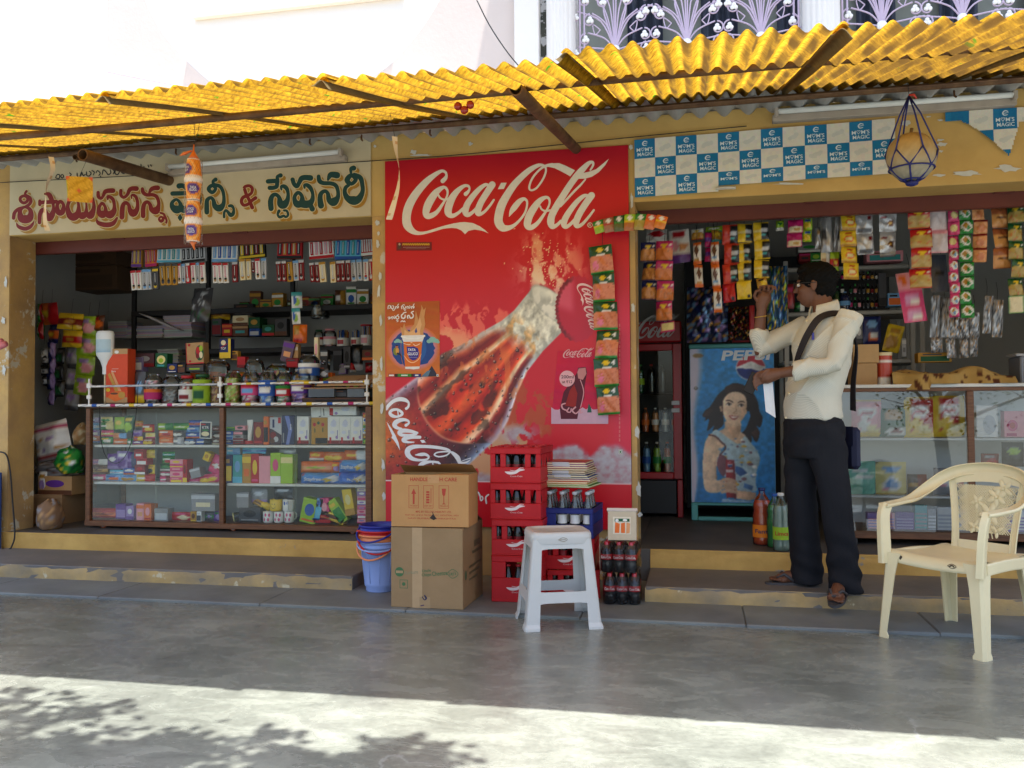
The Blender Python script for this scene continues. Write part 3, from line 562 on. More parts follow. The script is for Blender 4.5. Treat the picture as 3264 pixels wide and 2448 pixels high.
    body = body*(1-lab[..., None])+lb*lab[..., None]; rim = np.exp(-((t-bd)/9)**2)*ss(.9, .6, np.abs(s)); body = body*(1-.6*rim[..., None])+c(230,170,130)*.6*rim[..., None]
    q = np.random.default_rng(4)                                              # drops and bubbles
    for k in range(260):
        bx, by = q.uniform(0, 1000), q.uniform(850, 1650); r = q.uniform(3, 9) if k % 6 else q.uniform(9, 14); m2 = np.hypot(X-bx, Yq-by) < r
        body[m2] = body[m2]*.45; m3 = np.hypot(X-bx+r*.4, Yq-by+r*.4) < r*.45; body[m3] = body[m3]*.4+c(240,200,180)*.6
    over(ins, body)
    ell = np.hypot((t+40)/78, d/176); over(ss(1.0, .9, ell), c(222,222,210)*(.7+.45*n1[..., None])); over(np.exp(-((ell-.96)/.07)**2)*.6, c(150,150,140))
    over(ss(.5, .62, wf)*np.exp(-(((X-1130)/110)**2+((Yq-560)/130)**2))*.9, c(240,236,222))
    # crown cap
    e = np.hypot((X-1330)/150, (Yq-590)/222)+.02*np.sin(np.arctan2(Yq-590, X-1330)*34); cap = np.zeros_like(col); cap[:] = c(186,22,52)
    lt = ss(1330, 1270, X)*ss(640, 560, Yq-.35*(X-1270)); cap = cap*(1-.55*lt[..., None])+c(230,120,140)*.55*lt[..., None]
    rimk = ss(.8, .9, e)[..., None]*ss(1330, 1260, X)[..., None]; cap = cap*(1-rimk)+c(128,18,34)*(.6+.8*n2[..., None])*rimk; over(ss(1.0, .97, e), cap)
    # ice and lower red band
    ice = fbm(X/30, Yq/26, 91); k = c(214,224,234)*(.68+.5*ice[..., None])
    top = 1555-60*np.abs(np.sin(X/90))-40*n3; k = k*.72+c(206,60,70)*.28*(1-ice[..., None]); top = top+190*ss(1120, 880, X); over(ss(top-10, top+34, Yq+40*(n1-.5))*ss(560, 700, X+80*(n1-.5))*(.75+.5*ice), k); over(np.exp(-(((X-940)/110)**2+((Yq-1420)/60)**2))*1.3*ss(.42, .5, n1), k)
    lim = 1728+ (X-300)*.014; over(ss(lim-1.5, lim+1.5, Yq), c(196,14,34)); over(np.exp(-((Yq-lim)/3.2)**2), c(236,230,230))
    fw = np.clip(col, 0, 255)/255.; linc = np.where(fw <= .04045, fw/12.92, ((fw+.055)/1.055)**2.4)
    me = bpy.data.meshes.new('printed_picture'); W = nx+1; n = W*(nz+1)
    V = np.stack([gx+1.2285, np.full_like(gx, -.0125), gz-PZ0], -1).reshape(-1, 3); jj, ii = np.meshgrid(np.arange(nz), np.arange(nx), indexing='ij'); a = (jj*W+ii).ravel(); Q = np.stack([a, a+1, a+W+1, a+W], -1)
    me.vertices.add(n); me.vertices.foreach_set('co', V.ravel()); me.loops.add(Q.size); me.loops.foreach_set('vertex_index', Q.ravel().astype(np.int32)); me.polygons.add(len(Q)); me.polygons.foreach_set('loop_start', np.arange(0, Q.size, 4, dtype=np.int32)); me.update(calc_edges=True)
    at = me.color_attributes.new('Col', 'FLOAT_COLOR', 'POINT'); at.data.foreach_set('color', np.concatenate([linc.reshape(-1, 3), np.ones((n, 1))], -1).ravel().astype(np.float32)); me.materials.append(MATS['print_panel'])
    o = bpy.data.objects.new('printed_picture', me); C.objects.link(o); o.parent = PN
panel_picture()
def pnp(px, py, l=0.):
    p = Y(px, py); return Vector((p.x+1.2285, -.0130-l, p.z-PZ0))
WHT = (226,220,206)
m = MB(); script_logo(m, pnp, WHT); m.text('R', 1881.5, 718.5, -11, pnp, .0025, WHT); m.build('white_script_lettering', 'print_matte', PN)
m = MB(); mp = lambda x, y, l=0.: pnp(1220+max(x, 70)*.18085, 1240+y*.18085, l); LW = (224,228,232)
put(m, ST('''425,345,48 462,310,40 465,240,38 400,192,68 300,180,72 200,215,62 120,285,60 72,350,56|270,362,42 345,410,50 345,455,45 260,488,40 175,468,62 138,420,52 180,372,52 270,362,42|275,380,20 290,495,20|420,640,52 472,598,36 450,555,42 360,540,62 262,572,82 218,630,80 260,680,60 340,702,40|620,772,40 500,742,60 380,732,72 305,762,72 345,808,58 480,810,40 600,792,40|665,848,55 520,848,62 400,872,70 382,908,70 460,935,40 562,935,18
|585,1160,12 680,1152,58 760,1150,52 822,1190,36 780,1240,36 640,1250,46 520,1218,72 450,1140,92 465,1060,92 560,1016,72 720,1010,56 900,1020,56 1080,1046,50 1182,1080,40 1188,1120,26 1120,1170,26 1000,1190,26 922,1160,26 962,1120,26 1080,1102,26 1200,1106,32 1262,1140,60 1330,1210,82 1362,1290,60|1340,1300,12 1450,1250,12 1560,1215,18|1395,1300,34 1480,1290,32 1560,1240,8|985,1290,42 1022,1330,30 965,1370,22|985,1290,42 860,1280,42 740,1300,72 672,1350,72 700,1390,50|890,1300,22 912,1365,22'''), mp, LW, 0.)
m.poly([(80,575),(170,700),(240,820),(290,940),(320,1085),(250,960),(200,890),(165,860),(180,820),(120,680)], mp, .0012, LW); m.poly([(670,900),(735,895),(770,940),(705,950)], mp, .0012, LW)
mq = lambda x, y, l=0.: pnp(1100+x*.45208, 1350+y*.45208, l)
put(m, ST('872,572,11 900,582,11 920,550,11 905,505,11 885,480,11|905,500,11 930,478,11 952,500,11 960,540,10 975,530,9 968,512,9 955,520,9|1000,560,11 995,520,11 1015,500,11|1050,545,11 1080,520,11 1090,560,11'), mq, LW, .001); m.build('bottle_label_script', 'print_matte', PN)
m = MB(); mq = lambda x, y, l=0.: pnp(1200+x*.48213, 700+y*.48213, l)
script_logo(m, lambda px, py, l=0.: mq(1378+(px-1300)*.146-(py-640)*.5, 425+(px-1300)*.507+(py-640)*.144, l), (232,200,202), .001, False)
for i in range(28): m.rect(1604, 690+i*28, 1613, 690+i*28+20, mq, .001, (214,110,110))
m.rect(1601, 1520, 1628, 1550, mq, .001, (236,232,228)); m.rect(1603, 1522, 1626, 1548, mq, .0014, (40,100,60)); m.rect(1606, 1525, 1623, 1545, mq, .0018, (236,232,228)); m.disc(1614.5, 1535, 6, 7, mq, .0022, (30,110,50)); m.build('small_print', 'print_matte', PN)
# ---------------------------------------------------------------- posters stuck on the panel
def poster(name, label, ref, corners, sc, ox, oy, draw, wy=-.0155):
    """flat poster built in traced crop coordinates; corners TL,TR,BR,BL"""
    f = wallp(ox, oy, sc, 0., -wy); o = f(*corners[3]); T = thing(name, label, 'poster', o); mp = lambda x, y, l=0.: f(x, y, l)-o; m = MB(); draw(m, mp, corners)
    m.build('printed_sheet', 'print_matte', T); return T
def gradient(m, mp, cs, c0, c1, n=24, mid=None):
    TL, TR, BR, BL = cs
    def pt(u, v): return mp((TL[0]*(1-u)+TR[0]*u)*(1-v)+(BL[0]*(1-u)+BR[0]*u)*v, (TL[1]*(1-u)+TR[1]*u)*(1-v)+(BL[1]*(1-u)+BR[1]*u)*v, 0)
    m.grid(lambda u, v: pt(u, v), 4, n, lambda u, v: tuple(int(c0[k]*(1-v)+c1[k]*v+RNG.normal(0, 4)) for k in range(3)))
def gluco(m, mp, cs):
    gradient(m, mp, cs, (176,84,34), (206,116,52)); L = .0006
    for i in range(7): k = i/6; m.disc(590, 1010, 500-90*k, 440-80*k, mp, L*(1+i*.3), tuple(int((206,112,60)[j]*(1-k)+(196,130,150)[j]*k) for j in range(3)), 40)
    q = random.Random(2); m.poly([(590+(405+q.uniform(-18,18))*math.cos(a*PI/26), 1010+(355+q.uniform(-22,22))*math.sin(a*PI/26)) for a in range(52)], mp, L*3.4, (36,70,136))
    m.poly([(590+(250)*math.cos(a*PI/20), 1010+(300)*math.sin(a*PI/20)) for a in range(40)], mp, L*3.8, (44,92,160))
    for cx, cy, k in ((300,870,1.), (955,850,1.5)):
        for dx, dy, r in ((-45,20,30),(0,0,46),(45,14,34),(70,30,20)): m.disc(cx+dx*k, cy+dy*k, r*k, r*.8*k, mp, L*4.4+abs(dx)*1e-6, (136,184,172), 14)
    m.poly([(740,1545),(860,1470),(940,1340),(1060,1540)], mp, L*4, (52,50,66)); m.poly([(740,1545),(850,1440),(920,1420),(870,1545)], mp, L*4.2, (90,120,140))
    m.poly([(385,800),(350,600),(395,640),(420,530),(450,640),(520,700),(560,620),(610,560),(640,300),(690,480),(745,260),(745,190),(790,290),(830,240),(800,420),(820,560),(780,700),(790,790),(590,830)], mp, L*5, (202,146,92))
    m.poly([(420,780),(430,660),(500,720),(560,690),(620,640),(670,560),(720,430),(750,560),(720,690),(730,780),(580,800)], mp, L*5.4, (222,172,120)); m.poly([(620,690),(650,620),(670,700),(640,730)], mp, L*5.7, (70,80,140))
    m.poly([(365,770),(815,760),(775,860),(760,905),(420,910),(400,870)], mp, L*6, (226,222,216)); m.poly([(410,890),(765,885),(715,1390),(440,1395)], mp, L*6.4, (214,108,40)); m.poly([(440,1360),(716,1352),(708,1395),(600,1410),(520,1400),(446,1398)], mp, L*6.8, (226,222,216))
    m.stroke([(372,790,26),(480,822,26),(600,830,26),(720,815,26),(808,780,26)], mp, L*7, (236,232,226)); m.stroke([(412,920,12),(520,945,16),(560,900,14),(640,960,14),(760,900,12)], mp, L*7.2, (240,214,180)); m.stroke([(420,1150,10),(500,1250,14),(590,1280,16),(690,1220,14),(745,1120,8)], mp, L*7.2, (240,190,140)); m.poly([(440,910),(760,905),(755,925),(450,935)], mp, L*7.4, (212,120,60))
    m.poly([(470,980),(520,985),(600,975),(680,1010),(705,1090),(690,1180),(640,1230),(580,1240),(520,1200),(480,1100)], mp, L*8, (58,50,136))
    m.text('TATA', 566, 1040, -46, mp, L*9, (240,240,244), .02, fit=150, sl=.12); m.text('GLUCO', 586, 1116, -52, mp, L*9, (240,240,244), .02, fit=190, sl=.15); m.text('+', 692, 1082, -26, mp, L*9, (240,240,244)); m.text('JUNGLE JAMUN', 590, 1184, -16, mp, L*9, (180,180,220), fit=160)
    m.disc(270, 1070, 54, 76, mp, L*8, (120,130,50), 16); m.disc(295, 1060, 34, 60, mp, L*8.4, (206,150,70), 14); m.disc(285, 985, 26, 30, mp, L*8.6, (180,110,80), 12); m.stroke([(300,1110,36),(350,1130,30),(380,1180,22)], mp, L*8.6, (40,44,60)); m.stroke([(365,840,6),(370,1180,6),(430,1380,6)], mp, L*8.8, (206,120,50)); m.disc(285, 962, 24, 12, mp, L*9, (50,40,50), 10)
    wt = (232,226,222)
    put(m, ST('''120,270,16 125,215,16 155,205,14 165,240,14 150,262,14|175,215,16 185,260,18 215,262,18 228,225,16 205,212,14|205,270,14 215,300,14 240,290,14 245,265,12|265,265,18 262,235,16 285,228,16 300,255,18 318,230,16 300,205,14 320,180,14|380,268,18 375,225,18 400,215,16 415,258,18 440,262,18 455,225,16|395,200,14 420,190,14 432,205,12|420,280,14 440,300,14 455,280,12|480,260,18 478,230,16 500,225,16 512,258,18 535,245,16 530,210,14|565,262,18 560,232,16 585,225,16 598,256,18 614,235,16 596,200,14 616,178,14
    |122,430,14 150,425,16 155,455,16 125,460,14 175,440,16 182,420,14|200,460,18 198,425,16 222,420,16 236,452,18 255,430,16 248,400,14|275,455,18 272,420,18 300,400,18 325,420,18 320,452,18 290,462,18|295,390,14 320,376,14|280,490,14 300,480,14 312,500,14 290,514,12
    |380,440,26 375,395,24 400,370,22 420,345,22 460,335,22|385,440,26 415,450,28 440,430,26 445,390,22|365,515,18 390,495,18 410,512,18 430,498,18 445,515,16|495,445,26 490,405,24 520,395,22 540,440,28 580,438,26 600,400,22 580,360,20 560,340,20 600,318,22'''), mp, wt, L*9)
    m.rect(125, 1492, 740, 1552, mp, L*4.6, (60,40,30)); m.rect(130, 1496, 240, 1548, mp, L*5, (190,80,50)); m.rect(300, 1490, 555, 1546, mp, L*5, (60,130,40)); m.rect(600, 1496, 730, 1548, mp, L*5, (40,50,120))
    for x, w in ((140,90),(370,120),(630,60)):
        for k in range(5): m.stroke([(x+k*w/5,1530,9),(x+k*w/5+w*.08,1508,9),(x+k*w/5+w*.14,1530,9)], mp, L*6, (230,230,224))
    m.rect(1030, 1500, 1068, 1542, mp, L*5, (226,226,220)); m.disc(1049, 1521, 10, 11, mp, L*6, (40,60,120))
poster('poster', 'orange paper-cup drink poster with Telugu headline on the left edge of the red panel', 0, [(75,150),(1085,118),(1090,1550),(80,1550)], .16881, 1220, 940, gluco)
def small200(m, mp, cs):
    gradient(m, mp, cs, (196,24,62), (188,30,70), 20); L = .0006
    q = random.Random(6); m.poly([(1158,1350),(1158,1240)]+[(1158+i*23, 1250+q.uniform(-22,14)) for i in range(1,16)]+[(1534,1245),(1534,1350)], mp, L, (196,160,180))
    m.poly([(1222,1318),(1215,1250),(1240,1140),(1290,1070),(1330,1010),(1335,980),(1385,975),(1395,1010),(1378,1100),(1376,1180),(1340,1260),(1330,1318)], mp, L*2, (88,26,44)); m.poly([(1250,1230),(1280,1130),(1310,1090),(1330,1150),(1320,1240)], mp, L*2.6, (146,36,36)); m.poly([(1330,1010),(1340,985),(1384,980),(1390,1020),(1366,1060),(1336,1050)], mp, L*2.6, (190,130,130))
    m.stroke([(1350,1060,5),(1372,1140,6),(1352,1240,5)], mp, L*3.4, (210,150,160)); m.poly([(1405,1215),(1420,1240),(1425,1275),(1395,1275)], mp, L*3, (40,90,80))
    m.disc(1263, 1052, 51, 53, mp, L*3, (222,168,176), 30); m.text('200ml', 1265, 1040, -21, mp, L*4, (70,40,44), .015, fit=82); m.text('at ₹12', 1264, 1072, -19, mp, L*4, (70,40,44), .015, fit=66)
    put(m, ST('1250,1215,9 1228,1225,10 1235,1250,10 1262,1262,8|1275,1245,8 1262,1268,8 1285,1272,8 1290,1250,7|1318,1240,10 1298,1262,10 1320,1282,9 1345,1262,8|1352,1262,8 1350,1280,7 1366,1272,6'), mp, (206,150,160), L*4.5)
    script_logo(m, lambda px, py, l=0.: mp(1340+(px-1620)*.31, 885+(py-640)*.28, l), (220,170,176), L*4.5, False)
poster('poster', 'small magenta bottle poster with round price spot low on the red panel', 0, [(1200,870),(1530,855),(1534,1350),(1158,1350)], .48213, 1200, 700, small200)
def sticker(m, mp, cs):
    gradient(m, mp, cs, (126,34,38), (112,30,34), 4); L = .0005
    for k in range(15): m.stroke([(178+k*12,172,5),(182+k*12,160,5),(187+k*12,170,5)], mp, L*2, (206,160,50))
    for k in range(22): m.rect(182+k*8, 184, 187+k*8, 187, mp, L*2, (200,170,160)); m.rect(200+k*6, 194, 204+k*6, 196, mp, L*2, (190,150,140))
    m.disc(158, 180, 12, 20, mp, L*2, (90,60,50), 12); m.disc(158, 166, 7, 8, mp, L*3, (180,150,130), 10)
poster('sticker', 'small brown strip sticker with a yellow text line, under the white script', 0, [(137,152),(370,150),(370,206),(137,208)], .48213, 1200, 700, sticker)['category'] = 'sticker'
# ---------------------------------------------------------------- checkered banner over the right shop
def banner(name, label, cols, rows, x0, z1, cw, chh, first_blue, mask=None, skew=0., flaps=()):
    T = thing(name, label, 'banner', (x0, -.02, z1)); m = MB(); BL, WH = (22,116,164), (214,212,200); q = random.Random(cols)
    n = 6 if not mask else 16
    for i in range(cols):
        for j in range(rows):
            blue = (i+j) % 2 == (0 if first_blue else 1); hgt = chh*(.7 if j == 2 and i >= 4 and rows == 3 and cols > 6 else 1.)
            def fp(u, v, l=0.): x = i*cw+u*cw; z = -(j*chh+v*hgt); return Vector((x, -.004*math.sin(x*9+z*5)-.003*math.sin(z*21)-l, z+skew*x))
            for a in range(n):
                for b in range(n):
                    if mask and not mask((i+(a+.5)/n), (j+(b+.5)/n)): continue
                    m.add([fp(a/n, b/n), fp((a+1)/n, b/n), fp((a+1)/n, (b+1)/n), fp(a/n, (b+1)/n)], [(0,3,2,1)], tuple(int(c+RNG.normal(0, 2.)-6*(blue and a > 3)) for c in (BL if blue else WH)), True)
            if mask and not mask(i+.5, j+.5): continue
            if blue:
                t = (206,222,228); g = lambda x, y, l=0.: fp(x, y, l)
                m.stroke([(.62,.16,.035),(.5,.12,.05),(.4,.22,.05),(.46,.33,.045),(.6,.32,.03)], g, .001, t); m.stroke([(.44,.24,.03),(.64,.22,.02)], g, .0013, t)
                if hgt > chh*.6: m.text("M♡M'S", .5, .54, -.19, g, .001, t, .012, fit=.78)
                if hgt > chh*.9: m.text('MAGIC', .52, .78, -.19, g, .001, t, .012, fit=.74)
            else:
                for k in range(14): a = k/14; m.disc(.3+.42*a+q.uniform(-.05,.05), .58-.16*a+q.uniform(-.06,.06), .09, .09, lambda x, y, l=0.: fp(x, y, l), .0008+k*5e-5, (198,201,194), 10)
    m.build('printed_sheet', 'print_matte', T)
    for pts in flaps:
        f = MB(); f.grid(lambda u, v: (pts[0]+pts[2]*u, -.012-.02*math.sin(PI*v)-.012*math.sin(PI*u), pts[1]-pts[3]*v), 8, 6, lambda u, v: (206,202,188)); f.build('curling_flap', 'print_matte', T)
    return T
z = Y(2024, 447); z2 = Y(2855, 378)
banner('checkered_banner', 'long blue and white checkered biscuit banner over the right shop opening', 12, 3, -.372, z.z-.004, .1292, .122, True, None, (z2.z-z.z)/1.55, ((.5,-.335,.12,.02),))
zz = Y(3010, 362)
banner('checkered_banner', 'torn remnant of checkered blue banner right of the hanging gourd', 4, 3, zz.x, zz.z, .1292, .122, True, lambda i, j: j < .45+max(0, i-.6)**1.3*.75 and i < 3.05-.3*max(0, j-.9)+.9*(j < .7) and j < 2.6-.25*(i > 2.6), .0)
# fluorescent tubes
M('tube_glass', (232,236,234), .25); M('batten', (170,160,148), .6, var=.15, vs=10.)
for lab, a, b in (('white fluorescent tube light on its batten above the left shop sign', Y(535,532,-.09), Y(1085,484,-.09)), ('white fluorescent tube light on its batten above the checkered banner', Y(2475,356,-.09), Y(3235,302,-.09))):
    T = thing('tube_light', lab, 'tube light', a); d = b-a; m = MB(); m.tube([(0,0,0), d], .017, 12); m.build('glass_tube', 'tube_glass', T)
    m = MB(); m.T = Matrix.Translation((0,.045,-.03)); n = d.normalized(); m.box((-.02,-.02,-.02+0*n.z), (d.length+.02,.04,.022), .004); o = m.build('batten', 'batten', T); o.rotation_euler = (0, -math.asin(n.z), math.atan2(n.y, n.x))
    for p in (Vector((0,0,0)), d):
        m = MB(); m.box((p.x-.012, -.018, p.z-.028), (p.x+.012, .03, p.z+.022), .004); m.build('end_cap', 'batten', T)
# ---------------------------------------------------------------- goods: boxes, packets, jars, strips
K = dict(red=(176,28,36), dred=(122,24,30), pink=(206,70,120), lpink=(222,150,160), mag=(176,34,98), org=(214,104,36), peach=(214,150,100), yel=(218,184,44), pyel=(220,206,140), lime=(150,186,44), grn=(40,128,52), dgrn=(22,80,44), teal=(60,150,150), cyan=(90,176,206), blu=(36,84,164), lblu=(110,160,206), dblu=(28,38,92), pur=(96,50,136), lav=(150,124,180), wht=(222,220,214), cream=(218,204,166), gry=(140,140,142), dgry=(70,70,74), blk=(28,28,30), brn=(96,60,40), tan=(176,138,92), gold=(184,140,60), sil=(186,188,192), must=(176,130,44))
def kc(c): return K[c] if isinstance(c, str) else c
USED = {}
def U(lab):
    n = USED.get(lab, 0); USED[lab] = n+1
    return lab if n == 0 else lab+', '+ordn(n)+' from the left'
ZR = dict(A=(250,1250,3.686), B=(700,1250,3.687), C=(600,700,2.765), D=(0,700,2.765), E=(350,1050,4.916), F=(780,1040,4.916), G=(100,930,4.484), H=(100,1280,3.77), I=(2000,600,3.318), J=(2350,600,2.42), K=(2650,1150,1.659), L=(1100,1350,2.212), M=(1200,700,2.0741), N=(2000,1000,2.074), O=(2300,800,1.383), P=(0,0,1))
def rect(zr, x0, x1, y0, y1, wy):
    ox, oy, s = ZR[zr]; xm, ym = (x0+x1)/2, (y0+y1)/2
    a, b, c, d = Y(ox+x0/s, oy+ym/s, wy), Y(ox+x1/s, oy+ym/s, wy), Y(ox+xm/s, oy+y0/s, wy), Y(ox+xm/s, oy+y1/s, wy)
    return (a.x+b.x)/2, d.z, b.x-a.x, c.z-d.z
def painter(base, ops, seed=0):
    """soft printed pattern for packet grids: rectangles, ellipses, blotches"""
    b0, b1 = (base if isinstance(base, list) else (base, base)); b0, b1 = np.array(kc(b0), float), np.array(kc(b1), float); q = np.random.default_rng(seed)
    def f(u, v):
        c = b0*(1-v)+b1*v
        for o in ops:
            if o[0] == 'r' and o[1] <= u <= o[3] and o[2] <= v <= o[4]: c = np.array(kc(o[5]), float)
            elif o[0] == 'e' and ((u-o[1])/o[3])**2+((v-o[2])/o[4])**2 < 1: c = np.array(kc(o[5]), float)
            elif o[0] == 'n' and q.random() < o[2] and (len(o) < 5 or o[3] <= v <= o[4]): c = np.array(kc(o[1]), float)
        return tuple(int(min(255, max(0, x))) for x in c+q.normal(0, 3))
    return f
def gen_ops(c2, c3, seed):
    q = random.Random(seed); k = seed % 5
    if k == 0: return [('r',.0,.28,1.,.62,c2), ('e',.5,.46,.28,.1,c3)]
    if k == 1: return [('e',.62,.4,.3,.26,c2), ('r',.14,.66,.7,.84,c3)]
    if k == 2: return [('r',.0,.0,1.,.26,c2), ('e',.5,.64,.32,.15,c3)]
    if k == 3: return [('e',.3,.35,.24,.28,c2), ('e',.66,.36,.2,.22,c2), ('r',.2,.7,.82,.86,c3)]
    return [('r',.55,.0,1.,1.,c2), ('r',.1,.4,.5,.62,c3)]
def pillow(m, w, h, t, paint, nx=10, ny=12, hor=False, seed=0, at=(0,0,0), wr=.12):
    """sealed film packet standing on its lower seal, front towards -y"""
    q = np.random.default_rng(seed); ph = q.uniform(0, 6, 4)
    def prof(a): return max(0., 1-abs(2*a-1)**2.6)
    def fr(sgn):
        def f(u, v):
            s, e = (u, v) if not hor else (v, u); th = prof(e)**.6*(prof(s)**.45)
            wv = wr*t*(math.sin(9*u+ph[0]+3*v)*math.sin(7*v+ph[1])+.5*math.sin(17*u+13*v+ph[2]))*th
            if not hor: x = (u-.5)*w*(1-.13*th); z = v*h
            else: x = (u-.5)*w; z = h*.5+(v-.5)*h*(1-.04*th)
            return (at[0]+x+.004*math.sin(5*v+ph[3])*w*2, at[1]-sgn*(t*.5*th)+wv*(-1), at[2]+z)
        return f
    m.grid(fr(1), nx, ny, paint); m.grid(fr(-1), nx, 4, lambda u, v: paint(.03, v))
def boxy(m, w, d, h, col, ops=(), ch=.002, at=(0,0,0)):
    """carton: body plus printed front"""
    x, y, z = at; m.box((x-w/2, y-d/2, z), (x+w/2, y+d/2, z+h), ch, kc(col)); mp = plane((x-w/2, y-d/2-.0006, z), (w,0,0), (0,0,h))
    for i, o in enumerate(ops):
        l = .0004*(i+1); c = kc(o[-1])
        if o[0] == 'r': m.rect(o[1], o[2], o[3], o[4], mp, l, c)
        elif o[0] == 'e': m.disc(o[1], o[2], o[3], o[4], mp, l, c, 16)
        elif o[0] == 'p': m.poly(o[1], mp, l, c)
        elif o[0] == 't':
            o_ = plane((x-w/2+o[2]*w, y-d/2-.0006, z+o[3]*h), (1,0,0), (0,0,1)); a = o[6] if len(o) > 7 else 0
            m.text(o[1], 0, 0, o[4]*h, o_, l, c, .01, ang=rad(a), fit=o[5]*w if o[5] else None)
def jar_thing(name, label, cat, pos, w, h, cont=None, label_c=None, lid=None, fill=.75, lo=.1, hi=.55, txt=None, rot=None, ltop=None, grp=None, ribs=True):
    T = thing(name, label, cat, pos, group=grp, rot=rot); r = w/2; m = MB(); q = random.Random(int(w*1e5)+int(pos[0]*1e3))
    pr = [(r*.86,0), (r*.97,h*.03), (r,h*.1)]
    for k in range(9): z = .1+.07*k; pr.append((r*(1-.03*(k % 2 if ribs else 0)), h*z))
    pr += [(r*.97,h*.76), (r*.86,h*.84), (r*.68,h*.9), (r*.62,h*.92), (r*.62,h*.985), (r*.66,h*.99)]; m.lathe(pr, 22, cap=False); m.build('jar_body', 'clear_plastic', T)
    if cont:
        m = MB(); n, k = 20, max(5, int(h*fill/.014)); rr = np.random.default_rng(int(abs(pos[0])*1000)+7); J = rr.uniform(.74, .97, (k+1, n)); c = [kc(x) for x in cont]
        CC = rr.integers(0, len(c), (k+1, n))
        m.grid(lambda u, v: (lambda i, j: (r*J[j, i]*math.cos(2*PI*u), r*J[j, i]*math.sin(2*PI*u), h*.02+h*fill*v))(round(u*n) % n, round(v*k)), n, k, lambda u, v: c[CC[round(v*k), round(u*n) % n]], True, True)
        m.ball((0,0,h*(.02+fill)), (r*.9, r*.9, h*.02), 10, 4, c[0]); m.build('contents', 'print_foil', T)
    if label_c:
        m = MB(); c = [kc(x) for x in label_c]; n = 26
        def lc(u, v):
            if len(c) > 1 and v > .72: return c[1]
            if len(c) > 2 and abs(u-.5) < .17 and .2 < v < .55: return c[2]
            return c[0]
        m.grid(lambda u, v: (-r*1.012*math.cos(-PI*.62+PI*1.24*u+PI/2)*1.0, -r*1.012*math.sin(-PI*.62+PI*1.24*u+PI/2), h*(lo+(hi-lo)*v)), n, 8, lc)
        if txt:
            mp = lambda x, y, l=0.: Vector((r*1.02*math.sin(x), -r*1.02*math.cos(x)-l, y))
            m.text(txt, 0, h*(lo+(hi-lo)*.5), h*.1, mp, .0, kc('wht'), .02, fit=1.5)
        m.build('paper_label', 'print_matte', T)
    if lid:
        m = MB(); m.lathe([(r*.68,h*.9), (r*.74,h*.905), (r*.74,h*.99), (r*.7,h)], 22, (0,0,0), kc(lid)); m.build('lid', 'plastic', T)
    return T
def solo(mb, name, mats, label, cat, loc, rot=None, group=None): return tag(mb.build(name, mats, None, loc, rot), U(label), cat, group)
SEED = [0]
def item(kind, zr, x0, x1, y0, y1, wy, c1, c2='wht', c3='yel', desc='', where='', name=None, rot=0., d=None, grp=None, ops=None, mat=None):
    x, z, w, h = rect(zr, x0, x1, y0, y1, wy); SEED[0] += 1; sd = SEED[0]; lab = desc+' '+where; R = (0, rad(rot), 0) if rot else None; m = MB()
    if kind == 'pk':        # upright film pouch
        pillow(m, w, h, d or min(w, h)*.35, painter(c1, ops or gen_ops(c2, c3, sd), sd), 9, 11, False, sd); return solo(m, name or 'snack_pouch', mat or 'print_film', lab, 'pouch' if 'pouch' in (name or 'pouch') else 'packet', (x, wy, z), R, grp)
    if kind == 'rl':        # sideways flow-pack, seals at left and right
        pillow(m, w, h, d or min(w, h)*.8, painter(c1, ops or gen_ops(c2, c3, sd), sd), 12, 9, True, sd); return solo(m, name or 'biscuit_packet', mat or 'print_film', lab, 'packet', (x, wy, z), R, grp)
    if kind == 'bx':
        if ops is None:
            q = sd % 4; ops = [[('r',0,.7,1,.9,c2), ('r',.2,.25,.8,.5,c3)], [('e',.5,.55,.3,.25,c2), ('r',.1,.08,.9,.16,c3)], [('r',.08,.1,.92,.62,c2), ('r',.14,.72,.7,.86,c3)], [('r',0,0,1,.25,c2), ('e',.5,.6,.28,.2,c3)]][q]
        boxy(m, w, d or min(w, .09), h, c1, ops); return solo(m, name or 'carton_box', mat or 'print_matte', lab, 'box', (x, wy, z), R, grp)
# ---------------------------------------------------------------- LEFT SHOP
M('black_rack', (34,34,36), .6, var=.2); M('wood', (118,78,48), .5, var=.15, vs=4., stretch=(3,3,30), col2=(94,58,34)); M('white_lam', (206,206,200), .5, var=.05); M('wood_dark', (84,58,38), .7, var=.2)
M('chrome', (190,190,190), .3, metal=.9); M('paper_edges', (196,190,190), .8, var=.12, vs=60., stretch=(1,1,20)); M('white_milky', (214,216,214), .45)
T = thing('storage_rack', 'dark slotted metal shelving along the back of the left shop', 'shelf rack', (-3.4, 1.5, .2135)); m = MB()
z1, z2 = 2.0-.2135, 1.645-.2135
for nm, zz in (('shelf', z1), ('shelf', z2), ('shelf', 1.2-.2135), ('shelf', .72-.2135)):
    m = MB(); m.box((-1.6, -.06, zz-.045), (1.2, .36, zz), .003); m.build(nm, 'black_rack', T)
for x in (-1.6, -.86, -.05, .72, 1.16):
    m = MB(); m.box((x, -.055, 0), (x+.035, -.02, 2.4), .002); m.build('post', 'black_rack', T)
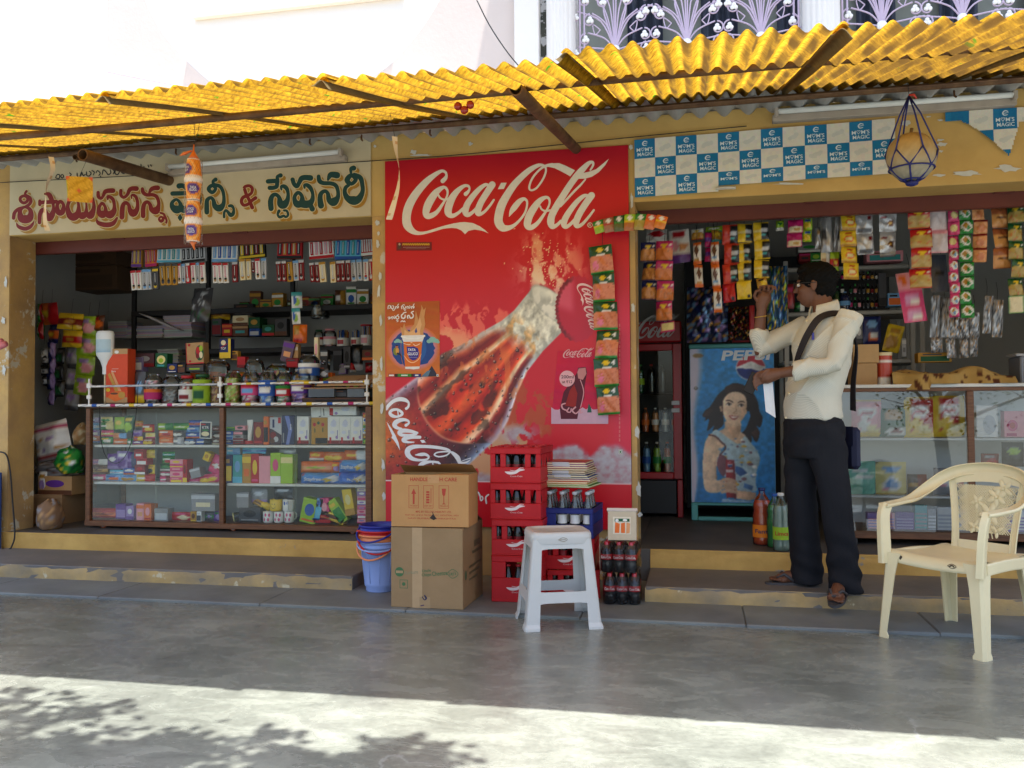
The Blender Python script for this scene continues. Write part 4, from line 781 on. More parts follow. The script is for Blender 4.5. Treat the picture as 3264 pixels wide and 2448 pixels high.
# hanging rows of pens and stationery
CARD = [('D',1165,1255,268,420,'must','pur','yel','pack of coloured notebooks'), ('D',1290,1390,262,415,'org','mag','must','orange notebook cover pack'), ('D',1392,1605,258,380,'wht','cyan','teal','white and blue razor card'), ('D',1608,1818,248,375,'sil','blk','blk','white card with black pens'),
 ('C',215,440,218,375,'wht','lblu','blu','white card with blue pens'), ('C',458,685,210,338,'blk','yel','dred','black pen display carton'), ('C',790,1005,195,345,'red','blk','gold','red pen display carton'), ('C',1075,1292,185,345,'wht','red','lpink','white card with red dotted pens'), ('C',1298,1530,175,355,'cyan','blu','teal','light blue display carton'), ('C',1532,1640,168,318,'red','wht','wht','red and white pen carton')]
for k, (zr, x0, x1, y0, y1, a, b, c, ds) in enumerate(CARD):
    n = 5; ops = [('r',0,0,1,.16,b)]+[('r',.06+.19*i,.22,.18+.19*i,.94,c if i % 2 else b) for i in range(n)]+[('r',.1+.19*i,.3,.13+.19*i,.86,'sil') for i in range(n)]
    item('bx', zr, x0, x1, y0, y1, .62, a, b, c, ds, 'in the upper hanging row under the left shutter', 'display_card', -3 if k % 2 else 2, .03, 'hanging display cards', ops)
PEN = '''D 1165 1210 450 622 w;D 1212 1254 448 620 w;D 1256 1308 440 620 s;D 1312 1342 440 615 s;D 1352 1402 435 615 k;D 1420 1468 388 578 y;D 1470 1518 388 578 y;D 1520 1568 388 578 y;D 1572 1606 388 562 w;D 1608 1638 392 560 s;D 1642 1686 385 560 r;D 1690 1734 382 560 w;D 1736 1760 382 558 s;D 1764 1818 380 560 w;C 222 264 382 560 w;C 268 310 382 560 w;C 314 360 382 560 w;C 392 440 375 552 d;C 462 510 348 535 c;C 516 558 346 530 c;C 564 594 362 465 d;C 598 642 345 525 w;C 648 692 342 525 s;C 786 828 370 545 d;C 832 870 366 545 d;C 876 930 352 548 y;C 932 980 362 538 s;C 978 1024 358 536 d;C 1080 1120 382 550 d;C 1124 1162 378 552 d;C 1166 1222 374 552 c;C 1258 1306 372 556 c;C 1308 1346 366 548 d;C 1352 1390 362 545 d;C 1396 1436 360 545 d;C 1440 1490 356 545 s;C 1494 1540 352 538 s;C 1546 1592 350 540 b;C 1596 1636 348 535 r'''
PC = dict(w=('wht','red','pink','white blister pen pack with red header'), s=('sil','lblu','dgry','silver grey blister pen pack'), k=('dgry','yel','blk','black pen pack with yellow ends'), y=('must','dgry','blk','mustard card pen pack'), r=('red','wht','sil','red pen pack'), d=('dred','sil','blk','dark maroon pen pack'), c=('cream','must','sil','cream pen pack'), b=('wht','lblu','red','white and blue pen pack'))
for k, t in enumerate(PEN.split(';')):
    zr, x0, x1, y0, y1, c = t.split(); a, b, e, ds = PC[c]
    ops = [('r',0,.88,1,1,b), ('r',.34,.3,.58,.84,e), ('r',.42,.34,.5,.8,'wht'), ('e',.5,.17,.26,.11,'tan' if c == 'w' else b), ('e',.5,.22,.24,.06,'blk' if c == 'w' else e)]
    item('bx', zr, int(x0), int(x1), int(y0), int(y1), .56+.01*(k % 3), a, b, e, ds, 'in the lower hanging row', 'pen_pack', -5+(k*7 % 5), .014, 'hanging pen packs', ops)
# goods on the rack
def stack(label, zr, x0, x1, y0, y1, wy, n, col, d=.25, name='paper_stack', jit=.01):
    x, z, w, h = rect(zr, x0, x1, y0, y1, wy); m = MB(); q = random.Random(int(x0)); 
    for i in range(n):
        dx = q.uniform(-jit, jit); c = tuple(int(v*q.uniform(.82, 1.05)) for v in kc(col)); m.box((-w/2+dx, -d/2+q.uniform(-.006,.006), h*i/n+.0006), (w/2+dx, d/2, h*(i+1)/n), .001, c)
    solo(m, name, 'print_matte', label, 'paper stack', (x, wy, z))
stack('grey loose stack of paper sheets at the left end of the rack shelf', 'D',1030,1192,905,1055,1.6,16,(178,172,176)); stack('middle grey paper stack with bent sheets on the rack shelf', 'D',1196,1508,948,1052,1.6,12,(184,178,182)); stack('tallest pale paper stack on the rack shelf', 'D',1512,1756,835,1048,1.6,22,(190,186,190)); stack('lower pale paper stack behind the jars', 'E',880,1200,320,540,1.5,10,(170,166,168))
m = MB()
for k in range(5): m.box((-.3+.03*k, -.1, .004*k), (.02+.03*k, .1, .004*k+.003), 0, (192,188,190))
x, z, w, h = rect('D',1310,1560,850,950,1.5); solo(m, 'bent_sheets', 'print_matte', 'bent loose sheets leaning on the paper stacks', 'paper', (x+.1, 1.5, z), (0, rad(24), 0))
for t in (('bx',435,605,752,850,'blk','dgry','brn','black carton on top of the shelf boxes'), ('bx',425,560,852,935,'cream','brn','tan','cream printed carton under the black carton'), ('bx',425,560,937,1030,'brn','tan','teal','brown carton at the bottom of the shelf boxes'), ('bx',566,664,868,962,'dgrn','gold','dgry','dark green tin box on the shelf'), ('bx',572,662,966,1030,'blu','sil','dblu','blue box pair under the green tin'), ('bx',684,790,932,1028,'dgrn','red','teal','green box with a red top on the shelf'), ('bx',335,420,925,1028,'red','org','yel','small red and orange box stack on the shelf'), ('rl',195,370,812,885,'must','yel','brn','yellow roll of packets leaning on the shelf'), ('bx',240,328,880,1030,'dgry','dred','dgrn','dark box at the left on the shelf'), ('bx',795,900,880,1028,'dgry','brn','blk','dark open carton on the shelf')):
    item(t[0], 'C', *t[1:5], 1.55, *t[5:8], t[8], 'in the left shop', d=.14)
for x0, x1, y0, y1, cont, lab, lid, ds in ((1085,1240,702,872,('gry','dgry'),None,None,'large clear jar on the rack shelf'), (1112,1190,862,1012,('grn','lime','red'),('wht','red'),'dgrn','small jar with green sweets on the rack shelf'), (1195,1302,852,1008,('lpink','wht'),('wht','lpink'),'lpink','pink lidded jar on the rack shelf')):
    x, z, w, h = rect('C', x0, x1, y0, y1, 1.5); jar_thing('sweet_jar', U(ds), 'jar', (x, 1.5, 1.6455 if y1 > 900 else z), w, h, cont, lab, lid, .5)
for k, (x0, x1, y0, y1, c) in enumerate(((1312,1414,850,995,'red'), (1434,1516,850,997,'red'), (1520,1622,815,1000,'lpink'))):
    x, z, w, h = rect('C', x0, x1, y0, y1, 1.5); T = thing('pen_cup', U('white labelled tub of upright pens on the rack shelf'), 'pen tub', (x, 1.5, 1.6455), 0, 'tubs of pens'); m = MB(); q = random.Random(k)
    for i in range(26):
        a = q.uniform(0, 6.3); r = w*.4*q.random()**.5; m.tube([(r*math.cos(a), r*math.sin(a), h*.1), (r*1.15*math.cos(a), r*1.15*math.sin(a), h*q.uniform(.82, 1))], .004, 5, kc(q.choice(['dred','blk','gold','sil','blu'])))
    m.build('pen_bundle', 'plastic', T); m = MB(); m.lathe([(w*.46,0), (w*.48,.01), (w*.48,h*.5)], 20, (0,0,0), kc('wht'), cap=False); m.grid(lambda u, v: (w*.485*math.cos(-2.3+u*1.2), w*.485*math.sin(-2.3+u*1.2), h*(.12+.25*v)), 8, 1, lambda u, v: kc(c)); m.build('tub', 'plastic', T)
    if k == 2: m = MB(); m.lathe([(w*.5,h*.93), (w*.5,h), (w*.48,h)], 18, (0,0,0), kc('red')); m.build('lid', 'plastic', T)
for t in (('bx',1290,1365,1140,1330,'blk','dgry','blk','dark packet among the brushes'), ('bx',1380,1440,1120,1320,'dgry','blk','sil','dark blister card among the brushes'), ('pk',1440,1540,1100,1330,'blk','sil','dgry','black comb pouch'), ('bx',1545,1640,1150,1240,'brn','org','dred','brown and orange carton'), ('bx',1180,1240,1150,1330,'dgry','wht','blk','grey card'), ('rl',1160,1250,1232,1282,'wht','lblu','org','small white sweet packet'), ('bx',1340,1400,1270,1362,'lav','gry','gry','lavender grey box'), ('pk',1425,1480,1260,1345,'red','wht','red','small red pouch'), ('pk',1560,1645,1260,1350,'dred','red','blk','dark red pouch')):
    item(t[0], 'C', *t[1:5], 1.2, *t[5:8], t[8], 'at the right of the lower rack', d=.06)
# dark cartons piled at the upper left of the shop
for x0, x1, y0, y1, ds in ((640,1115,300,428,'upper dark brown carton'), (650,1120,432,640,'lower dark brown carton with a printed mark')): item('bx', 'D', x0, x1, y0, y1, 1.62, (92,68,48), (78,58,42), (70,50,38), ds, 'on top of the left rack', d=.3)
item('bx', 'D', 345, 600, 395, 690, 1.7, (40,40,42), (34,34,36), (30,30,32), 'black box', 'in the dark upper left corner of the shop', d=.25)
# hanging strips at the far left: chips, foil sachets
def strip(name, label, zr, x0, x1, y0, y1, wy, n, paint_args, t=.03, tilt=0., grp='hanging sachet strips', mat='print_film', part='sachet', hang=True, nx=9, ny=10, wob=.06, taper=1.):
    x, z, w, h = rect(zr, x0, x1, y0, y1, wy); T = thing(name, U(label), 'sachet strip', (x, wy, z+h), rot=(0, rad(tilt), 0), group=grp); sh = h/n; q = random.Random(int(x0*7+y0)); a, b, c = paint_args[:3]; ops = paint_args[3] if len(paint_args) > 3 else None
    me = None
    for i in range(n):
        if me is None or i < 3:
            m = MB(); SEED[0] += 1; pillow(m, w, sh*1.0, min(t, sh*.5), painter(a, ops or gen_ops(b, c, SEED[0]//3), SEED[0]), nx, ny, False, SEED[0], wr=.22)
            o = m.build(part, mat, T); me = o.data
        else: o = bpy.data.objects.new(part, me); C.objects.link(o); o.parent = T
        o.location = (w*wob*math.sin(i*1.9+x0), -.004*(i % 2), -sh*(i+1)); o.rotation_euler = (q.uniform(-.2,.2), q.uniform(-.04,.04), q.uniform(-.4,.35))
    if hang: m = MB(); m.tube([(0,0,-.005), (.004,.0,.06), (0,.01,.12)], .0015, 4); m.build('string', 'black_rack', T)
    return T
for zr, x0, x1, y0, y1, n, a, b, c, ds in (('G',105,200,175,680,2,'grn','red','wht','green and white chip packet strip'), ('G',160,420,160,470,1,'org','red','yel','orange chip packet'), ('G',230,420,460,740,1,'dblu','org','yel','dark blue chip packet'), ('G',425,720,300,540,1,'yel','dred','must','upper yellow banana chip packet'), ('G',430,735,550,795,1,'yel','red','must','lower yellow banana chip packet'), ('G',690,940,350,1480,4,'lime','lpink','lav','long lime green snack strip'), ('G',520,700,800,1700,3,'gry','dgry','lav','grey foil sachet strip'), ('G',335,470,800,1500,3,'blk','dgrn','dgry','black glossy sachet strip'), ('G',245,345,720,1620,4,'dblu','lav','dgry','dark blue sachet strip'), ('G',160,240,900,1350,3,'blk','sil','dgry','narrow black sachet strip'), ('G',115,240,800,965,1,'sil','wht','gry','single silver sachet'), ('G',850,1060,330,560,1,'brn','org','red','brown crinkled wafer bag')):
    strip('sachet_strip', ds+' hanging at the left side of the left shop', zr, x0, x1, y0, y1, .95 if x0 > 500 else .85, n, (a, b, c), .05, 4 if x0 > 400 else 0)
# sacks and cartons on the floor at the far left
def blob(name, label, cat, c, r, paint, mat='print_film', seed=1, nu=22, nv=14, amp=.14):
    q = np.random.default_rng(seed); ph = q.uniform(0, 6, 6); m = MB()
    def f(u, v):
        a, b = 2*PI*u, PI*v; k = 1+amp*(math.sin(3*a+ph[0]+2*b)*math.sin(4*b+ph[1])+.5*math.sin(7*a+ph[2])*math.sin(6*b+ph[3])+.35*math.sin(12*a+ph[4])*math.sin(11*b+ph[5]))
        z = -math.cos(b)*r[2]*k; return (r[0]*k*math.sin(b)*math.cos(a), r[1]*k*math.sin(b)*math.sin(a), max(z, -r[2]*.72)+r[2]*.72)
    m.grid(f, nu, nv, paint, True, True); return solo(m, name, mat, label, cat, c)
x, z, w, h = rect('H',250,640,880,1090,.62); item('bx','H',245,640,880,1100,.62,'tan','brn','pur','upper brown carton with a printed panel','under the sweet bag at the far left',d=.3); item('bx','H',180,525,1095,1460,.6,(150,118,84),(138,108,76),(138,108,76),'plain lower brown carton','on the floor left of the counter',d=.3)
item('pk','H',85,505,240,690,.62,'wht','mag','must','white and pink patterned sack of sachets','at the far left of the shop','snack_pouch',-12,.16,None,[('r',.0,.78,1,.84,'mag'),('r',0,.05,1,.12,'red')]+[('r',.05+.24*i,.2+.17*j,.2+.24*i,.28+.17*j,('must','lav','wht')[(i+j) % 3]) for i in range(4) for j in range(3)])
x, z, w, h = rect('H',320,620,500,860,.5); blob('snack_bag', 'green and yellow crumpled snack bag at the far left of the counter', 'bag', (x, .5, z), (w/2, .1, h/2), painter('grn', [('n','yel',.12), ('n','wht',.06), ('n','dgrn',.2)], 3), seed=3)
x, z, w, h = rect('H',70,640,680,900,.6); blob('plastic_bag', 'clear plastic bag of sweets spread over the brown carton', 'bag', (x, .6, z), (w/2, .12, h/2), painter('gry', [('n','wht',.2), ('n','brn',.15), ('n','dgry',.15)], 5), seed=5)
x, z, w, h = rect('H',500,650,235,520,.66); blob('plastic_bag', 'cream plastic sack behind the green snack bag', 'bag', (x, .7, z), (w/2, .1, h/2), painter('tan', [('n','cream',.3)], 6), seed=6)
x, z, w, h = rect('H',95,190,840,1090,.48); item('pk','H',92,190,840,1090,.48,'wht','lav','must','white and yellow pouch','hanging by the far left carton')
x, z, w, h = rect('H',-60,200,1090,1510,.06); blob('cloth_bag', 'brown translucent bundle slumped against the left pillar', 'bag', (x+.0, .2, .2135), (w*.42, .12, h*.5), painter((128,100,76), [('n','tan',.2), ('n','gry',.12)], 9), 'print_matte', 7, amp=.1)
# ---------------------------------------------------------------- left glass counter
CX0, CX1, CY0, CY1, CZ0, CZ1 = -4.565, -2.262, .3, .74, .262, 1.142
T = thing('display_counter', 'long wooden framed glass counter of the left shop on castors', 'counter', (CX0, CY0, .2135)); O = Vector((CX0, CY0, .2135))
def cpart(name, mat, *bx, ch=.003, col=None):
    m = MB(col)
    for a, b in bx: m.box(Vector(a)-O, Vector(b)-O, ch)
    return m.build(name, mat, T)
XM = Y(708,1480,.3).x; S1 = (Y(500,1419,.3).z+Y(950,1420,.3).z)/2; S2 = (Y(500,1541,.3).z+Y(950,1543,.3).z)/2
for x in (CX0, XM-.018, CX1-.045): cpart('frame_post', 'wood', ((x, CY0-.012, CZ0+.001), (x+(.036 if x != CX1-.045 else .046), CY0+.03, CZ1-.022)))
for x in (CX0, CX1-.04): cpart('frame_post', 'wood', ((x, CY1-.03, CZ0+.001), (x+.04, CY1, CZ1-.022)))
cpart('bottom_rail', 'wood', ((CX0-.004, CY0-.016, CZ0-.03), (CX1+.004, CY1, CZ0+.008)))
for nm, zz in (('shelf', S1), ('shelf', S2)): cpart(nm, 'white_lam', ((CX0+.04, CY0+.035, zz-.018), (XM-.02, CY1-.02, zz))); cpart(nm, 'white_lam', ((XM+.02, CY0+.035, zz-.018), (CX1-.05, CY1-.02, zz)))
cpart('back_panel', 'inner_wall', ((CX0+.04, CY1-.018, CZ0+.01), (CX1-.04, CY1-.004, CZ1-.024)), ch=0)
cpart('end_panel', 'wood_dark', ((CX1-.012, CY0+.034, CZ0+.01), (CX1-.002, CY1-.032, CZ1-.024)), ch=0)
for a, b, y in ((CX0+.036, Y(497,1480,.3).x, .006), (Y(491,1480,.3).x, XM-.018, .014), (XM+.018, Y(944,1480,.3).x, .006), (Y(938,1480,.3).x, CX1-.046, .014)):
    cpart('sliding_glass', 'pane', ((a, CY0+y, CZ0+.012), (b, CY0+y+.004, CZ1-.03)), ch=0)
cpart('end_glass', 'pane', ((CX0+.012, CY0+.034, CZ0+.012), (CX0+.016, CY1-.034, CZ1-.03)), ch=0)
cpart('top_board', 'wood_dark', ((CX0-.006, CY0-.006, CZ1-.02), (CX1+.02, CY1+.02, CZ1)))
def striped(a, b, r, n, seed, plain=()):
    m = MB(); q = ['blu','mag','yel']; L = b-a; k = 0
    for i in range(n):
        for s, e, c in ((0,.74,'wht'), (.74,1,q[i % 3])):
            t0, t1 = (i+s)/n, (i+e)/n; m.tube([a+L*t0, a+L*t1], r*(1.0 if c == 'wht' else 1.12), 8, kc(c if not (plain and plain[0] < t0 < plain[1]) else 'sil'), cap=False)
        t0 = (i+.12)/n; m.tube([a+L*t0+Vector((0,-r*.9,-r*.7)), a+L*(t0+.4/n)+Vector((0,-r*.9,r*.6))], r*.16, 4, kc('blk'))
    return m
striped(Vector((-.06,-.012,CZ1-.2135+.002)), Vector((CX1-CX0+.03,-.012,CZ1-.2135+.002)), .011, 15, 1).build('striped_edging', 'plastic', T)
RZ = Y(700,1225,.29).z-.2135
striped(Vector((.02,-.012,RZ-.004)), Vector((CX1-CX0-.02,-.012,RZ+.006)), .008, 15, 2, (0,.48)).build('guard_rail', 'plastic', T)
for x in (.03, XM-CX0-.01, CX1-CX0-.03):
    m = MB(kc('wht')); m.box((x-.006,-.02,CZ1-.2135), (x+.006,-.006,RZ+.055), .002); m.box((x-.018,-.024,RZ-.016), (x+.018,-.003,RZ+.02), .003); m.box((x-.018,-.024,RZ-.1), (x+.018,-.003,RZ-.07), .003); m.build('rail_post', 'plastic', T)
for px in (322, 738, 1120):
    x = Y(px,1690,.3).x-CX0; m = MB(); m.T = Matrix.Translation((x,.03,.022)) @ Matrix.Rotation(PI/2, 4, 'X'); m.lathe([(.012,-.01,kc('gry')), (.022,-.01,kc('org')), (.022,.01,kc('org')), (.012,.01,kc('gry'))], 16); m.T = None; m.box((x-.012,.016,.02), (x+.012,.044,.05), .002, kc('sil')); m.build('castor', 'plastic', T)
m = MB(); a = [Y(250+x/3.686, 1250+y/3.686, .283)-O for x, y in ((245,160),(250,400),(280,640),(340,780),(430,836),(520,790),(600,650),(650,420),(690,160),(700,-60),(730,-140))]; m.tube(smooth_path([tuple(p) for p in a], 4), .0028, 5); m.build('hanging_cord', 'black_rack', T)
# counter contents: kind x0 x1 y0 y1 colours
def fill(zr, where, rows, grp):
    for r in rows.strip().split('\n'):
        p = r.split('|'); kd, x0, x1, y0, y1 = p[0].split(); c = p[1].split(); rot = float(p[3]) if len(p) > 3 else 0.
        wy = .43 if kd != 'bx' else .42
        item(kd, zr, float(x0), float(x1), float(y0), float(y1), wy, c[0], c[1], c[2], p[2], where, None, rot, .085 if kd == 'bx' else None, grp)
G1 = 'goods in the left counter'
fill('A', 'on the upper counter shelf, first bay', '''rl 145 255 297 360|pur lav wht|purple sweet roll
rl 148 248 362 440|lblu wht blu|pale blue and white roll
rl 148 248 444 512|lav wht pur|lilac and white roll
rl 146 252 515 596|org blu wht|orange and blue roll
rl 264 402 290 352|pyel grn yel|pale yellow packet
rl 264 412 352 442|grn pyel wht|green biscuit packet high in its pile
rl 268 412 448 522|pink yel wht|pink and yellow packet
rl 268 408 525 604|grn wht yel|green biscuit packet at the bottom of its pile
pk 422 545 292 476|lime dgrn yel|olive green pouch
pk 540 662 275 478|dgrn lime yel|dark green pouch with yellow marks
rl 408 566 480 546|peach lblu org|peach and blue packet
rl 412 574 548 614|org peach wht|orange packet beneath the peach packet
rl 578 640 545 614|grn wht grn|small green packet
rl 632 762 568 622|pur org wht|purple packet at the bottom
rl 640 752 448 520|lav pur gry|mauve grey packet
rl 650 758 520 572|org yel pur|small orange packet
rl 668 762 335 412|must org brn|golden brown bun packet
rl 752 894 378 472|red yel wht|red packet with a yellow end
rl 788 902 478 542|pyel pink yel|yellow and pink packet
rl 758 902 545 622|dred yel wht|maroon packet with a yellow end''', G1)
fill('A', 'on the upper counter shelf, second bay', '''rl 934 1116 364 446|lime grn wht|lime green biscuit packet, upper left
rl 1118 1304 362 448|grn lime wht|green biscuit packet, upper right
rl 944 1112 447 524|org red wht|orange packet above the other orange one
rl 948 1114 526 622|org wht peach|orange packet at the bottom
rl 1112 1238 455 524|dgry wht brn|dark grey packet
rl 1118 1238 526 622|gry sil wht|light grey packet
rl 1298 1452 328 410|blu org dblu|topmost blue biscuit packet
rl 1268 1424 411 472|lblu blu wht|light blue packet
rl 1262 1430 474 542|blu org wht|blue packet with an orange picture
rl 1242 1402 543 624|dblu wht lblu|dark blue packet at the bottom left
rl 1378 1574 545 624|blu blk wht|bright blue packet with a dark biscuit
rl 1572 1684 392 462|brn dred wht|upper brown chocolate packet
rl 1570 1684 466 542|brn wht dgry|middle brown chocolate packet
rl 1572 1684 545 622|brn cream wht|lower brown chocolate packet''', G1)
item('bx','A',1424,1562,348,545,.325,'wht','dblu','red','white edged dark card with pale capital letters','standing in the upper second bay','display_card',2,.006,None,[('r',.08,.05,.92,.95,(40,50,66)),('t','KTR',.5,.66,.16,.55,'wht'),('r',.1,.8,.5,.88,'red'),('e',.5,.28,.34,.14,'cream'),('e',.5,.5,.3,.04,'grn')])
fill('A', 'on the middle counter shelf, first bay', '''rl 138 342 785 856|mag wht pur|purple and white roll at the top
rl 138 346 858 962|brn gold brn|brown and gold wafer roll
rl 138 326 964 1034|pink wht mag|pink and white roll at the bottom
pk 340 480 720 905|pur lav wht|purple chocolate pouch
pk 450 600 690 900|lav pur wht|lilac chocolate pouch
pk 570 700 700 900|pur dblu lav|dark purple chocolate pouch
rl 368 528 912 968|cyan wht blu|blue and white packet
rl 318 506 966 1044|lblu org blu|blue packet with an orange picture
rl 528 692 888 970|blu org wht|blue and orange packet, upper
rl 498 692 970 1050|lblu must blu|blue and yellow packet, lower
bx 694 800 668 775|red dred wht|red box topmost in its pile
pk 788 900 676 775|yel must yel|yellow pouch at the top
bx 718 842 776 852|red wht dred|red box second in its pile
bx 698 822 854 960|dred wht red|dark red box third in its pile
pk 808 898 852 962|yel blk must|yellow pouch at the middle
rl 678 902 960 1056|yel red wht|yellow and red packet at the bottom''', G1)
fill('A', 'on the middle counter shelf, second bay', '''rl 988 1136 698 762|grn teal wht|green packet topmost
rl 986 1130 764 842|grn red wht|green packet in the middle
rl 962 1120 843 926|dgrn wht grn|dark green packet below
rl 958 1114 928 988|dred wht pink|maroon packet
rl 956 1114 988 1064|pink dred wht|rose packet at the bottom
bx 1112 1262 788 856|lpink pink yel|rose carton topmost of its stack
bx 1112 1262 857 926|pink yel lpink|rose carton second of its stack
bx 1112 1262 927 996|lpink pink yel|rose carton third of its stack
bx 1112 1262 997 1070|pink yel lpink|rose carton fourth of its stack
bx 1262 1312 788 1072|red yel dred|upright red carton
pk 1512 1682 735 960|pink red wht|pink pouch hanging askew|24
bx 1486 1562 700 800|yel must yel|yellow tag card|24
rl 1268 1430 1000 1068|pink wht mag|pink packet with a white label
rl 1425 1680 958 1066|pink yel red|rose red pouch lying on the shelf|-8
bx 1360 1480 885 1000|gry sil gry|grey carton behind the pink packets|-14''', G1)
fill('A', 'on the bottom counter shelf, left half', '''rl 150 500 1362 1480|red org dred|long red biscuit packet
bx 478 600 1310 1480|pur lav pur|purple carton pile
bx 600 690 1330 1490|lav pur wht|lilac carton pile
bx 720 808 1300 1500|lpink org peach|peach carton pile
bx 810 894 1310 1500|org lpink red|salmon carton pile
bx 930 1090 1360 1505|gry sil gry|grey carton
pk 1100 1330 1408 1512|red cream pink|red and cream pouch lying down
bx 1362 1640 1188 1392|gry sil cream|big silver grey box
bx 1352 1420 1394 1515|must brn yel|small mustard carton
bx 1424 1480 1394 1515|wht dgry sil|small white carton
pk 1485 1600 1394 1515|dgry grn lav|dark grey pouch
pk 1590 1680 1394 1515|pur lav grn|small purple pouch''', G1)
fill('B', 'on the upper counter shelf, third bay', '''bx 88 192 456 505|blu sil dblu|blue tin topmost
bx 90 192 507 556|lblu blu sil|light blue tin second
bx 90 192 557 608|dblu blu gry|dark blue tin third
bx 114 212 406 452|grn lime dgrn|small green tin on the blue tins
bx 214 332 392 446|lpink dgry gry|pinkish tin topmost
bx 190 312 448 500|dgry lpink gry|grey tin second
bx 190 312 501 552|gry dred dgry|grey tin third
bx 190 312 553 608|dred gry dgry|dark red tin at the bottom
bx 430 542 350 614|dred gold red|tall red powder pack
bx 546 606 285 616|org blk must|tall narrow orange pack''', G1)
T = thing('cream_tube', 'white cream tube standing on its red cap in the third bay', 'tube', Y(700+358/3.687, 1250+608/3.687, .42)); x, z, w, h = rect('B',298,416,325,608,.42); m = MB(); m.lathe([(w*.48,0), (w*.48,h*.13), (w*.2,h*.14)], 18, (0,0,0), kc('red')); m.build('cap', 'plastic', T); m = MB(); m.grid(lambda u, v: ((w*.2+w*.1*v)*math.cos(2*PI*u), (w*.22*(1-v)+.002)*math.sin(2*PI*u), h*(.14+.86*v)), 18, 8, lambda u, v: kc('wht'), True, True); m.build('tube_body', 'plastic', T)
item('bx','B',606,746,294,616,.42,'sil','blu','dred','silver blue cosmetics box','in the upper third bay','carton_box',0,.05,G1,[('p',((0,.0),(1,0),(1,.35),(.3,.55),(0,.6)),(74,58,66)),('e',.3,.35,.26,.12,'dred'),('e',.55,.2,.2,.1,'sil'),('e',.25,.14,.2,.08,'brn'),('r',.25,.62,.42,.92,'dblu'),('r',.72,.78,.95,.99,'red')])
item('bx','B',748,892,272,616,.42,(46,52,84),'lav','blu','dark blue box with sideways white lettering','in the upper third bay','carton_box',0,.05,G1,[('p',((.35,0),(.6,0),(.85,.5),(.6,.98),(.25,.98),(.55,.5)),(110,124,186)),('t','Asteroid',.72,.6,.06,.42,90,'wht'),('r',.1,.08,.2,.4,'gry')])
WB = [('r',0,0,1,.13,'dred'), ('r',.15,.02,.32,.24,'red'), ('r',.82,.18,.88,.5,(110,110,160)), ('e',.78,.24,.11,.06,'lav'), ('e',.5,.7,.26,.09,(204,206,222)), ('e',.4,.42,.2,.06,(208,210,226)), ('p',((.3,.8),(.55,.9),(.75,.8),(.6,.62),(.4,.66)),(196,198,216))]
for x0, x1, ds in ((930,1068,'left of the mustard card'), (1290,1426,'right beside the mustard card'), (1427,1560,'second right of the mustard card'), (1562,1697,'farthest right in its row')): item('bx','B',x0,x1,284,606,.42,'wht','red','lav','white medicine box with red foot on the upper shelf,',ds,'carton_box',0,.06,'white medicine boxes',WB)
item('bx','B',1314,1628,150,272,.42,'wht','red','lav','white medicine box lying on the upright ones','in the fourth bay','carton_box',0,.07,None,[('r',0,0,.14,1,'red'),('e',.25,.2,.06,.14,'lav'),('e',.6,.6,.16,.2,(204,206,222)),('r',.02,.7,.22,.86,'wht')])
item('bx','B',1094,1288,298,612,.42,'must','dred','brn','mustard card with lollipop prints and a dark opening','in the fourth bay','display_card',0,.05,None,[('r',.25,.02,.98,.24,'blk'),('e',.2,.74,.1,.07,'red'),('e',.7,.74,.1,.07,'red'),('e',.44,.8,.08,.06,'dgrn'),('r',.2,.44,.26,.6,'dgrn'),('r',.68,.46,.74,.62,'dgrn')]); item('bx','B',1082,1318,165,308,.43,'wht','gry','dgry','white papers standing above the mustard card','in the fourth bay','paper_pad',-4,.01,None,[('r',.48,.2,.5,.9,'gry'),('r',.62,.2,.66,.8,'dgry'),('r',.38,.14,.5,.22,'dgry')])
for k in range(6): item('bx','B',1700,1752,240+62*k,300+62*k,.42,('org','wht','cream','lblu','brn','grn')[k],('red','blu','grn','wht','tan','lime')[k],'yel',('orange','white','cream','pale blue','brown','green')[k]+' little match box','in the pile at the right end of the upper shelf',None,0,.06,G1)
fill('B', 'on the middle counter shelf', '''bx 84 182 735 1072|dblu yel must|dark blue pencil box with a yellow front
bx 188 298 735 1072|teal cyan lblu|turquoise pencil box
bx 300 400 722 1072|must yel org|yellow orange pencil box
bx 402 492 722 1072|red yel pink|red edged pencil box
bx 494 626 748 1072|lpink lpink lpink|plain pink pencil box
bx 628 748 710 1072|lime wht pink|green patterned pencil box
bx 750 888 728 1072|lime pyel lime|plain lime pencil box
pk 84 240 640 735|cyan lblu wht|crumpled blue film on the dark blue box
pk 270 548 648 724|cyan blu lblu|crumpled blue film over the yellow boxes
pk 705 892 664 728|gry sil gry|crumpled grey film over the green boxes
rl 1056 1224 698 802|org wht yel|small orange napkin pack with a white strip
rl 1226 1480 700 812|org yel peach|orange napkin pack in the middle
rl 1470 1752 680 800|org wht yel|orange napkin pack at the upper right
rl 958 1334 812 945|org peach lime|wide orange napkin pack
rl 1320 1424 820 945|org lav yel|short orange napkin pack''', G1)
def pad(x0, x1, y0, y1, ds, flip):
    x, z, w, h = rect('B', x0, x1, y0, y1, .42); m = MB(); SEED[0] += 1
    pillow(m, w, h, .12, painter([(60,110,190),(84,150,206)] if not flip else [(70,120,200),(56,96,180)], [('e',.86,.5,.1,.3,'wht'),('e',.72,.4,.08,.2,'yel'),('r',.02,.72,.12,.9,'red')], SEED[0]), 14, 9, True, SEED[0]); mp = plane((0,-.066,h*.5), (1,0,0), (0,0,1)); m.text('Stayfree', -w*.12 if not flip else w*.1, -h*.06, h*.3, mp, 0., kc('wht'), .01, ang=PI if flip else 0, fit=w*.42, sl=.1); solo(m, 'napkin_pack', 'print_film', ds, 'packet', (x, .42, z), None, G1)
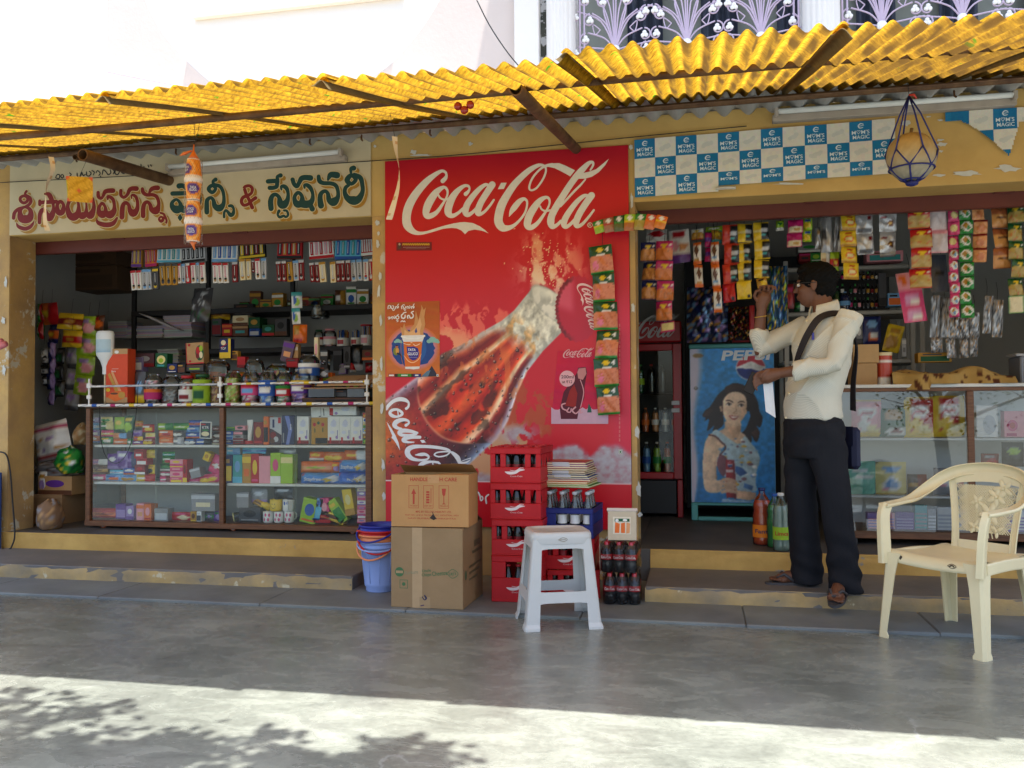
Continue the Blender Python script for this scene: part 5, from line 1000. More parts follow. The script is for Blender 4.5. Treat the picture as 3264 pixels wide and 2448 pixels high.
pad(1408,1748,796,942,'light blue lettered napkin pack on the top right of the middle shelf',0); pad(958,1424,948,1076,'wide blue lettered napkin pack at the bottom of the middle shelf',0); pad(1402,1748,942,1076,'blue napkin pack lying upside down at the lower right of the middle shelf',1)
def mug(x0, x1, y0, y1, col, ds, dec, handle, face=False):
    x, z, w, h = rect('B', x0, x1, y0, y1, .4); T = thing('mug', U(ds), 'mug', (x, .4, z), 0, 'mugs in the counter'); r = w*.46; m = MB(); m.lathe([(r*.8,0), (r*.95,h*.05), (r,h*.2), (r,h*.98), (r*.96,h), (r*.9,h*.97), (r*.86,h*.1)], 22, (0,0,0), kc(col)); mp = lambda a, b, l=0.: Vector((r*1.004*math.sin(a), -(r*1.004+l)*math.cos(a), b))
    if face:
        m.disc(-.2, h*.62, .07, h*.05, mp, .0006, kc('blk'), 8); m.disc(.2, h*.62, .07, h*.05, mp, .0006, kc('blk'), 8); m.stroke([(-.38,h*.42,h*.03),(-.2,h*.3,h*.04),(.05,h*.26,h*.04),(.25,h*.32,h*.04),(.4,h*.44,h*.03)], lambda a, b, l=0.: mp(a, b, l+.0006), 0, kc('blk'))
    for px, py, c in dec:
        for k in range(6): m.disc(px+.13*math.cos(k*1.05), py*h+h*.09*math.sin(k*1.05), .1, h*.07, mp, .0006+k*5e-5, kc(c), 8)
    m.build('cup_body', 'plastic', T); m = MB(); hx = handle; p = [(r*.9*math.sin(hx), -r*.9*math.cos(hx), h*.85), (r*1.45*math.sin(hx), -r*1.45*math.cos(hx), h*.75), (r*1.5*math.sin(hx), -r*1.5*math.cos(hx), h*.4), (r*.9*math.sin(hx), -r*.9*math.cos(hx), h*.2)]; m.tube(smooth_path(p, 4), .005, 6, kc(col)); m.build('handle', 'plastic', T)
mug(592,738,1256,1396,'yel','yellow mug with a smiling face on the bottom shelf',(),-2.4,True); mug(742,880,1258,1400,'wht','white mug with blue flowers beside the yellow mug',((-.3,.7,'blu'),(.3,.72,'blu')),.4)
for k, (x0, x1) in enumerate(((512,636), (640,758), (762,878))): mug(x0, x1, 1400, 1530, 'wht', 'white mug with pink flowers in the bottom row', ((-.4,.3,'pink'),(.4,.3,'pink'),(-.1,.72,'pink'),(.6,.7,'pink')), 2.4)
fill('B', 'on the bottom counter shelf, right half', '''bx 232 372 1172 1352|gry sil gry|light grey card box
bx 262 512 1348 1512|dgry blk gry|dark grey bag box
pk 372 560 1130 1300|gry lav sil|grey pouch behind the mugs
pk 640 860 1120 1262|dgry blk sil|black film pouch above the mugs
rl 372 586 1262 1350|must yel brn|mustard roll behind the yellow mug|24
bx 962 1150 1240 1530|lime blu org|lime green toy slate leaning|12
bx 1130 1210 1240 1500|lblu cyan blu|blue slate edge|10
bx 1205 1312 1240 1500|pink red lpink|rose slate
bx 1120 1330 1468 1530|red blu red|red and blue tray
bx 1185 1480 1410 1500|yel brn must|yellow pencil box lying aslant|18
bx 1430 1545 1215 1520|lime grn yel|long green pencil box leaning|-34
bx 1508 1620 1130 1440|yel must pyel|yellow pencil box with a film top leaning|-10''', G1)
T0 = None
for k in range(8): item('bx','B',1638,1742,1110+53*k,1161+53*k,.42,('cream','lav','lpink','wht','pink','lpink','pink','lpink')[k],('lav','wht','pink','lav','lpink','pink','wht','pink')[k],'lav',('cream','lavender','blush','white','rose','pale pink','deep rose','salmon')[k]+' thin soap carton','in the stack at the right end of the bottom shelf',None,0,.07,G1)
T = thing('tumbler', 'clear yellowish tumbler lying in the corner of the bottom shelf', 'tumbler', Y(700+165/3.687,1250+1470/3.687,.4), rot=(0, rad(80), rad(25))); m = MB(); m.lathe([(.034,0), (.026,.09), (.025,.092)], 20, cap=False); m.build('cup_wall', 'clear_plastic', T); m = MB(); m.lathe([(.034,-.003), (.035,.004)], 20, (0,0,0), kc('pyel')); m.build('rim', 'plastic', T)
# ---------------------------------------------------------------- jars and boxes on the counter top
ZT = CZ1+.001
def ctop(zr, x0, x1, y0, y1, wy, cont, lab, lid, ds, **k):
    x, z, w, h = rect(zr, x0, x1, y0, y1, wy); return jar_thing('sweet_jar', U(ds), 'jar', (x, wy, k.pop('z', ZT)), w, h, cont, lab, lid, grp='sweet jars on the counter', **k)
ctop('E',562,812,648,1150,.45,('wht','lpink','dgry'),('mag','org'),None,'jar with a crimson label on the left counter',lo=.18,hi=.5); ctop('E',835,1100,665,1150,.45,('brn','gry','dgry'),None,None,'clear ribbed jar of brown sweets, left of the milk jar',fill=.5); ctop('E',1100,1335,690,1150,.45,('cream','wht','red'),('wht','wht','dred'),'red','red lidded jar with a milk label on the left counter',lo=.12,hi=.52,txt=None); ctop('E',1322,1582,672,1150,.45,('lime',),('lime','lime','dgrn'),'dgrn','lime green jar with a dark green lid',lo=.04,hi=.82,fill=.6); ctop('E',1582,1800,690,1150,.47,('gold','brn','dred','tan'),None,None,'jar of gold wrapped toffees beside the rail post',fill=.6); ctop('E',1808,2064,610,1150,.45,('lime','pyel','must'),None,None,'jar of yellow green wrapped sweets',fill=.74)
ctop('F',-40,235,652,1200,.45,('lpink','pink','wht'),('pink','red','lblu'),None,'jar with a pink label and pink sweets',lo=.26,hi=.6,fill=.3); ctop('F',232,500,652,1200,.45,('lblu','blu','wht'),('blu','blu','wht'),None,'jar with a blue label and blue sweets',lo=.24,hi=.68,fill=.26,txt='Center fresh'); ctop('F',498,745,660,1195,.45,('grn','lpink','wht'),('red','grn','wht'),None,'jar with a red and green label',lo=.24,hi=.54,fill=.26); ctop('F',738,1030,640,1195,.45,('lav','pur','lpink'),('pur','yel','wht'),None,'jar with a purple label and purple sweets',lo=.3,hi=.66,fill=.32)
ctop('F',360,680,340,650,.55,('gold','red','pyel'),None,None,'short clear jar on the second row of jars',fill=.16,z=ZT+.16); ctop('F',855,1160,180,650,.55,('sil','wht','lblu'),('blu','wht','wht'),None,'tall clear jar with a blue and white label on top of the jars',lo=.25,hi=.66,fill=.25,z=ZT+.155); ctop('E',1525,1870,250,690,.56,('peach','tan','org'),None,None,'tall clear jar of orange biscuits behind the lime jar',fill=.32,z=ZT+.14)
x, z, w, h = rect('F',10,340,255,650,.55); jar_thing('sweet_jar', 'empty clear jar tilted to the left on top of the jars', 'jar', (x+.02, .55, ZT+.165), w*.85, h, None, None, None, rot=(0, rad(-14), 0), grp='sweet jars on the counter')
m = MB(); m.box((-.7,-.1,.0), (.35,.1,.004), .001, kc('tan')); solo(m, 'glass_tray', 'print_matte', 'thin board carrying the second row of jars', 'board', (-3.0, .6, ZT+.134))
item('bx','E',5,342,310,1150,.42,(206,74,40),'gold','peach','tall orange wafer box with a tan foot','at the left of the counter top','wafer_box',0,.1,None,[('r',0,0,1,.1,'tan'),('r',0,.9,1,1,'tan'),('e',.5,.94,.1,.03,'wht'),('p',((.1,.52),(.2,.56),(.62,.2),(.52,.14)),'gold'),('p',((.25,.56),(.34,.58),(.75,.2),(.66,.15)),'peach'),('p',((.1,.1),(.45,.02),(.85,.08),(.9,.2),(.6,.22),(.3,.2)),'org'),('e',.75,.14,.16,.06,'gold'),('e',.4,.17,.18,.02,'brn'),('e',.12,.24,.1,.035,'yel'),('t','Berry',.38,.58,.03,.2,'wht'),('r',.3,.625,.6,.63,'wht')])
item('pk','E',395,560,660,1150,.45,'dgry','yel','lblu','yellow and grey hanging toffee pouch','beside the wafer box','snack_pouch',0,None,None,[('r',0,0,1,.22,'yel'),('e',.5,.5,.3,.2,'lblu')]); item('bx','E',372,560,440,660,.6,(120,112,150),'wht','gry','lavender grey carton','behind the wafer box',d=.08); item('bx','E',450,740,380,590,.62,(84,56,62),'dred','gry','dark crimson carton','behind the crimson jar',d=.08)
item('bx','E',755,940,378,602,.58,'dgrn','pyel','grn','green tin with a pale picture','behind the crimson jar','tin',2,.08,None,[('e',.5,.55,.36,.3,'pyel'),('e',.5,.5,.2,.16,'lime'),('r',.2,.08,.8,.2,'teal')]); item('bx','E',940,1090,540,680,.56,'dblu','gold','wht','dark blue carton with a gold mark','behind the milk jar',d=.07); item('bx','E',1092,1222,540,690,.57,'blk','brn','gold','black carton','behind the milk jar',d=.07)
item('bx','E',1250,1520,212,545,.6,'tan','red','dgrn','cream and red sweet box with a fruit picture','standing behind the lime jar','sweet_box',-3,.08,None,[('r',0,0,1,.06,'red'),('r',0,0,.04,1,'red'),('e',.78,.5,.24,.36,'dgrn'),('e',.7,.6,.12,.2,'red'),('e',.86,.4,.1,.16,'cream'),('e',.66,.36,.1,.12,'dred'),('e',.88,.7,.1,.14,'lime'),('e',.2,.9,.07,.06,'red'),('e',.22,.14,.07,.05,'red')]); item('bx','E',1250,1520,560,660,.6,'dgry','brn','lime','dark printed box','under the fruit picture box',d=.1)
item('bx','E',1752,1925,150,455,.66,'dblu','yel','wht','yellow edged dark blue biscuit carton','rising behind the jars','biscuit_carton',0,.06,None,[('r',.78,0,1,1,'yel'),('r',0,0,.78,.3,'yel'),('e',.35,.8,.22,.13,'cream'),('p',((.1,.5),(.7,.72),(.72,.76),(.1,.56)),'red'),('t','TOP',.36,.5,.12,.45,'wht')]); item('bx','E',1920,2030,340,480,.68,'must','brn','blk','mustard carton','behind the biscuit carton',d=.05); item('bx','E',2025,2150,430,600,.66,'red','dred','red','red carton','left of the tilted jar',d=.06)
item('bx','F',570,745,230,560,.68,(92,74,92),'pur','peach','dark mauve carton leaning','behind the short clear jar','carton_box',14,.05); item('bx','F',765,860,285,500,.7,'tan','wht','brn','tan carton with white bars','left of the tall labelled jar','carton_box',0,.05,None,[('r',.1+.18*i,.55,.2+.18*i,.8,'wht') for i in range(5)]); item('bx','F',670,860,505,650,.66,'dred','red','dgry','red topped carton','below the tan carton',d=.05); item('bx','F',1100,1165,175,640,.66,'cream','mag','lpink','narrow cream and magenta packet','right of the tall labelled jar',d=.03)
# card boards and trays at the right of the counter top
for k, (x0, x1, y0, y1, c, ds) in enumerate(((1250,2060,765,860,(186,150,112),'sheet of brown card with red sketches'), (1010,2050,905,985,(150,116,84),'thick brown board under the card sheet'))):
    x, z, w, h = rect('F', x0, x1, y0, y1, .5); m = MB(); m.box((-w/2,-.16,0), (w/2,.16,h*.28), .002, c)
    if k == 0:
        mp = plane((-w/2,-.16,h*.285), (w,0,0), (0,.32,0)); m.stroke([(.02,.2,.02),(.1,.5,.02),(.2,.3,.02),(.1,.1,.02)], mp, .001, kc('dred')); m.stroke([(.6,.1,.02),(.7,.6,.02),(.9,.3,.02),(.95,.8,.02)], mp, .001, kc('dred'))
    solo(m, 'card_board', 'print_matte', ds+' on the right of the counter', 'board', (x, .52, z), (rad(14), 0, 0) if k == 0 else None)
item('bx','F',1090,1485,985,1112,.46,(96,104,112),'gry','dgry','grey plastic tray','at the right of the counter top','tray',0,.2,None,[('r',.05,.1,.95,.9,(84,92,100))]); item('bx','F',1690,1950,985,1112,.47,(110,116,124),'gry','dgry','light grey tray','beside the rail end','tray',0,.2,None,[('r',.05,.1,.95,.9,(98,106,112))]); item('bx','F',1485,1690,1000,1112,.5,'blk','dgry','brn','black ledger','between the two trays','ledger',0,.2); item('bx','F',1030,1095,990,1200,.46,'dblu','blk','dblu','dark blue folder end','right of the purple jar',d=.1); item('bx','F',1000,2040,1118,1195,.5,(70,52,44),'brn','blk','dark brown ledger pile','under the trays','ledger',0,.22)
item('pk','F',1150,1310,660,810,.6,'dgry','sil','blk','clear crumpled pouch','right of the purple jar')
# inverted bottle on a stick, hanging strip in the middle, orange bag
x, z, w, h = rect('G',930,1180,560,1180,.38); T = thing('inverted_bottle', 'white plastic bottle turned upside down on a stick at the left of the counter', 'bottle', (x, .38, ZT)); zb = z-ZT
m = MB(kc('wht')); r = w*.5; m.lathe([(r*.28,zb), (r*.3,zb+h*.16), (r*.52,zb+h*.3), (r*.95,zb+h*.44), (r,zb+h*.5), (r,zb+h*.93), (r*.9,zb+h*.985), (r*.7,zb+h)], 20, (0,0,0), kc((206,210,206)), sy=.5); m.build('bottle_body', 'white_milky', T)
m = MB(); m.grid(lambda u, v: (r*1.01*math.sin(-1+2*u), -r*.51*math.cos(-1+2*u)-.001, zb+h*(.5+.3*v)), 10, 3, lambda u, v: (176,198,206) if v > .3 else (150,180,200)); m.build('paper_label', 'print_matte', T)
m = MB(); m.tube([(0,0,0), (0,0,zb+.02)], .007, 8, kc('cream')); m.build('stick', 'plastic', T)
T = strip('sachet_strip', 'hanging blister strip with a teal header above the jars', 'C', 912, 1000, 640, 922, .95, 2, ('wht','lime','teal',[('r',0,.8,1,1,'teal'),('e',.5,.4,.3,.3,'lime'),('e',.3,.5,.16,.3,'blu')]), .02, 0); strip('sachet_strip', 'hanging orange bag of toffees above the tall jar', 'C', 918, 1038, 925, 1090, .9, 1, ('org','yel','must',[('r',.1,.45,.5,.95,'must'),('e',.4,.15,.4,.14,'red')]), .04, 0, hang=False)
strip('sachet_strip', 'dark clear bag bundle hanging left of the middle', 'C', 10, 195, 590, 900, .95, 1, ('dgry','gry','dgrn',[('n','sil',.12),('n','dgrn',.16,0,.3)]), .08, 0)

# more stock: packets crowding behind the jars and on the rack shelves
q = random.Random(21); pal = ['red','yel','org','grn','blu','pur','wht','pink','lime','cyan','must','dred']; nm = dict(red='red', yel='yellow', org='orange', grn='green', blu='blue', pur='purple', wht='white', pink='pink', lime='lime', cyan='pale blue', must='mustard', dred='maroon')
def crowd(n, x0, x1, y, z, h0, h1, where, kinds, pals):
    for k in range(n):
        c1, c2, c3 = q.sample(pals, 3); h = q.uniform(h0, h1); w = (x1-x0)/n*q.uniform(.75, 1.0); m = MB(); SEED[0] += 1; d = min(.07, w*.7)
        if q.random() < kinds: pillow(m, w, h, d, painter(c1, gen_ops(c2, c3, SEED[0]), SEED[0]), 8, 10, False, SEED[0]); mt = 'print_film'; nn = 'snack_pouch'
        else: boxy(m, w, d, h, c1, [('r',0,.68,1,.86,c2), ('e',.5,.36,.3,.2,c3), ('r',.15,.08,.85,.16,c2)]); mt = 'print_matte'; nn = 'carton_box'
        solo(m, nn, mt, '%s and %s %s, %s from the left %s' % (nm.get(c1, c1), nm.get(c2, c2), 'pouch' if nn == 'snack_pouch' else 'box', ordn(k), where), 'pouch' if nn == 'snack_pouch' else 'box', (x0+(x1-x0)*(k+.5)/n, y+q.uniform(-.02,.02), z), (0, 0, q.uniform(-.2,.2)))
crowd(15, -3.95, -2.62, .70, ZT, .2, .29, 'crowded behind the jars', .5, pal)
crowd(15, -4.0, -2.3, 1.56, 2.0005, .06, .17, 'on the top rack shelf', .2, ['dred','brn','must','blu','wht','grn']); nm.update(brn='brown')
crowd(13, -4.1, -2.5, 1.56, 1.2005, .12, .3, 'on the lower rack shelf', .4, pal)
# ---------------------------------------------------------------- things standing in front of the red panel
M('carton_brown', attr=True, rough=.8, spec=.2, var=.1, vs=6., bump=.1); M('plastic_white', (194,192,186), .38, var=.04, vs=9.); M('plastic_cream', (222,208,166), .4, var=.05, vs=8.); M('cola', (30,12,10), .12, spec=.6); M('glass_dark', (22,15,12), .12, spec=.6)
def carton(name, label, c, w, d, h, rz, col, front, side=None, flap=True, lean=0.):
    T = thing(name, label, 'carton', c, rz, rot=(rad(lean), 0, rz)); m = MB(kc(col)); t = .005; dk = tuple(int(v*.82) for v in kc(col)); q = random.Random(int(w*999))
    for a, b in (((-w/2,-d/2,0),(w/2,-d/2+t,h)), ((-w/2,d/2-t,0),(w/2,d/2,h)), ((-w/2,-d/2+t,0),(-w/2+t,d/2-t,h)), ((w/2-t,-d/2+t,0),(w/2,d/2-t,h)), ((-w/2+t,-d/2+t,0),(w/2-t,d/2-t,t))): m.box(a, b, .0015)
    m.build('box_body', 'carton_brown', T)
    if flap:
        for y, ang, l in ((-d/2, 62, d*.46), (d/2, -70, d*.5)):
            f = MB(dk); s = 1 if y < 0 else -1; a = rad(ang*s if y < 0 else ang); f.grid(lambda u, v: ((u-.5)*w*(1-.04*v), y+s*l*v*math.cos(rad(28 if y < 0 else 18)), h+l*v*math.sin(rad(12 if y < 0 else 22))*(1 if y > 0 else -.15)-.006*math.sin(PI*u*2)*v), 8, 4, lambda u, v: tuple(int(x*(.95+.06*u)) for x in kc(col))); f.build('flap', 'carton_brown', T)
    p = MB(); front(p, plane((-w/2,-d/2-.0008,0), (1,0,0), (0,0,1)), w, h)
    if side: side(p, plane((w/2+.0008,-d/2,0), (0,1,0), (0,0,1)), d, h)
    p.build('print', 'print_matte', T); return T
def low_print(p, mp, w, h):
    g = (66,104,66); z = h*.44
    p.disc(w*.12, z, .026, .026, mp, 0, g, 20); p.rect(w*.07, z-.007, w*.17, z+.007, mp, .0004, (166,136,98))
    for t, x, s, f in (('Kurkure', .29, .02, .075), ('Uncle', .5, .016, .05), ('Chipps', .5, .016, .055), ('Cheetos', .68, .024, .085), ("Lay's", .86, .02, .04)):
        p.text(t, w*x, z+(.012 if t == 'Uncle' else -.012 if t == 'Chipps' else 0), s, mp, 0, g if t != 'Kurkure' else (132,128,96), .012, fit=f, ang=.12)
    p.stroke([(w*.86-.032,z,.003),(w*.86,z+.024,.003),(w*.86+.032,z,.003),(w*.86,z-.024,.003),(w*.86-.032,z,.003)], mp, .0004, g, closed=False)
    x0, z0 = w*.18, h*.29; p.stroke([(x0-.022,z0-.022,.003),(x0+.022,z0-.022,.003)], mp, 0, g); p.stroke([(x0-.022,z0+.022,.003),(x0+.022,z0+.022,.003)], mp, 0, g); p.stroke([(x0-.022,z0-.022,.003),(x0-.022,z0+.022,.003)], mp, 0, g); p.stroke([(x0+.022,z0-.022,.003),(x0+.022,z0+.022,.003)], mp, 0, g); p.disc(x0, z0, .01, .01, mp, 0, g)
    p.stroke([(w*.44,.06,.006),(w*.47,.045,.006),(w*.5,.055,.006),(w*.47,.07,.005),(w*.49,.05,.005)], mp, 0, (44,40,70)); p.stroke([(w*.42,.012,.006),(w*.46,.016,.006)], mp, 0, (70,50,80)); p.rect(w*.4, .0, w*.55, .06, mp, -.0002, (160,132,96)); p.rect(w*.3, 0, w*.44, h, mp, -.0003, (176,146,108))
def low_side(p, mp, d, h):
    g = (104,92,66)
    p.disc(d*.14, h*.4, .022, .026, mp, 0, (80,96,66)); 
    for k in range(3): p.rect(d*.3, h*(.46-.08*k), d*(.92-.1*k), h*(.49-.08*k), mp, 0, g)
    p.rect(d*.45, h*.62, d*.95, h*.66, mp, 0, g); p.rect(d*.55, h*.7, d*.85, h*.78, mp, 0, g)
carton('cardboard_carton', 'large plain tan cardboard carton with green logos standing on the pavement', (-1.452, -.775, .016), .41, .42, .436, rad(-1), (150,122,88), low_print, low_side, True)
def up_print(p, mp, w, h):
    r = (172,62,44); t = h
    p.text('HANDLE', w*.36, h*.91, .02, mp, 0, r, .02, fit=.098); p.text("'", w*.505, h*.93, .02, mp, 0, r); p.text('H CARE', w*.74, h*.91, .02, mp, 0, r, .02, fit=.098); p.rect(w*.48, h*.84, w*.62, h*.99, mp, -.0003, (186,140,92))
    for k, x in enumerate((.27, .46, .66)):
        cx, z0, z1, hw = w*x+.01, h*.36, h*.79, .027
        for a, b in (((cx-hw,z0),(cx+hw,z0)), ((cx+hw,z0),(cx+hw,z1)), ((cx+hw,z1),(cx-hw,z1)), ((cx-hw,z1),(cx-hw,z0))): p.stroke([a+(.002,), b+(.002,)], mp, 0, r)
        m0 = (z0+z1)/2
        if k == 0: p.poly([(cx-.005,m0-.04),(cx+.005,m0-.04),(cx+.005,m0+.015),(cx+.014,m0+.015),(cx,m0+.045),(cx-.014,m0+.015),(cx-.005,m0+.015)], mp, 0, r)
        elif k == 1:
            for i in range(5): p.rect(cx-.012, m0-.035+.014*i, cx+.006, m0-.025+.014*i, mp, 0, r)
            p.stroke([(cx+.015,m0-.035,.003),(cx+.015,m0+.045,.003)], mp, 0, r)
        else: p.poly([(cx-.012,m0+.045),(cx+.012,m0+.045),(cx+.008,m0+.012),(cx+.002,m0+.004),(cx+.002,m0-.034),(cx+.012,m0-.04),(cx-.012,m0-.04),(cx-.002,m0-.034),(cx-.002,m0+.004),(cx-.008,m0+.012)], mp, 0, r)
        p.text(('THIS SIDE UP','KEEP DRY','FRAGILE')[k], cx, z0+.012, .009, mp, 0, r, fit=.044)
    p.text('MFG. BY: KELLOGG INDIA PVT. LTD.', w*.55, h*.29, .011, mp, 0, r, .01, fit=.2); p.text('PLOT NO. L2 & L3, TALOJA M.I.D.C. INDUSTRIAL AREA', w*.53, h*.22, .009, mp, 0, r, fit=.3); p.text('NAVI MUMBAI, MAHARASHTRA', w*.53, h*.16, .009, mp, 0, r, fit=.27)
    p.poly([(w*.5,h*.17),(w*.54,h*.24),(w*.53,h*.31),(w*.56,h*.22),(w*.59,h*.16),(w*.55,h*.13)], mp, .0004, (52,40,34))
carton('cardboard_carton', 'orange brown cardboard carton with red handling marks on top of the tan carton', (-1.447, -.845, .4535), .435, .26, .285, rad(3), (184,138,88), up_print, None, True, -1.)
# crates
def glass_bottle(lab, cola=True):
    T = thing('glass_bottle', lab, 'bottle', (0,0,0), 0, 'glass bottles in crates'); m = MB(); r = .028
    pr = [(.024,0),(r,.01),(r,.06),(.025,.085),(r,.115),(r*.95,.14),(.017,.185),(.012,.215),(.0125,.235)]
    kz = .78 if cola else 1.; pr = [(a, b*kz) for a, b in pr]; m.lathe(pr, 14, (0,0,0), None); m.build('bottle_glass', 'glass_dark' if cola else 'clear_bottle', T); m = MB(); m.lathe([(.0135,.226*kz),(.0155,.23*kz),(.0155,.24*kz),(.012,.243*kz)], 12, (0,0,0), kc('red' if cola else 'sil')); m.build('crown_cap', 'plastic', T)
    m = MB(); m.lathe([(r*1.015,.062*kz),(r*.93,.085*kz),(r*1.015,.112*kz)], 14, (0,0,0), kc('dred' if cola else 'wht'), cap=False); m.build('painted_label', 'plastic', T); return T
clear_mat('clear_bottle', (206,214,208), 1.5, .04, .08, (200,206,200))
def crate(lab, c, w, d, h, rz, col, win=(.3,.72), slots=True, tall=False, plain=False):
    T = thing('bottle_crate', lab, 'crate', c, rz, 'stacked bottle crates'); m = MB(kc(col)); t = .012; z0, z1 = (h*.44, h*.81) if not tall else (h*.52, h*.86)
    def wall(ax, y):    # ax 0: front/back, 1: sides
        L = w if ax == 0 else d; s = 1 if y > 0 else -1
        def b(u0, u1, a, bb, e=0.):
            if ax == 0: m.box((-L/2+u0*L, y-t/2-e, a), (-L/2+u1*L, y+t/2+e, bb), .003)
            else: m.box((y-t/2-e, -L/2+u0*L+t*.52, a), (y+t/2+e, -L/2+u1*L-t*.52, bb), .003)
        b(0, 1, z1, h, .001); b(0, 1, 0, z0, 0.)
        edges = [0, .1, .24, .3, .7, .76, .9, 1.] if slots else [0, .3, .96, 1.]
        cols = ((0,.1),(.2,.31),(.69,.8),(.9,1)) if slots else ((0,.28),(.93,1.))
        if ax == 1: cols = tuple((k/8, k/8+.055) for k in range(8))+((.945,1),)
        for u0, u1 in cols: b(u0, u1, z0, z1)
        b(.0, 1., h*.0, h*.06, .002); b(0, 1, h*.965, h, .003)
    wall(0, -d/2+t/2); wall(0, d/2-t/2); wall(1, -w/2+t/2); wall(1, w/2-t/2); m.box((-w/2+t,-d/2+t,.008), (w/2-t,d/2-t,.016))
    for k in range(1, 4): m.box((-w/2+t,-d/2+d*k/4-.003,.016), (w/2-t,-d/2+d*k/4+.003,h*.4)); m.box((-w/2+w*k/4-.003,-d/2+t,.016), (-w/2+w*k/4+.003,d/2-t,h*.4))
    m.build('crate_frame', 'crate_red', T)
    if not plain:
        p = MB(); mp = plane((-w/2,-d/2-.0022,0), (1,0,0), (0,0,1)); W = (222,206,202); y = h*.3
        p.stroke([(w*.3,y+.002,.004),(w*.38,y-.004,.016),(w*.5,y-.002,.014),(w*.58,y+.012,.014),(w*.68,y+.014,.004)], mp, 0, W); p.stroke([(w*.4,y+.012,.002),(w*.5,y+.008,.003),(w*.6,y+.024,.003),(w*.67,y+.024,.002)], mp, .0004, W); p.text('Coca-Cola', w*.52, y-.022, .008, mp, 0, W, fit=w*.24); p.build('wave_logo', 'print_matte', T)
    return T
M('crate_red', attr=True, rough=.5, spec=.35, var=.14, vs=7., patch=(150,96,92), ps=11., pt=.735, bump=.06)
CR = (178,22,30); BT = glass_bottle('dark cola bottle standing in a red crate'); BC = glass_bottle('clear empty bottle standing in the blue crate', False); used = [0, 0]
def load(c, rz, w, d, z, nx, rows, src, k, lab, dz=.018):
    for j in range(rows):
        for i in range(nx):
            lx, ly = -w/2+w*(i+.5)/nx, -d/2+.045+.075*j; x, y = c[0]+lx*math.cos(rz)-ly*math.sin(rz), c[1]+lx*math.sin(rz)+ly*math.cos(rz)
            if used[k] == 0: src.location = (x, y, z+dz); src['label'] = lab
            else: dup(src, (x, y, z+dz), None, lab)
            used[k] += 1
zs = [0.016, .276, .478, .682]; hs = [.259, .201, .203, .2]
for k, (z, h, ds) in enumerate(zip(zs, hs, ('tallest scratched red crate at the foot of the left stack', 'red bottle crate second from the bottom of the left stack', 'red bottle crate second from the top of the left stack', 'topmost red bottle crate of the left stack, caps showing'))):
    c = (-1.005+.004*(k % 2), -.57, z); crate(ds, c, .292, .37, h, rad(1.5-k), CR, slots=k > 0, tall=k == 0); load(c, rad(1.5-k), .292, .37, z, 5, 4 if k == 3 else 1, BT, 0, 'dark cola bottle standing in the '+('lowest','second lowest','second highest','topmost')[k]+' red crate of the left stack', .0165 if h > .21 else -.045 if 0 else .0165)
for k, (z, h, dx, rz, ds) in enumerate(((.016,.16,.0,8,'lowest red crate of the right stack, seen through the stool'), (.178,.178,-.01,2,'middle red crate of the right stack, seen through the stool'), (.358,.17,.0,-3,'blue bottle crate on top of the right stack'))):
    c = (-.728+dx, -.42, z); crate(ds, c, .3, .36, h, rad(rz), CR if k < 2 else (36,46,112), slots=False if k == 2 else True, plain=k == 2); load(c, rad(rz), .3, .36, z, 4, 1 if k < 2 else 3, BT if k < 2 else BC, 0 if k < 2 else 1, ('dark cola bottle in the lowest crate of the right stack','dark cola bottle in the middle crate of the right stack','clear empty bottle standing in the blue crate')[k])
# notebooks on the blue crate's bottle necks
NB = [('grn','yel'),('lime','wht'),('org','cream'),('red','wht'),('blu','lblu'),('dblu','wht'),('pur','cream'),('dred','wht'),('brn','sil'),('mag','wht'),('pur','gold'),((168,70,84),'gold')]
nbz = .642
for k, (c1, c2) in enumerate(NB):
    hgt = .0118; m = MB(); q = random.Random(k+2); w, d = .285, .28; m.box((-w/2,-d/2,0), (w/2,d/2,.002), .0005, kc(c1)); m.box((-w/2+.003,-d/2+.002,.0021), (w/2-.001,d/2-.003,hgt-.0021), 0, kc('cream')); m.box((-w/2,-d/2,hgt-.002), (w/2,d/2,hgt), .0005, kc(c1))
    mp = plane((-w/2,-d/2,hgt), (w,0,0), (0,d,0)); 
    if k == len(NB)-1: m.grid(lambda u, v: mp(u, v, .0003), 16, 16, lambda u, v: tuple(int(x) for x in np.array((150,58,84))*(1-v)+np.array((186,110,70))*v+30*math.sin(u*7+v*4)*math.sin(v*9)))
    if k in (5, 6, 7, 10, 11): m.box((-w*.18,-d/2-.001,-.001), (w*.16,-d/2+.006,hgt+.0008), 0, kc('sil'))
    solo(m, 'notebook', 'print_matte', ('green','lime','orange','red','blue','dark blue','purple','maroon','brown','magenta','violet','rose patterned')[k]+' covered notebook in the pile on the blue crate, '+('lowest','second lowest','third lowest','fourth lowest','fifth lowest','sixth lowest','sixth from the top','fifth from the top','fourth from the top','third from the top','second from the top','topmost')[k], 'notebook', (-.742+q.uniform(-.01,.012)+.002*k*(-1), -.43+q.uniform(-.01,.01), nbz+k*.0122), (0, 0, rad(q.uniform(-6, 3)-3)), 'notebooks on the blue crate')
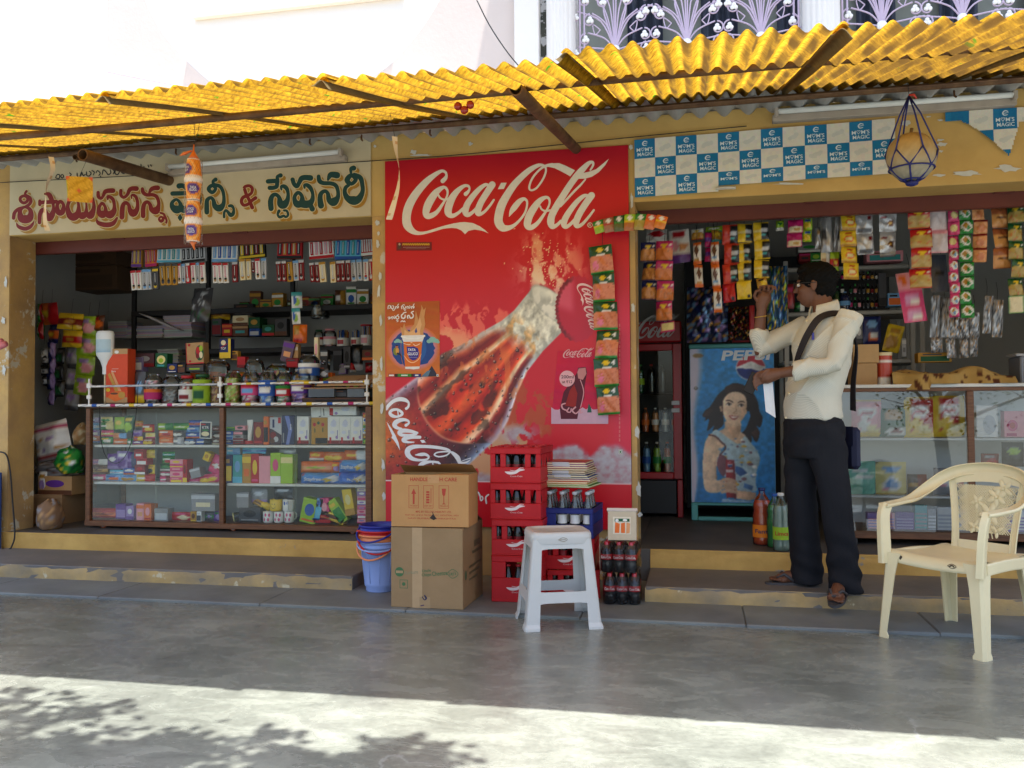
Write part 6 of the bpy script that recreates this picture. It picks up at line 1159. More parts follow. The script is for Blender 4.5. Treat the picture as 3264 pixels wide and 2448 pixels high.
# buckets
M('bucket_plastic', attr=True, rough=.38, spec=.5, var=.05, vs=9.)
def bucket(lab, z, col, ha, hdl, h=.285, drop=.13):
    T = thing('bucket', lab, 'bucket', (-1.878, -.565, z), 0, 'nested plastic buckets'); T.scale = (1.12,1.12,1.05); m = MB(kc(col)); r0, r1 = .079, .105; n = 40
    m.lathe([(r0*.93,0),(r0*.97,.004),(r0*.97,.024),(r0*1.06,.03),(r0*1.08,.05),(r1*.985,h*.86),(r1*1.03,h*.87),(r1*1.04,h*.9),(r1*1.0,h*.91),(r1*1.0,h*.955),(r1*1.08,h*.96),(r1*1.1,h*.985),(r1*1.07,h),(r1*1.0,h*.985),(r1*.97,h*.9),(r0,.03),(0,.028)], n, cap=False)
    for k in range(10): a = 2*PI*k/10; m.tube([(r0*1.085*math.cos(a), r0*1.085*math.sin(a), .05), (r1*.985*math.cos(a), r1*.985*math.sin(a), h*.84)], .0022, 5)
    m.build('bucket_body', 'bucket_plastic', T); m = MB(kc(col)); R = r1*1.14; P = [(R*math.cos(t)*math.cos(ha)-0, R*math.cos(t)*math.sin(ha), h*.95) for t in (0,)]; pts = []
    for i in range(17):
        t = PI*i/16; lx, ly = R*math.cos(t), -R*1.12*math.sin(t); pts.append((lx*math.cos(ha)-ly*math.sin(ha), lx*math.sin(ha)+ly*math.cos(ha), h*.955-drop*math.sin(t)))
    m.tube(pts, .0055, 8); 
    for s in (1, -1): m.ball((s*R*math.cos(ha)*.99, s*R*math.sin(ha)*.99, h*.945), .012, 8, 6)
    m.build('handle', 'bucket_plastic', T); return T
bucket('pale lilac blue bucket at the bottom of the nested stack', .016, (150,170,222), rad(8), 1, drop=.035); bucket('peach orange bucket nested in the lilac one', .056, (232,140,90), rad(-6), 1, drop=.12); bucket('red bucket nested below the blue one', .081, (190,30,32), rad(12), 1, drop=.11); bucket('deep blue bucket on top of the nested stack', .112, (40,52,150), rad(-14), 1, drop=.075)
# stool
def stool():
    T = thing('plastic_stool', 'pale grey moulded plastic stool standing in front of the crates', 'stool', (-.715, -1.10, .0), rad(20)); T.scale = (1.13, 1.1, 1.06); H = .452; bw, bd, tw, td = .172, .155, .13, .12
    def cr(z, sx, sy): t = z/H; return Vector((sx*(bw+(tw-bw)*t), sy*(bd+(td-bd)*t), z))
    m = MB(); n = 40
    def ring(k, s, z): 
        out = []
        for i in range(n):
            a = 2*PI*i/n; c, si = math.cos(a), math.sin(a); e = .36; out.append(Vector((math.copysign(abs(c)**e, c)*(tw+.012)*s, math.copysign(abs(si)**e, si)*(td+.012)*s, z)))
        return out
    R = [ring(0, .97, H-.055), ring(0, 1.0, H-.03), ring(0, .99, H-.012), ring(0, .95, H-.002), ring(0, .88, H), ring(0, .8, H), ring(0, .78, H-.004), ring(0, .3, H-.005), ring(0, .001, H-.005)]
    m.add([p for r in R for p in r], [(j*n+i, j*n+(i+1) % n, (j+1)*n+(i+1) % n, (j+1)*n+i) for j in range(len(R)-1) for i in range(n)], None, True)
    for k in range(7):
        for j in range(5): m.disc(-.075+.025*k, -.05+.025*j, .004, .004, lambda x, y, l=0.: Vector((x, y, H-.0045+l)), .0008, None, 8)
    m.build('seat', 'plastic_white', T)
    for sx in (-1, 1):
        for sy in (-1, 1):
            m = MB(); zs_ = [0, .012, .03, .06, .15, .25, .33, .39, .42]; rows = []
            for z in zs_:
                c = cr(z, sx, sy); fl = .068 if z < .02 else .062-.05*z; fl2 = fl; rr = .014; p = []
                out = .006 if z < .025 else 0
                for (ax, ay) in ((-fl,-.0),(-rr,0),(-rr*.3,-rr*.3),(0,-rr),(0,-fl2),(-.007,-fl2),(-.007,-rr*1.6),(-rr*1.6,-.007),(-fl,-.007)): p.append(Vector((c.x+sx*(ax+out), c.y+sy*(ay+out), z)))
                rows.append(p)
            k = 9; m.add([p for r in rows for p in r], [(j*k+i, j*k+(i+1) % k, (j+1)*k+(i+1) % k, (j+1)*k+i) for j in range(len(rows)-1) for i in range(k)]+[tuple(range(k))], None, False); m.build('leg', 'plastic_white', T)
    def panel(sx, sy, ax, name, zf):
        m = MB(); n = 12; rows = []
        for i in range(n+1):
            u = -1+2*i/n; z0, z1 = zf(u); a, b = [], []
            for z in (z0, z1):
                c = cr(z, 1, 1); p = Vector((c.x*u*.86, sy*(c.y-.0005), z)) if ax == 0 else Vector((sx*(c.x-.0005), c.y*u*.86, z)); q = p-Vector((0, sy*.006, 0)) if ax == 0 else p-Vector((sx*.006, 0, 0)); a.append(p); b.append(q)
            rows += a+b
        m.add(rows, [(4*i+j, 4*i+[1,3,0,2][j], 4*i+4+[1,3,0,2][j], 4*i+4+j) for i in range(n) for j in range(4)], None, False); m.build(name, 'plastic_white', T)
    for sx, sy, ax in ((0,-1,0), (0,1,0), (-1,0,1), (1,0,1)):
        panel(sx, sy, ax, 'apron', lambda u: (.375-.02*abs(u)**6, .44)); panel(sx, sy, ax, 'brace', lambda u: (.125-.02*abs(u)**6, .175+.015*abs(u)**8))
    m = MB(); mp = lambda x, y, l=0.: Vector((x, -(cr(.425,1,1).y+.0105)-l, y)); m.stroke([(-.02,.418,.003),(0,.428,.003),(.02,.42,.003),(.005,.41,.003),(-.02,.418,.003)], mp, 0, (150,140,126)); m.stroke([(-.012,.419,.004),(.012,.42,.004)], mp, .0003, (160,150,136)); m.build('maker_mark', 'print_matte', T)
stool()
# shrink packs of small bottles and the little pack on top
def bottle_pack(lab, z, c, rz):
    T = thing('bottle_pack', lab, 'bottle pack', (c[0], c[1], z), rz, 'shrink wrapped cola packs'); T.scale = (1.08,1.05,1.0); first = None; first2 = None
    for i in range(3):
        for j in range(4):
            x, y = -.063+.063*i, -.094+.063*j
            if first is None:
                m = MB(); m.lathe([(.024,0,kc('blk')),(.031,.008,kc('blk')),(.031,.05,kc('blk')),(.029,.06,kc('blk')),(.031,.07,kc('blk')),(.0315,.072,kc('red')),(.0315,.1,kc('red')),(.031,.102,(26,14,12)),(.028,.125,(40,24,20)),(.014,.148,(70,50,44)),(.012,.152,kc('red')),(.0125,.166,kc('red')),(.011,.168,kc('red'))], 14); first = m.build('bottle', 'plastic_gloss', T).data; o = C.objects[-1]
            else: o = bpy.data.objects.new('bottle', first); C.objects.link(o); o.parent = T
            o.location = (x, y, 0)
    m = MB(); q = np.random.default_rng(2)
    def f(u, v):
        a = 2*PI*u; e = .3; c_, s_ = math.cos(a), math.sin(a); b = .097+.003*math.sin(9*a+4*v); return (math.copysign(abs(c_)**e, c_)*b, math.copysign(abs(s_)**e, s_)*(.13+.003*math.sin(13*a)), .002+v*.15*(1 if v < .99 else 1.02))
    m.grid(f, 44, 8, None, True, True); m.build('shrink_film', 'film', T); mp = lambda x, y, l=0.: Vector((x, -.1265-l, y)); m = MB()
    for k in range(3): m.text('Coca-Cola', -.063+.063*k, .086, .014, mp, .0, kc('wht'), .01, fit=.05)
    m.build('label_lettering', 'print_matte', T)
M('plastic_gloss', attr=True, rough=.14, spec=.6)
bottle_pack('lower shrink wrapped pack of small cola bottles beside the right step', .016, (-.428, -.58), rad(4)); bottle_pack('upper shrink wrapped pack of small cola bottles beside the right step', .187, (-.434, -.57), rad(-2))
T = thing('drink_sachet_box', 'clear topped cream box of orange sachets leaning on the cola packs', 'box', (-.418, -.665, .36), rot=(rad(-14), 0, rad(3))); m = MB(); boxy(m, .158, .06, .165, (190,176,150), [('r',.18,.2,.8,.78,(214,204,180)),('p',((.24,.24),(.4,.24),(.42,.55),(.26,.6)),'org'),('p',((.46,.24),(.6,.24),(.6,.6),(.46,.56)),'org'),('p',((.64,.22),(.76,.24),(.78,.56),(.66,.6)),'peach'),('r',.24,.62,.76,.72,'dgrn'),('e',.32,.66,.06,.05,'wht'),('e',.6,.67,.08,.04,'wht')]); m.box((-.085,-.034,.16), (.085,.034,.178), .003, (206,190,178)); m.build('box_body', 'print_matte', T)
# green masala sachet strip and fan of sachets on the panel edge
SA = [('r',0,.93,1,1,'dgrn'),('r',0,0,1,.06,'grn'),('r',.0,.08,1,.56,(206,122,84)),('e',.5,.58,.5,.09,(206,122,84)),('e',.24,.3,.15,.16,(214,110,140)),('e',.5,.82,.16,.09,'yel'),('r',.3,.64,.72,.67,'wht'),('e',.84,.84,.07,.07,'wht'),('n',(190,100,60),.18,.08,.5)]
strip('sachet_strip', 'hanging strip of six green topped orange snack sachets in front of the red panel', 'M', 1418, 1578, 172, 1290, -.06, 6, ((20,72,44),'org','pink',SA), .035, -1.6, nx=14, ny=18, wob=.03)
T = thing('sachet_fan', 'fan of small spice sachets sticking out from the edge of the red panel', 'sachet fan', Y(1975, 744, -.1)); o = T.location.copy()
cols = (('grn','yel','lime'),((150,96,70),'red',(160,110,80)),('dgrn','grn',(88,92,44)),('lime','yel',(176,104,50)),('grn',(170,150,70),(160,140,60)),((190,70,50),'org',(200,110,60)),('org','yel',(206,120,40)))
for k in range(7):
    px = 1915+31*k; a = Y(px, 742-6*k/6, -.1)-o; tilt = -.42+.16*k; m = MB(); c1, c2, c3 = cols[k]; SEED[0] += 1; hh = .075+.028*math.sin(PI*(k+.4)/7)
    pillow(m, .068, hh, .016, painter(c1, [('r',0,.0,1,.5,c3),('e',.5,.78,.3,.12,'wht'),('r',0,.5,1,.58,c2)], SEED[0]), 7, 9, False, SEED[0]); ob = m.build('sachet', 'print_film', T); ob.location = (a.x, -.012*k, a.z); ob.rotation_euler = (0, tilt*.6, 0)
# ---------------------------------------------------------------- things hanging from the awning
def string(m, a, b, r=.0014): m.tube([a, (Vector(a)+Vector(b))/2+Vector((.004,0,-.004)), b], r, 4)
a, b = Y(617, 480, -1.72), Y(610, 785, -1.72); T = thing('cup_string', 'hanging net string of orange and white paper drink cups under the awning', 'string of cups', (a.x, a.y, a.z)); h = (a-b).z-.03
def cup(z, up, ch, rb, rt):
    m = MB(); O_, W_, P_ = (226,132,30), (226,214,204), (86,58,130); n = 28; nv = 14
    def f(u, v):
        r = rb+(rt-rb)*v; 
        if v > .9: r += .003
        return (r*math.sin(2*PI*u), -r*math.cos(2*PI*u), z+(v if up else 1-v)*ch)
    off = RNG.uniform(-.12, .12)
    m.grid(f, n, nv, lambda u, v: P_ if (((u+off+.5) % 1-.5)/.14)**2+((v-.52)/.26)**2 < 1 else W_ if v > .84 or v < .04 else (236,170,90) if abs(math.hypot(((u+off+.5) % 1-.5)/.2, (v-.5)/.4)-1) < .12 else O_, True, True)
    mp = lambda x, y, l=0.: (lambda r, aa: Vector((r*math.sin(aa), -r*math.cos(aa), y)))(rb+(rt-rb)*((y-z)/ch if up else 1-(y-z)/ch)+.0012, x-2*PI*off); s = 1 if up else -1
    m.text('TATA', 0, z+ch*(.56 if up else .42), s*.011, mp, 0, kc('wht'), .02, fit=s*.9 if 0 else .8); m.text('GLUCO', 0, z+ch*(.44 if up else .56), s*.011, mp, 0, kc('wht'), .02, fit=1.)
    m.disc(0, 0, rb*.98, rb*.98, lambda x, y, l=0.: Vector((x, y, z+(0.0005 if up else ch-.0005))), 0, W_); m.build('paper_cup', 'print_matte', T)
ch = h/4.35
z = -h-.0
for k, up in enumerate((True, False, True, False)):
    pass
zz = -.045
for k, (up, gap) in enumerate(((False, .0), (True, -.002), (False, .004), (True, -.002))):
    # pairs meet rim to rim
    zz -= ch+gap; cup(zz, up if 0 else (k % 2 == 1), ch, .0305, .041)
m = MB(kc('org')); m.tube([(0,0,-.045),(0,0,-.02),(0,0,.0),(.002,0,.03)], [.03,.014,.004,.003], 10); m.tube([(-.01,0,.0),(-.05,.0,-.012),(-.075,0,-.02)], [.004,.008,.002], 6); m.tube([(0,0,zz),(0,0,zz-.016),(.008,0,zz-.04)], [.02,.007,.003], 8); m.build('net_end', 'print_film', T)
m = MB((234,170,110)); 
for k in range(14):
    a0 = 2*PI*k/14
    for s in (1, -1): m.tube([((.043)*math.sin(a0+s*j*.28), -.043*math.cos(a0+s*j*.28), -.045-(h)*j/18) for j in range(18)], .0007, 3, cap=False)
m.build('net_sleeve', 'film', T); m = MB(); string(m, (0,0,.02), (0,.0,.2)); string(m, (0,0,.02), (.03,.01,.16)); m.build('string', 'black_rack', T)
f = wallp(30, 560, .13562, -.55); f2 = lambda x, y: Y(30+x*.13562, 560+y*.13562, -.55); o = f2(1650, 0); T = thing('yellow_cloth', 'square of yellow printed cloth with red corners hanging before the left sign', 'cloth', o); m = MB(); c4 = [f2(*p)-o for p in ((1325,5),(1955,40),(1960,640),(1350,600))]
m.grid(lambda u, v: (c4[0]*(1-u)+c4[1]*u)*(1-v)+(c4[3]*(1-u)+c4[2]*u)*v+Vector((0, .01*math.sin(u*7+v*3)*v, 0)), 18, 18, lambda u, v: (206,92,60) if min(math.hypot(u-a, v-b) for a in (0, 1) for b in (0, 1)) < .13 or math.hypot(u-.5, v-.55) < .07 else (168,176,50) if u < .05 else tuple(int(x) for x in np.array((206,160,46))+RNG.normal(0, 9)-20*(math.sin(u*9+v*14) > .8))); m.build('cloth_sheet', 'print_matte', T); m = MB(); string(m, (0,0,.0), (.0,.12,.24)); m.build('string', 'black_rack', T)
for ds, pts, wy, w in (('curled pale paper strip with brown print hanging before the left sign', ((163,500),(168,540),(150,590),(145,640),(143,700),(152,735)), -1.0, .03), ('curled pale cardboard strip hanging in front of the red panel', ((1258,435),(1262,480),(1272,540),(1268,600),(1252,660),(1240,700)), -1.0, .034)):
    P = [Y(p[0], p[1], wy) for p in pts]; o = P[0]; T = thing('paper_strip', ds, 'paper strip', o); Q = [Vector(p) for p in smooth_path([tuple(p-o) for p in P], 5)]; m = MB(); n = len(Q)
    m.add([q+Vector((s*w/2*math.cos(i*.12+.7), s*w/2*math.sin(i*.12+.7), 0)) for i, q in enumerate(Q) for s in (-1, 0, 1)], [(3*i+j, 3*i+j+1, 3*i+j+4, 3*i+j+3) for i in range(n-1) for j in range(2)], lambda i: (196,160,120) if (i//2) % 5 == 2 and i % 2 else (216,204,182), True); m.build('paper', 'print_matte', T); m = MB(); string(m, (0,0,0), (0,-.2,.25 if wy > -1.1 and pts[0][0] > 500 else .16)); m.build('string', 'black_rack', T)
T = thing('plastic_fruit', 'bunch of three red plastic balls hung under the awning pipe', 'ornament', Y(1480, 330, -1.74)); m = MB((150,40,30))
for dx, dz in ((-.03,-.01),(.0,-.03),(.028,-.008)): m.ball((dx,0,dz), .019, 12, 8)
m.build('red_balls', 'plastic_gloss', T)
# pumpkin gourd in a blue net
c = Y(2905, 500, -.5); T = thing('gourd_net', 'pale gourd hanging in a blue rope net under the right awning', 'hanging gourd', c); T.scale = (1.16,1.16,1.12); m = MB(); R = .112
m.grid(lambda u, v: (R*.98*math.sin(PI*v)**.85*math.cos(2*PI*u)*(1+.02*math.cos(16*PI*u)), R*.98*math.sin(PI*v)**.85*math.sin(2*PI*u)*(1+.02*math.cos(16*PI*u)), -.115*math.cos(PI*v)), 40, 18, lambda u, v: tuple(int(x) for x in np.array((172,148,102))*max(0, min(1, (v-.25)*2.4))+np.array((156,152,136))*max(0, 1-max(0, min(1, (v-.25)*2.4)))+RNG.normal(0, 4)), True, True); m.tube([(0,0,.11),(.004,0,.14)], .008, 6, (120,96,60)); m.build('gourd', 'print_matte', T)
m = MB((44,50,120)); top = Vector((-.005,0,.30)); q = Vector
def on(a, t): return Vector(((R*1.03)*math.sin(t)*math.cos(a), R*1.03*math.sin(t)*math.sin(a), -.118*math.cos(t)*1.02))
for k in range(6):
    a = 2*PI*k/6-.3; n1 = on(a, 1.75); m.tube([top, top*.6+n1*.4+Vector((0,0,.02)), n1], .004, 6)
    for s in (-.5, .5): n2 = on(a+s*2*PI/6, 1.05); m.tube([n1, (n1+n2)/2*1.04, n2], .004, 6)
    n2 = on(a+PI/6, 1.05); m.tube([n2, on(a+PI/6, .5), Vector((0,0,-.135))], .0045, 6)
for z_, t_ in ((0, 1.05), (0, .35)): m.tube([on(2*PI*k/24, t_) for k in range(25)], .0042, 6)
m.ball((0,0,-.13), (.03,.03,.014), 10, 6); m.build('rope_net', 'print_matte', T); m = MB(); m.tube([top, top+Vector((.004,.05,.11))], .0016, 4, kc('brn')); m.build('string', 'black_rack', T); m = MB((206,70,60)); m.tube([top+Vector((0,0,.004)), top+Vector((.02,-.01,0)), top+Vector((.03,-.01,-.02))], [.006,.007,.003], 6); m.build('red_tie', 'print_film', T)
# wires on the wall, at the left edge, and above the awning
def wire(lab, pts, r, mt='black_rack'): m = MB(); o = Vector(pts[0]); m.tube(smooth_path([tuple(Vector(p)-o) for p in pts], 4), r, 5); solo(m, 'wire', mt, lab, 'wire', o)
wire('thin black wire running along the wall above the left sign and red panel', [Y(0,582,-.02), Y(300,567,-.03), Y(700,545,-.03), Y(1229,510,-.02), Y(1500,490,-.02), Y(1990,440,-.02), Y(2380,402,-.02)], .003); wire('black cable looping down the left pillar to the step', [Y(0,1440,-.02), Y(20,1450,-.03), Y(32,1500,-.02), Y(40,1600,-.02), Y(47,1700,-.03), Y(38,1740,-.04), Y(28,1752,-.06)], .006); wire('thin mauve wire crossing the white upper wall', [Y(278,215,-.3), Y(500,260,-.3), Y(745,305,-.3)], .004, 'mauve_iron'); wire('dark wire slanting down the upper wall left of the pilaster', [Y(1515,-10,.1), Y(1560,80,.1), Y(1620,170,.1), Y(1680,240,.1)], .004)
T = thing('rolled_bag', 'pink plastic roll poking in at the left edge beside the pillar', 'plastic roll', Y(2, 1110, -.35)); m = MB((206,120,130)); m.tube([(-.2,.0,-.05),(-.05,0,.0),(.05,-.01,.03)], [.02,.026,.022], 10); m.tube([(-.2,.0,-.01),(-.05,0,.03),(.02,-.01,.05)], [.02,.022,.02], 10); m.build('roll', 'print_film', T)
T = thing('blue_panel_edge', 'edge of a dark blue board leaning at the far left of the pillar', 'board', Y(-8, 1750, -.05)); m = MB((36,60,110)); m.box((-.3,-.02,0), (.035,.0,.56), .004); m.build('board', 'print_matte', T)
# ---------------------------------------------------------------- RIGHT SHOP
M('cooler_red', (160,18,26), .35, var=.06, vs=5.); M('dark_metal', (30,30,32), .5, var=.15); M('fridge_teal', (92,168,164), .5, var=.08); M('fridge_side', (120,176,196), .4, var=.05); M('shelf_grey', (150,148,142), .5, var=.1)
# cola cooler
FY = 1.6; T = thing('drinks_cooler', 'red glass door cola cooler behind the central pillar', 'cooler', (-.46, FY, .2135)); O = Vector((-.46, FY, .2135))
def wb(name, mat, *bx, ch=.006, th=None, o=None):
    m = MB()
    for a, b in bx: m.box(Vector(a)-(o or O), Vector(b)-(o or O), ch)
    return m.build(name, mat, th or T)
X0, X1 = -.80, -.12; ZH0, ZH1, ZD0 = Y(2150,1095,FY).z, Y(2150,1022,FY).z, Y(2170,1528,FY).z
wb('cabinet', 'dark_metal', ((X0,FY+.06,.22), (X0+.02,FY+.6,ZH1)), ((X1-.02,FY+.06,.22), (X1,FY+.6,ZH1)), ((X0+.02,FY+.58,.22), (X1-.02,FY+.6,ZH1)), ((X0+.02,FY+.06,ZD0-.02), (X1-.02,FY+.58,ZD0)), ((X0+.02,FY+.06,ZH0), (X1-.02,FY+.58,ZH0+.02)))
h = wb('header', 'cooler_red', ((X0,FY,ZH0+.012), (X1,FY+.06,ZH1)), ch=.012); m = MB(); mp = lambda px, py, l=0.: Vector((X0+.08+(px-1330)/620*.6, FY-.0012-l, ZH0+.2-(py-560)/620*.6*.9))-O
script_logo(m, mp, kc('sil'), 0., False); m.build('script_lettering', 'print_matte', T)
dz = [((X0,FY,ZD0), (X0+.07,FY+.05,ZH0)), ((X1-.072,FY,ZD0), (X1,FY+.05,ZH0)), ((X0+.071,FY,ZD0), (X1-.073,FY+.05,ZD0+.055)), ((X0+.071,FY,ZH0-.055), (X1-.073,FY+.05,ZH0))]
d = wb('door_frame', 'cooler_red', *dz); m = MB(); 
for zz in (1.06, 1.12): m.box(Vector((X1-.085,FY-.012,zz))-O, Vector((X1-.02,FY-.001,zz+.035))-O, .004, kc('sil'))
m.build('door_latch', 'plastic', T); wb('door_glass', 'pane', ((X0+.071,FY+.02,ZD0+.056), (X1-.073,FY+.024,ZH0-.056)), ch=0)
for zz in (.56, .89, 1.21): wb('wire_shelf', 'dark_metal', ((X0+.025,FY+.08,zz), (X1-.025,FY+.56,zz+.008)))
wb('grille', 'dark_metal', ((X0,FY+.03,.24), (X1-.05,FY+.06,ZD0-.01))); wb('leg_panel', 'cooler_red', ((X1-.045,FY+.01,.2145), (X1,FY+.06,ZD0-.004)))
def pet(lab, pos, h, r, liquid, cap, label=None, txt=None, name='bottle', lcol='wht', grp=None, fill=.86, band=(.3,.52)):
    T = thing('soft_drink_bottle', U(lab), 'bottle', pos, group=grp); pr = [(.86,0),(1,.02),(1,.1),(.93,.2),(1,.3),(1,.52),(.9,.6),(.97,.68),(.8,.78),(.45,.87),(.3,.91),(.3,.95)]
    m = MB(); m.lathe([(a*r,b*h) for a, b in pr], 18, cap=False); m.build('bottle_wall', 'clear_plastic', T)
    if liquid: m = MB(); m.lathe([(a*r*.95,b*h+.003) for a, b in pr if b < fill], 16, (0,0,0), kc(liquid)); m.build('drink', 'plastic_gloss', T)
    m = MB(); m.lathe([(r*.34,h*.945),(r*.38,h*.95),(r*.38,h*.995),(r*.33,h)], 14, (0,0,0), kc(cap)); m.build('cap', 'plastic', T)
    if label:
        m = MB(); m.lathe([(r*1.015,h*band[0]),(r*1.015,h*band[1])], 22, (0,0,0), kc(label), cap=False)
        if txt: m.text(txt, 0, h*(band[0]+band[1])/2, h*.07, lambda x, y, l=0.: Vector((r*1.03*math.sin(x), -r*1.03*math.cos(x)-l, y)), 0, kc(lcol), .02, fit=1.7)
        m.build('label', 'print_matte', T)
    return T
q = random.Random(3); CB = 'bottles in the cola cooler'
for k, (c, cap, lb) in enumerate((('wht','wht','blu'),('lblu','wht','blu'),('lime','wht','grn'),('org','org','grn'),('lime','wht','pink'))): pet('white capped %s bottle on the lowest cooler shelf' % ('milky','pale blue','lime','orange','light green')[k], (X0+.3+.085*k, FY+.13, .568), .25, .034, c, cap, lb, grp=CB)
for k, (c, cap) in enumerate((('dgry','blk'),('org','org'),('peach','wht'),('sil','wht'),('peach','org'))): pet('small %s bottle on the middle cooler shelf' % ('dark','orange','peach','clear','salmon')[k], (X0+.3+.08*k, FY+.13, .898), .2, .03, c, cap, 'org' if k in (1,4) else 'wht', grp=CB)
for k, (c, cap) in enumerate((('dgrn','grn'),('blk','red'),('dgry','blk'))): pet('%s bottle on the top cooler shelf' % ('dark green','black','grey')[k], (X0+.34+.09*k, FY+.15, 1.218), .24, .033, c, cap, 'lime' if k == 0 else None, grp=CB)
# blue fridge with the poster girl
FY2 = 1.45; a, b = Y(2197,1110,FY2), Y(2465,1605,FY2); PX_ = Y(2474,1605,FY2).x; T = thing('drinks_fridge', 'tall fridge with a blue cola poster of a smiling woman on its door', 'fridge', ((a.x+PX_)/2, FY2, .2135)); O = T.location.copy(); fx0, fx1, fz0, fz1 = a.x+.002, PX_, b.z, Y(2200,1112,FY2).z
wb('cabinet', 'fridge_teal', ((fx0+.005,FY2+.04,fz0-.015), (fx1,FY2+.6,fz1+.035)), th=T, o=O); wb('door', 'fridge_side', ((fx0,FY2,fz0), (fx1,FY2+.038,fz1)), th=T, o=O); wb('top_trim', 'fridge_teal', ((fx0-.004,FY2-.006,fz1+.001), (fx1,FY2+.039,fz1+.034)), th=T, o=O)
wb('base_frame', 'fridge_teal', ((fx0,FY2,.2145), (fx0+.05,FY2+.05,fz0-.002)), ((fx1-.05,FY2,.2145), (fx1,FY2+.05,fz0-.002)), ((fx0+.051,FY2+.004,.2145), (fx1-.051,FY2+.04,.245)), ((fx0+.0,FY2-.004,fz0-.022), (fx1,FY2+.03,fz0-.0025)), th=T, o=O)
class Soft:
    # a printed photograph: shapes laid into a picture grid with soft shading, then printed as vertex colours
    def __init__(s, nx, ny): s.gx, s.gy = np.meshgrid(np.linspace(55, 880, nx+1), np.linspace(1558, 100, ny+1)); s.c = np.zeros(s.gx.shape+(3,)); s.n = fbm(s.gx/40, s.gy/40, 3); s.n2 = fbm(s.gx/14, s.gy/14, 9)
    def lay(s, k, col, sh=1.):
        ys, xs = np.where(k)
        if len(xs) == 0: return
        fx = (s.gx-s.gx[k].min())/max(np.ptp(s.gx[k]), 1); fy = (s.gy-s.gy[k].min())/max(np.ptp(s.gy[k]), 1); g = 1+sh*(.14-.26*fx-.06*fy+.3*(s.n-.5)+.22*(s.n2-.5)); s.c[k] = (np.array(kc(col), float)*g[..., None])[k]
    def poly(s, pts, mp, l, col):
        p = smooth_path(pts, 3, True) if len(pts) > 5 else [np.array(q, float) for q in pts]; k = np.zeros(s.gx.shape, bool)
        for a, b in zip(p, p[1:]+p[:1]):
            if a[1] != b[1]: k ^= ((a[1] > s.gy) != (b[1] > s.gy)) & (s.gx < (b[0]-a[0])*(s.gy-a[1])/(b[1]-a[1])+a[0])
        s.lay(k, col)
    def disc(s, x, y, rx, ry, mp, l, col, n=0): s.lay(((s.gx-x)/rx)**2+((s.gy-y)/ry)**2 < 1, col)
    def rect(s, x0, y0, x1, y1, mp, l, col): s.lay((s.gx > x0) & (s.gx < x1) & (s.gy > y0) & (s.gy < y1), col)
    def stroke(s, pts, mp, l, col):
        k = np.zeros(s.gx.shape, bool)
        for p in smooth_path(pts, 8): k |= np.hypot(s.gx-p[0], s.gy-p[1]) < p[2]/2+1
        s.lay(k, col, .6)
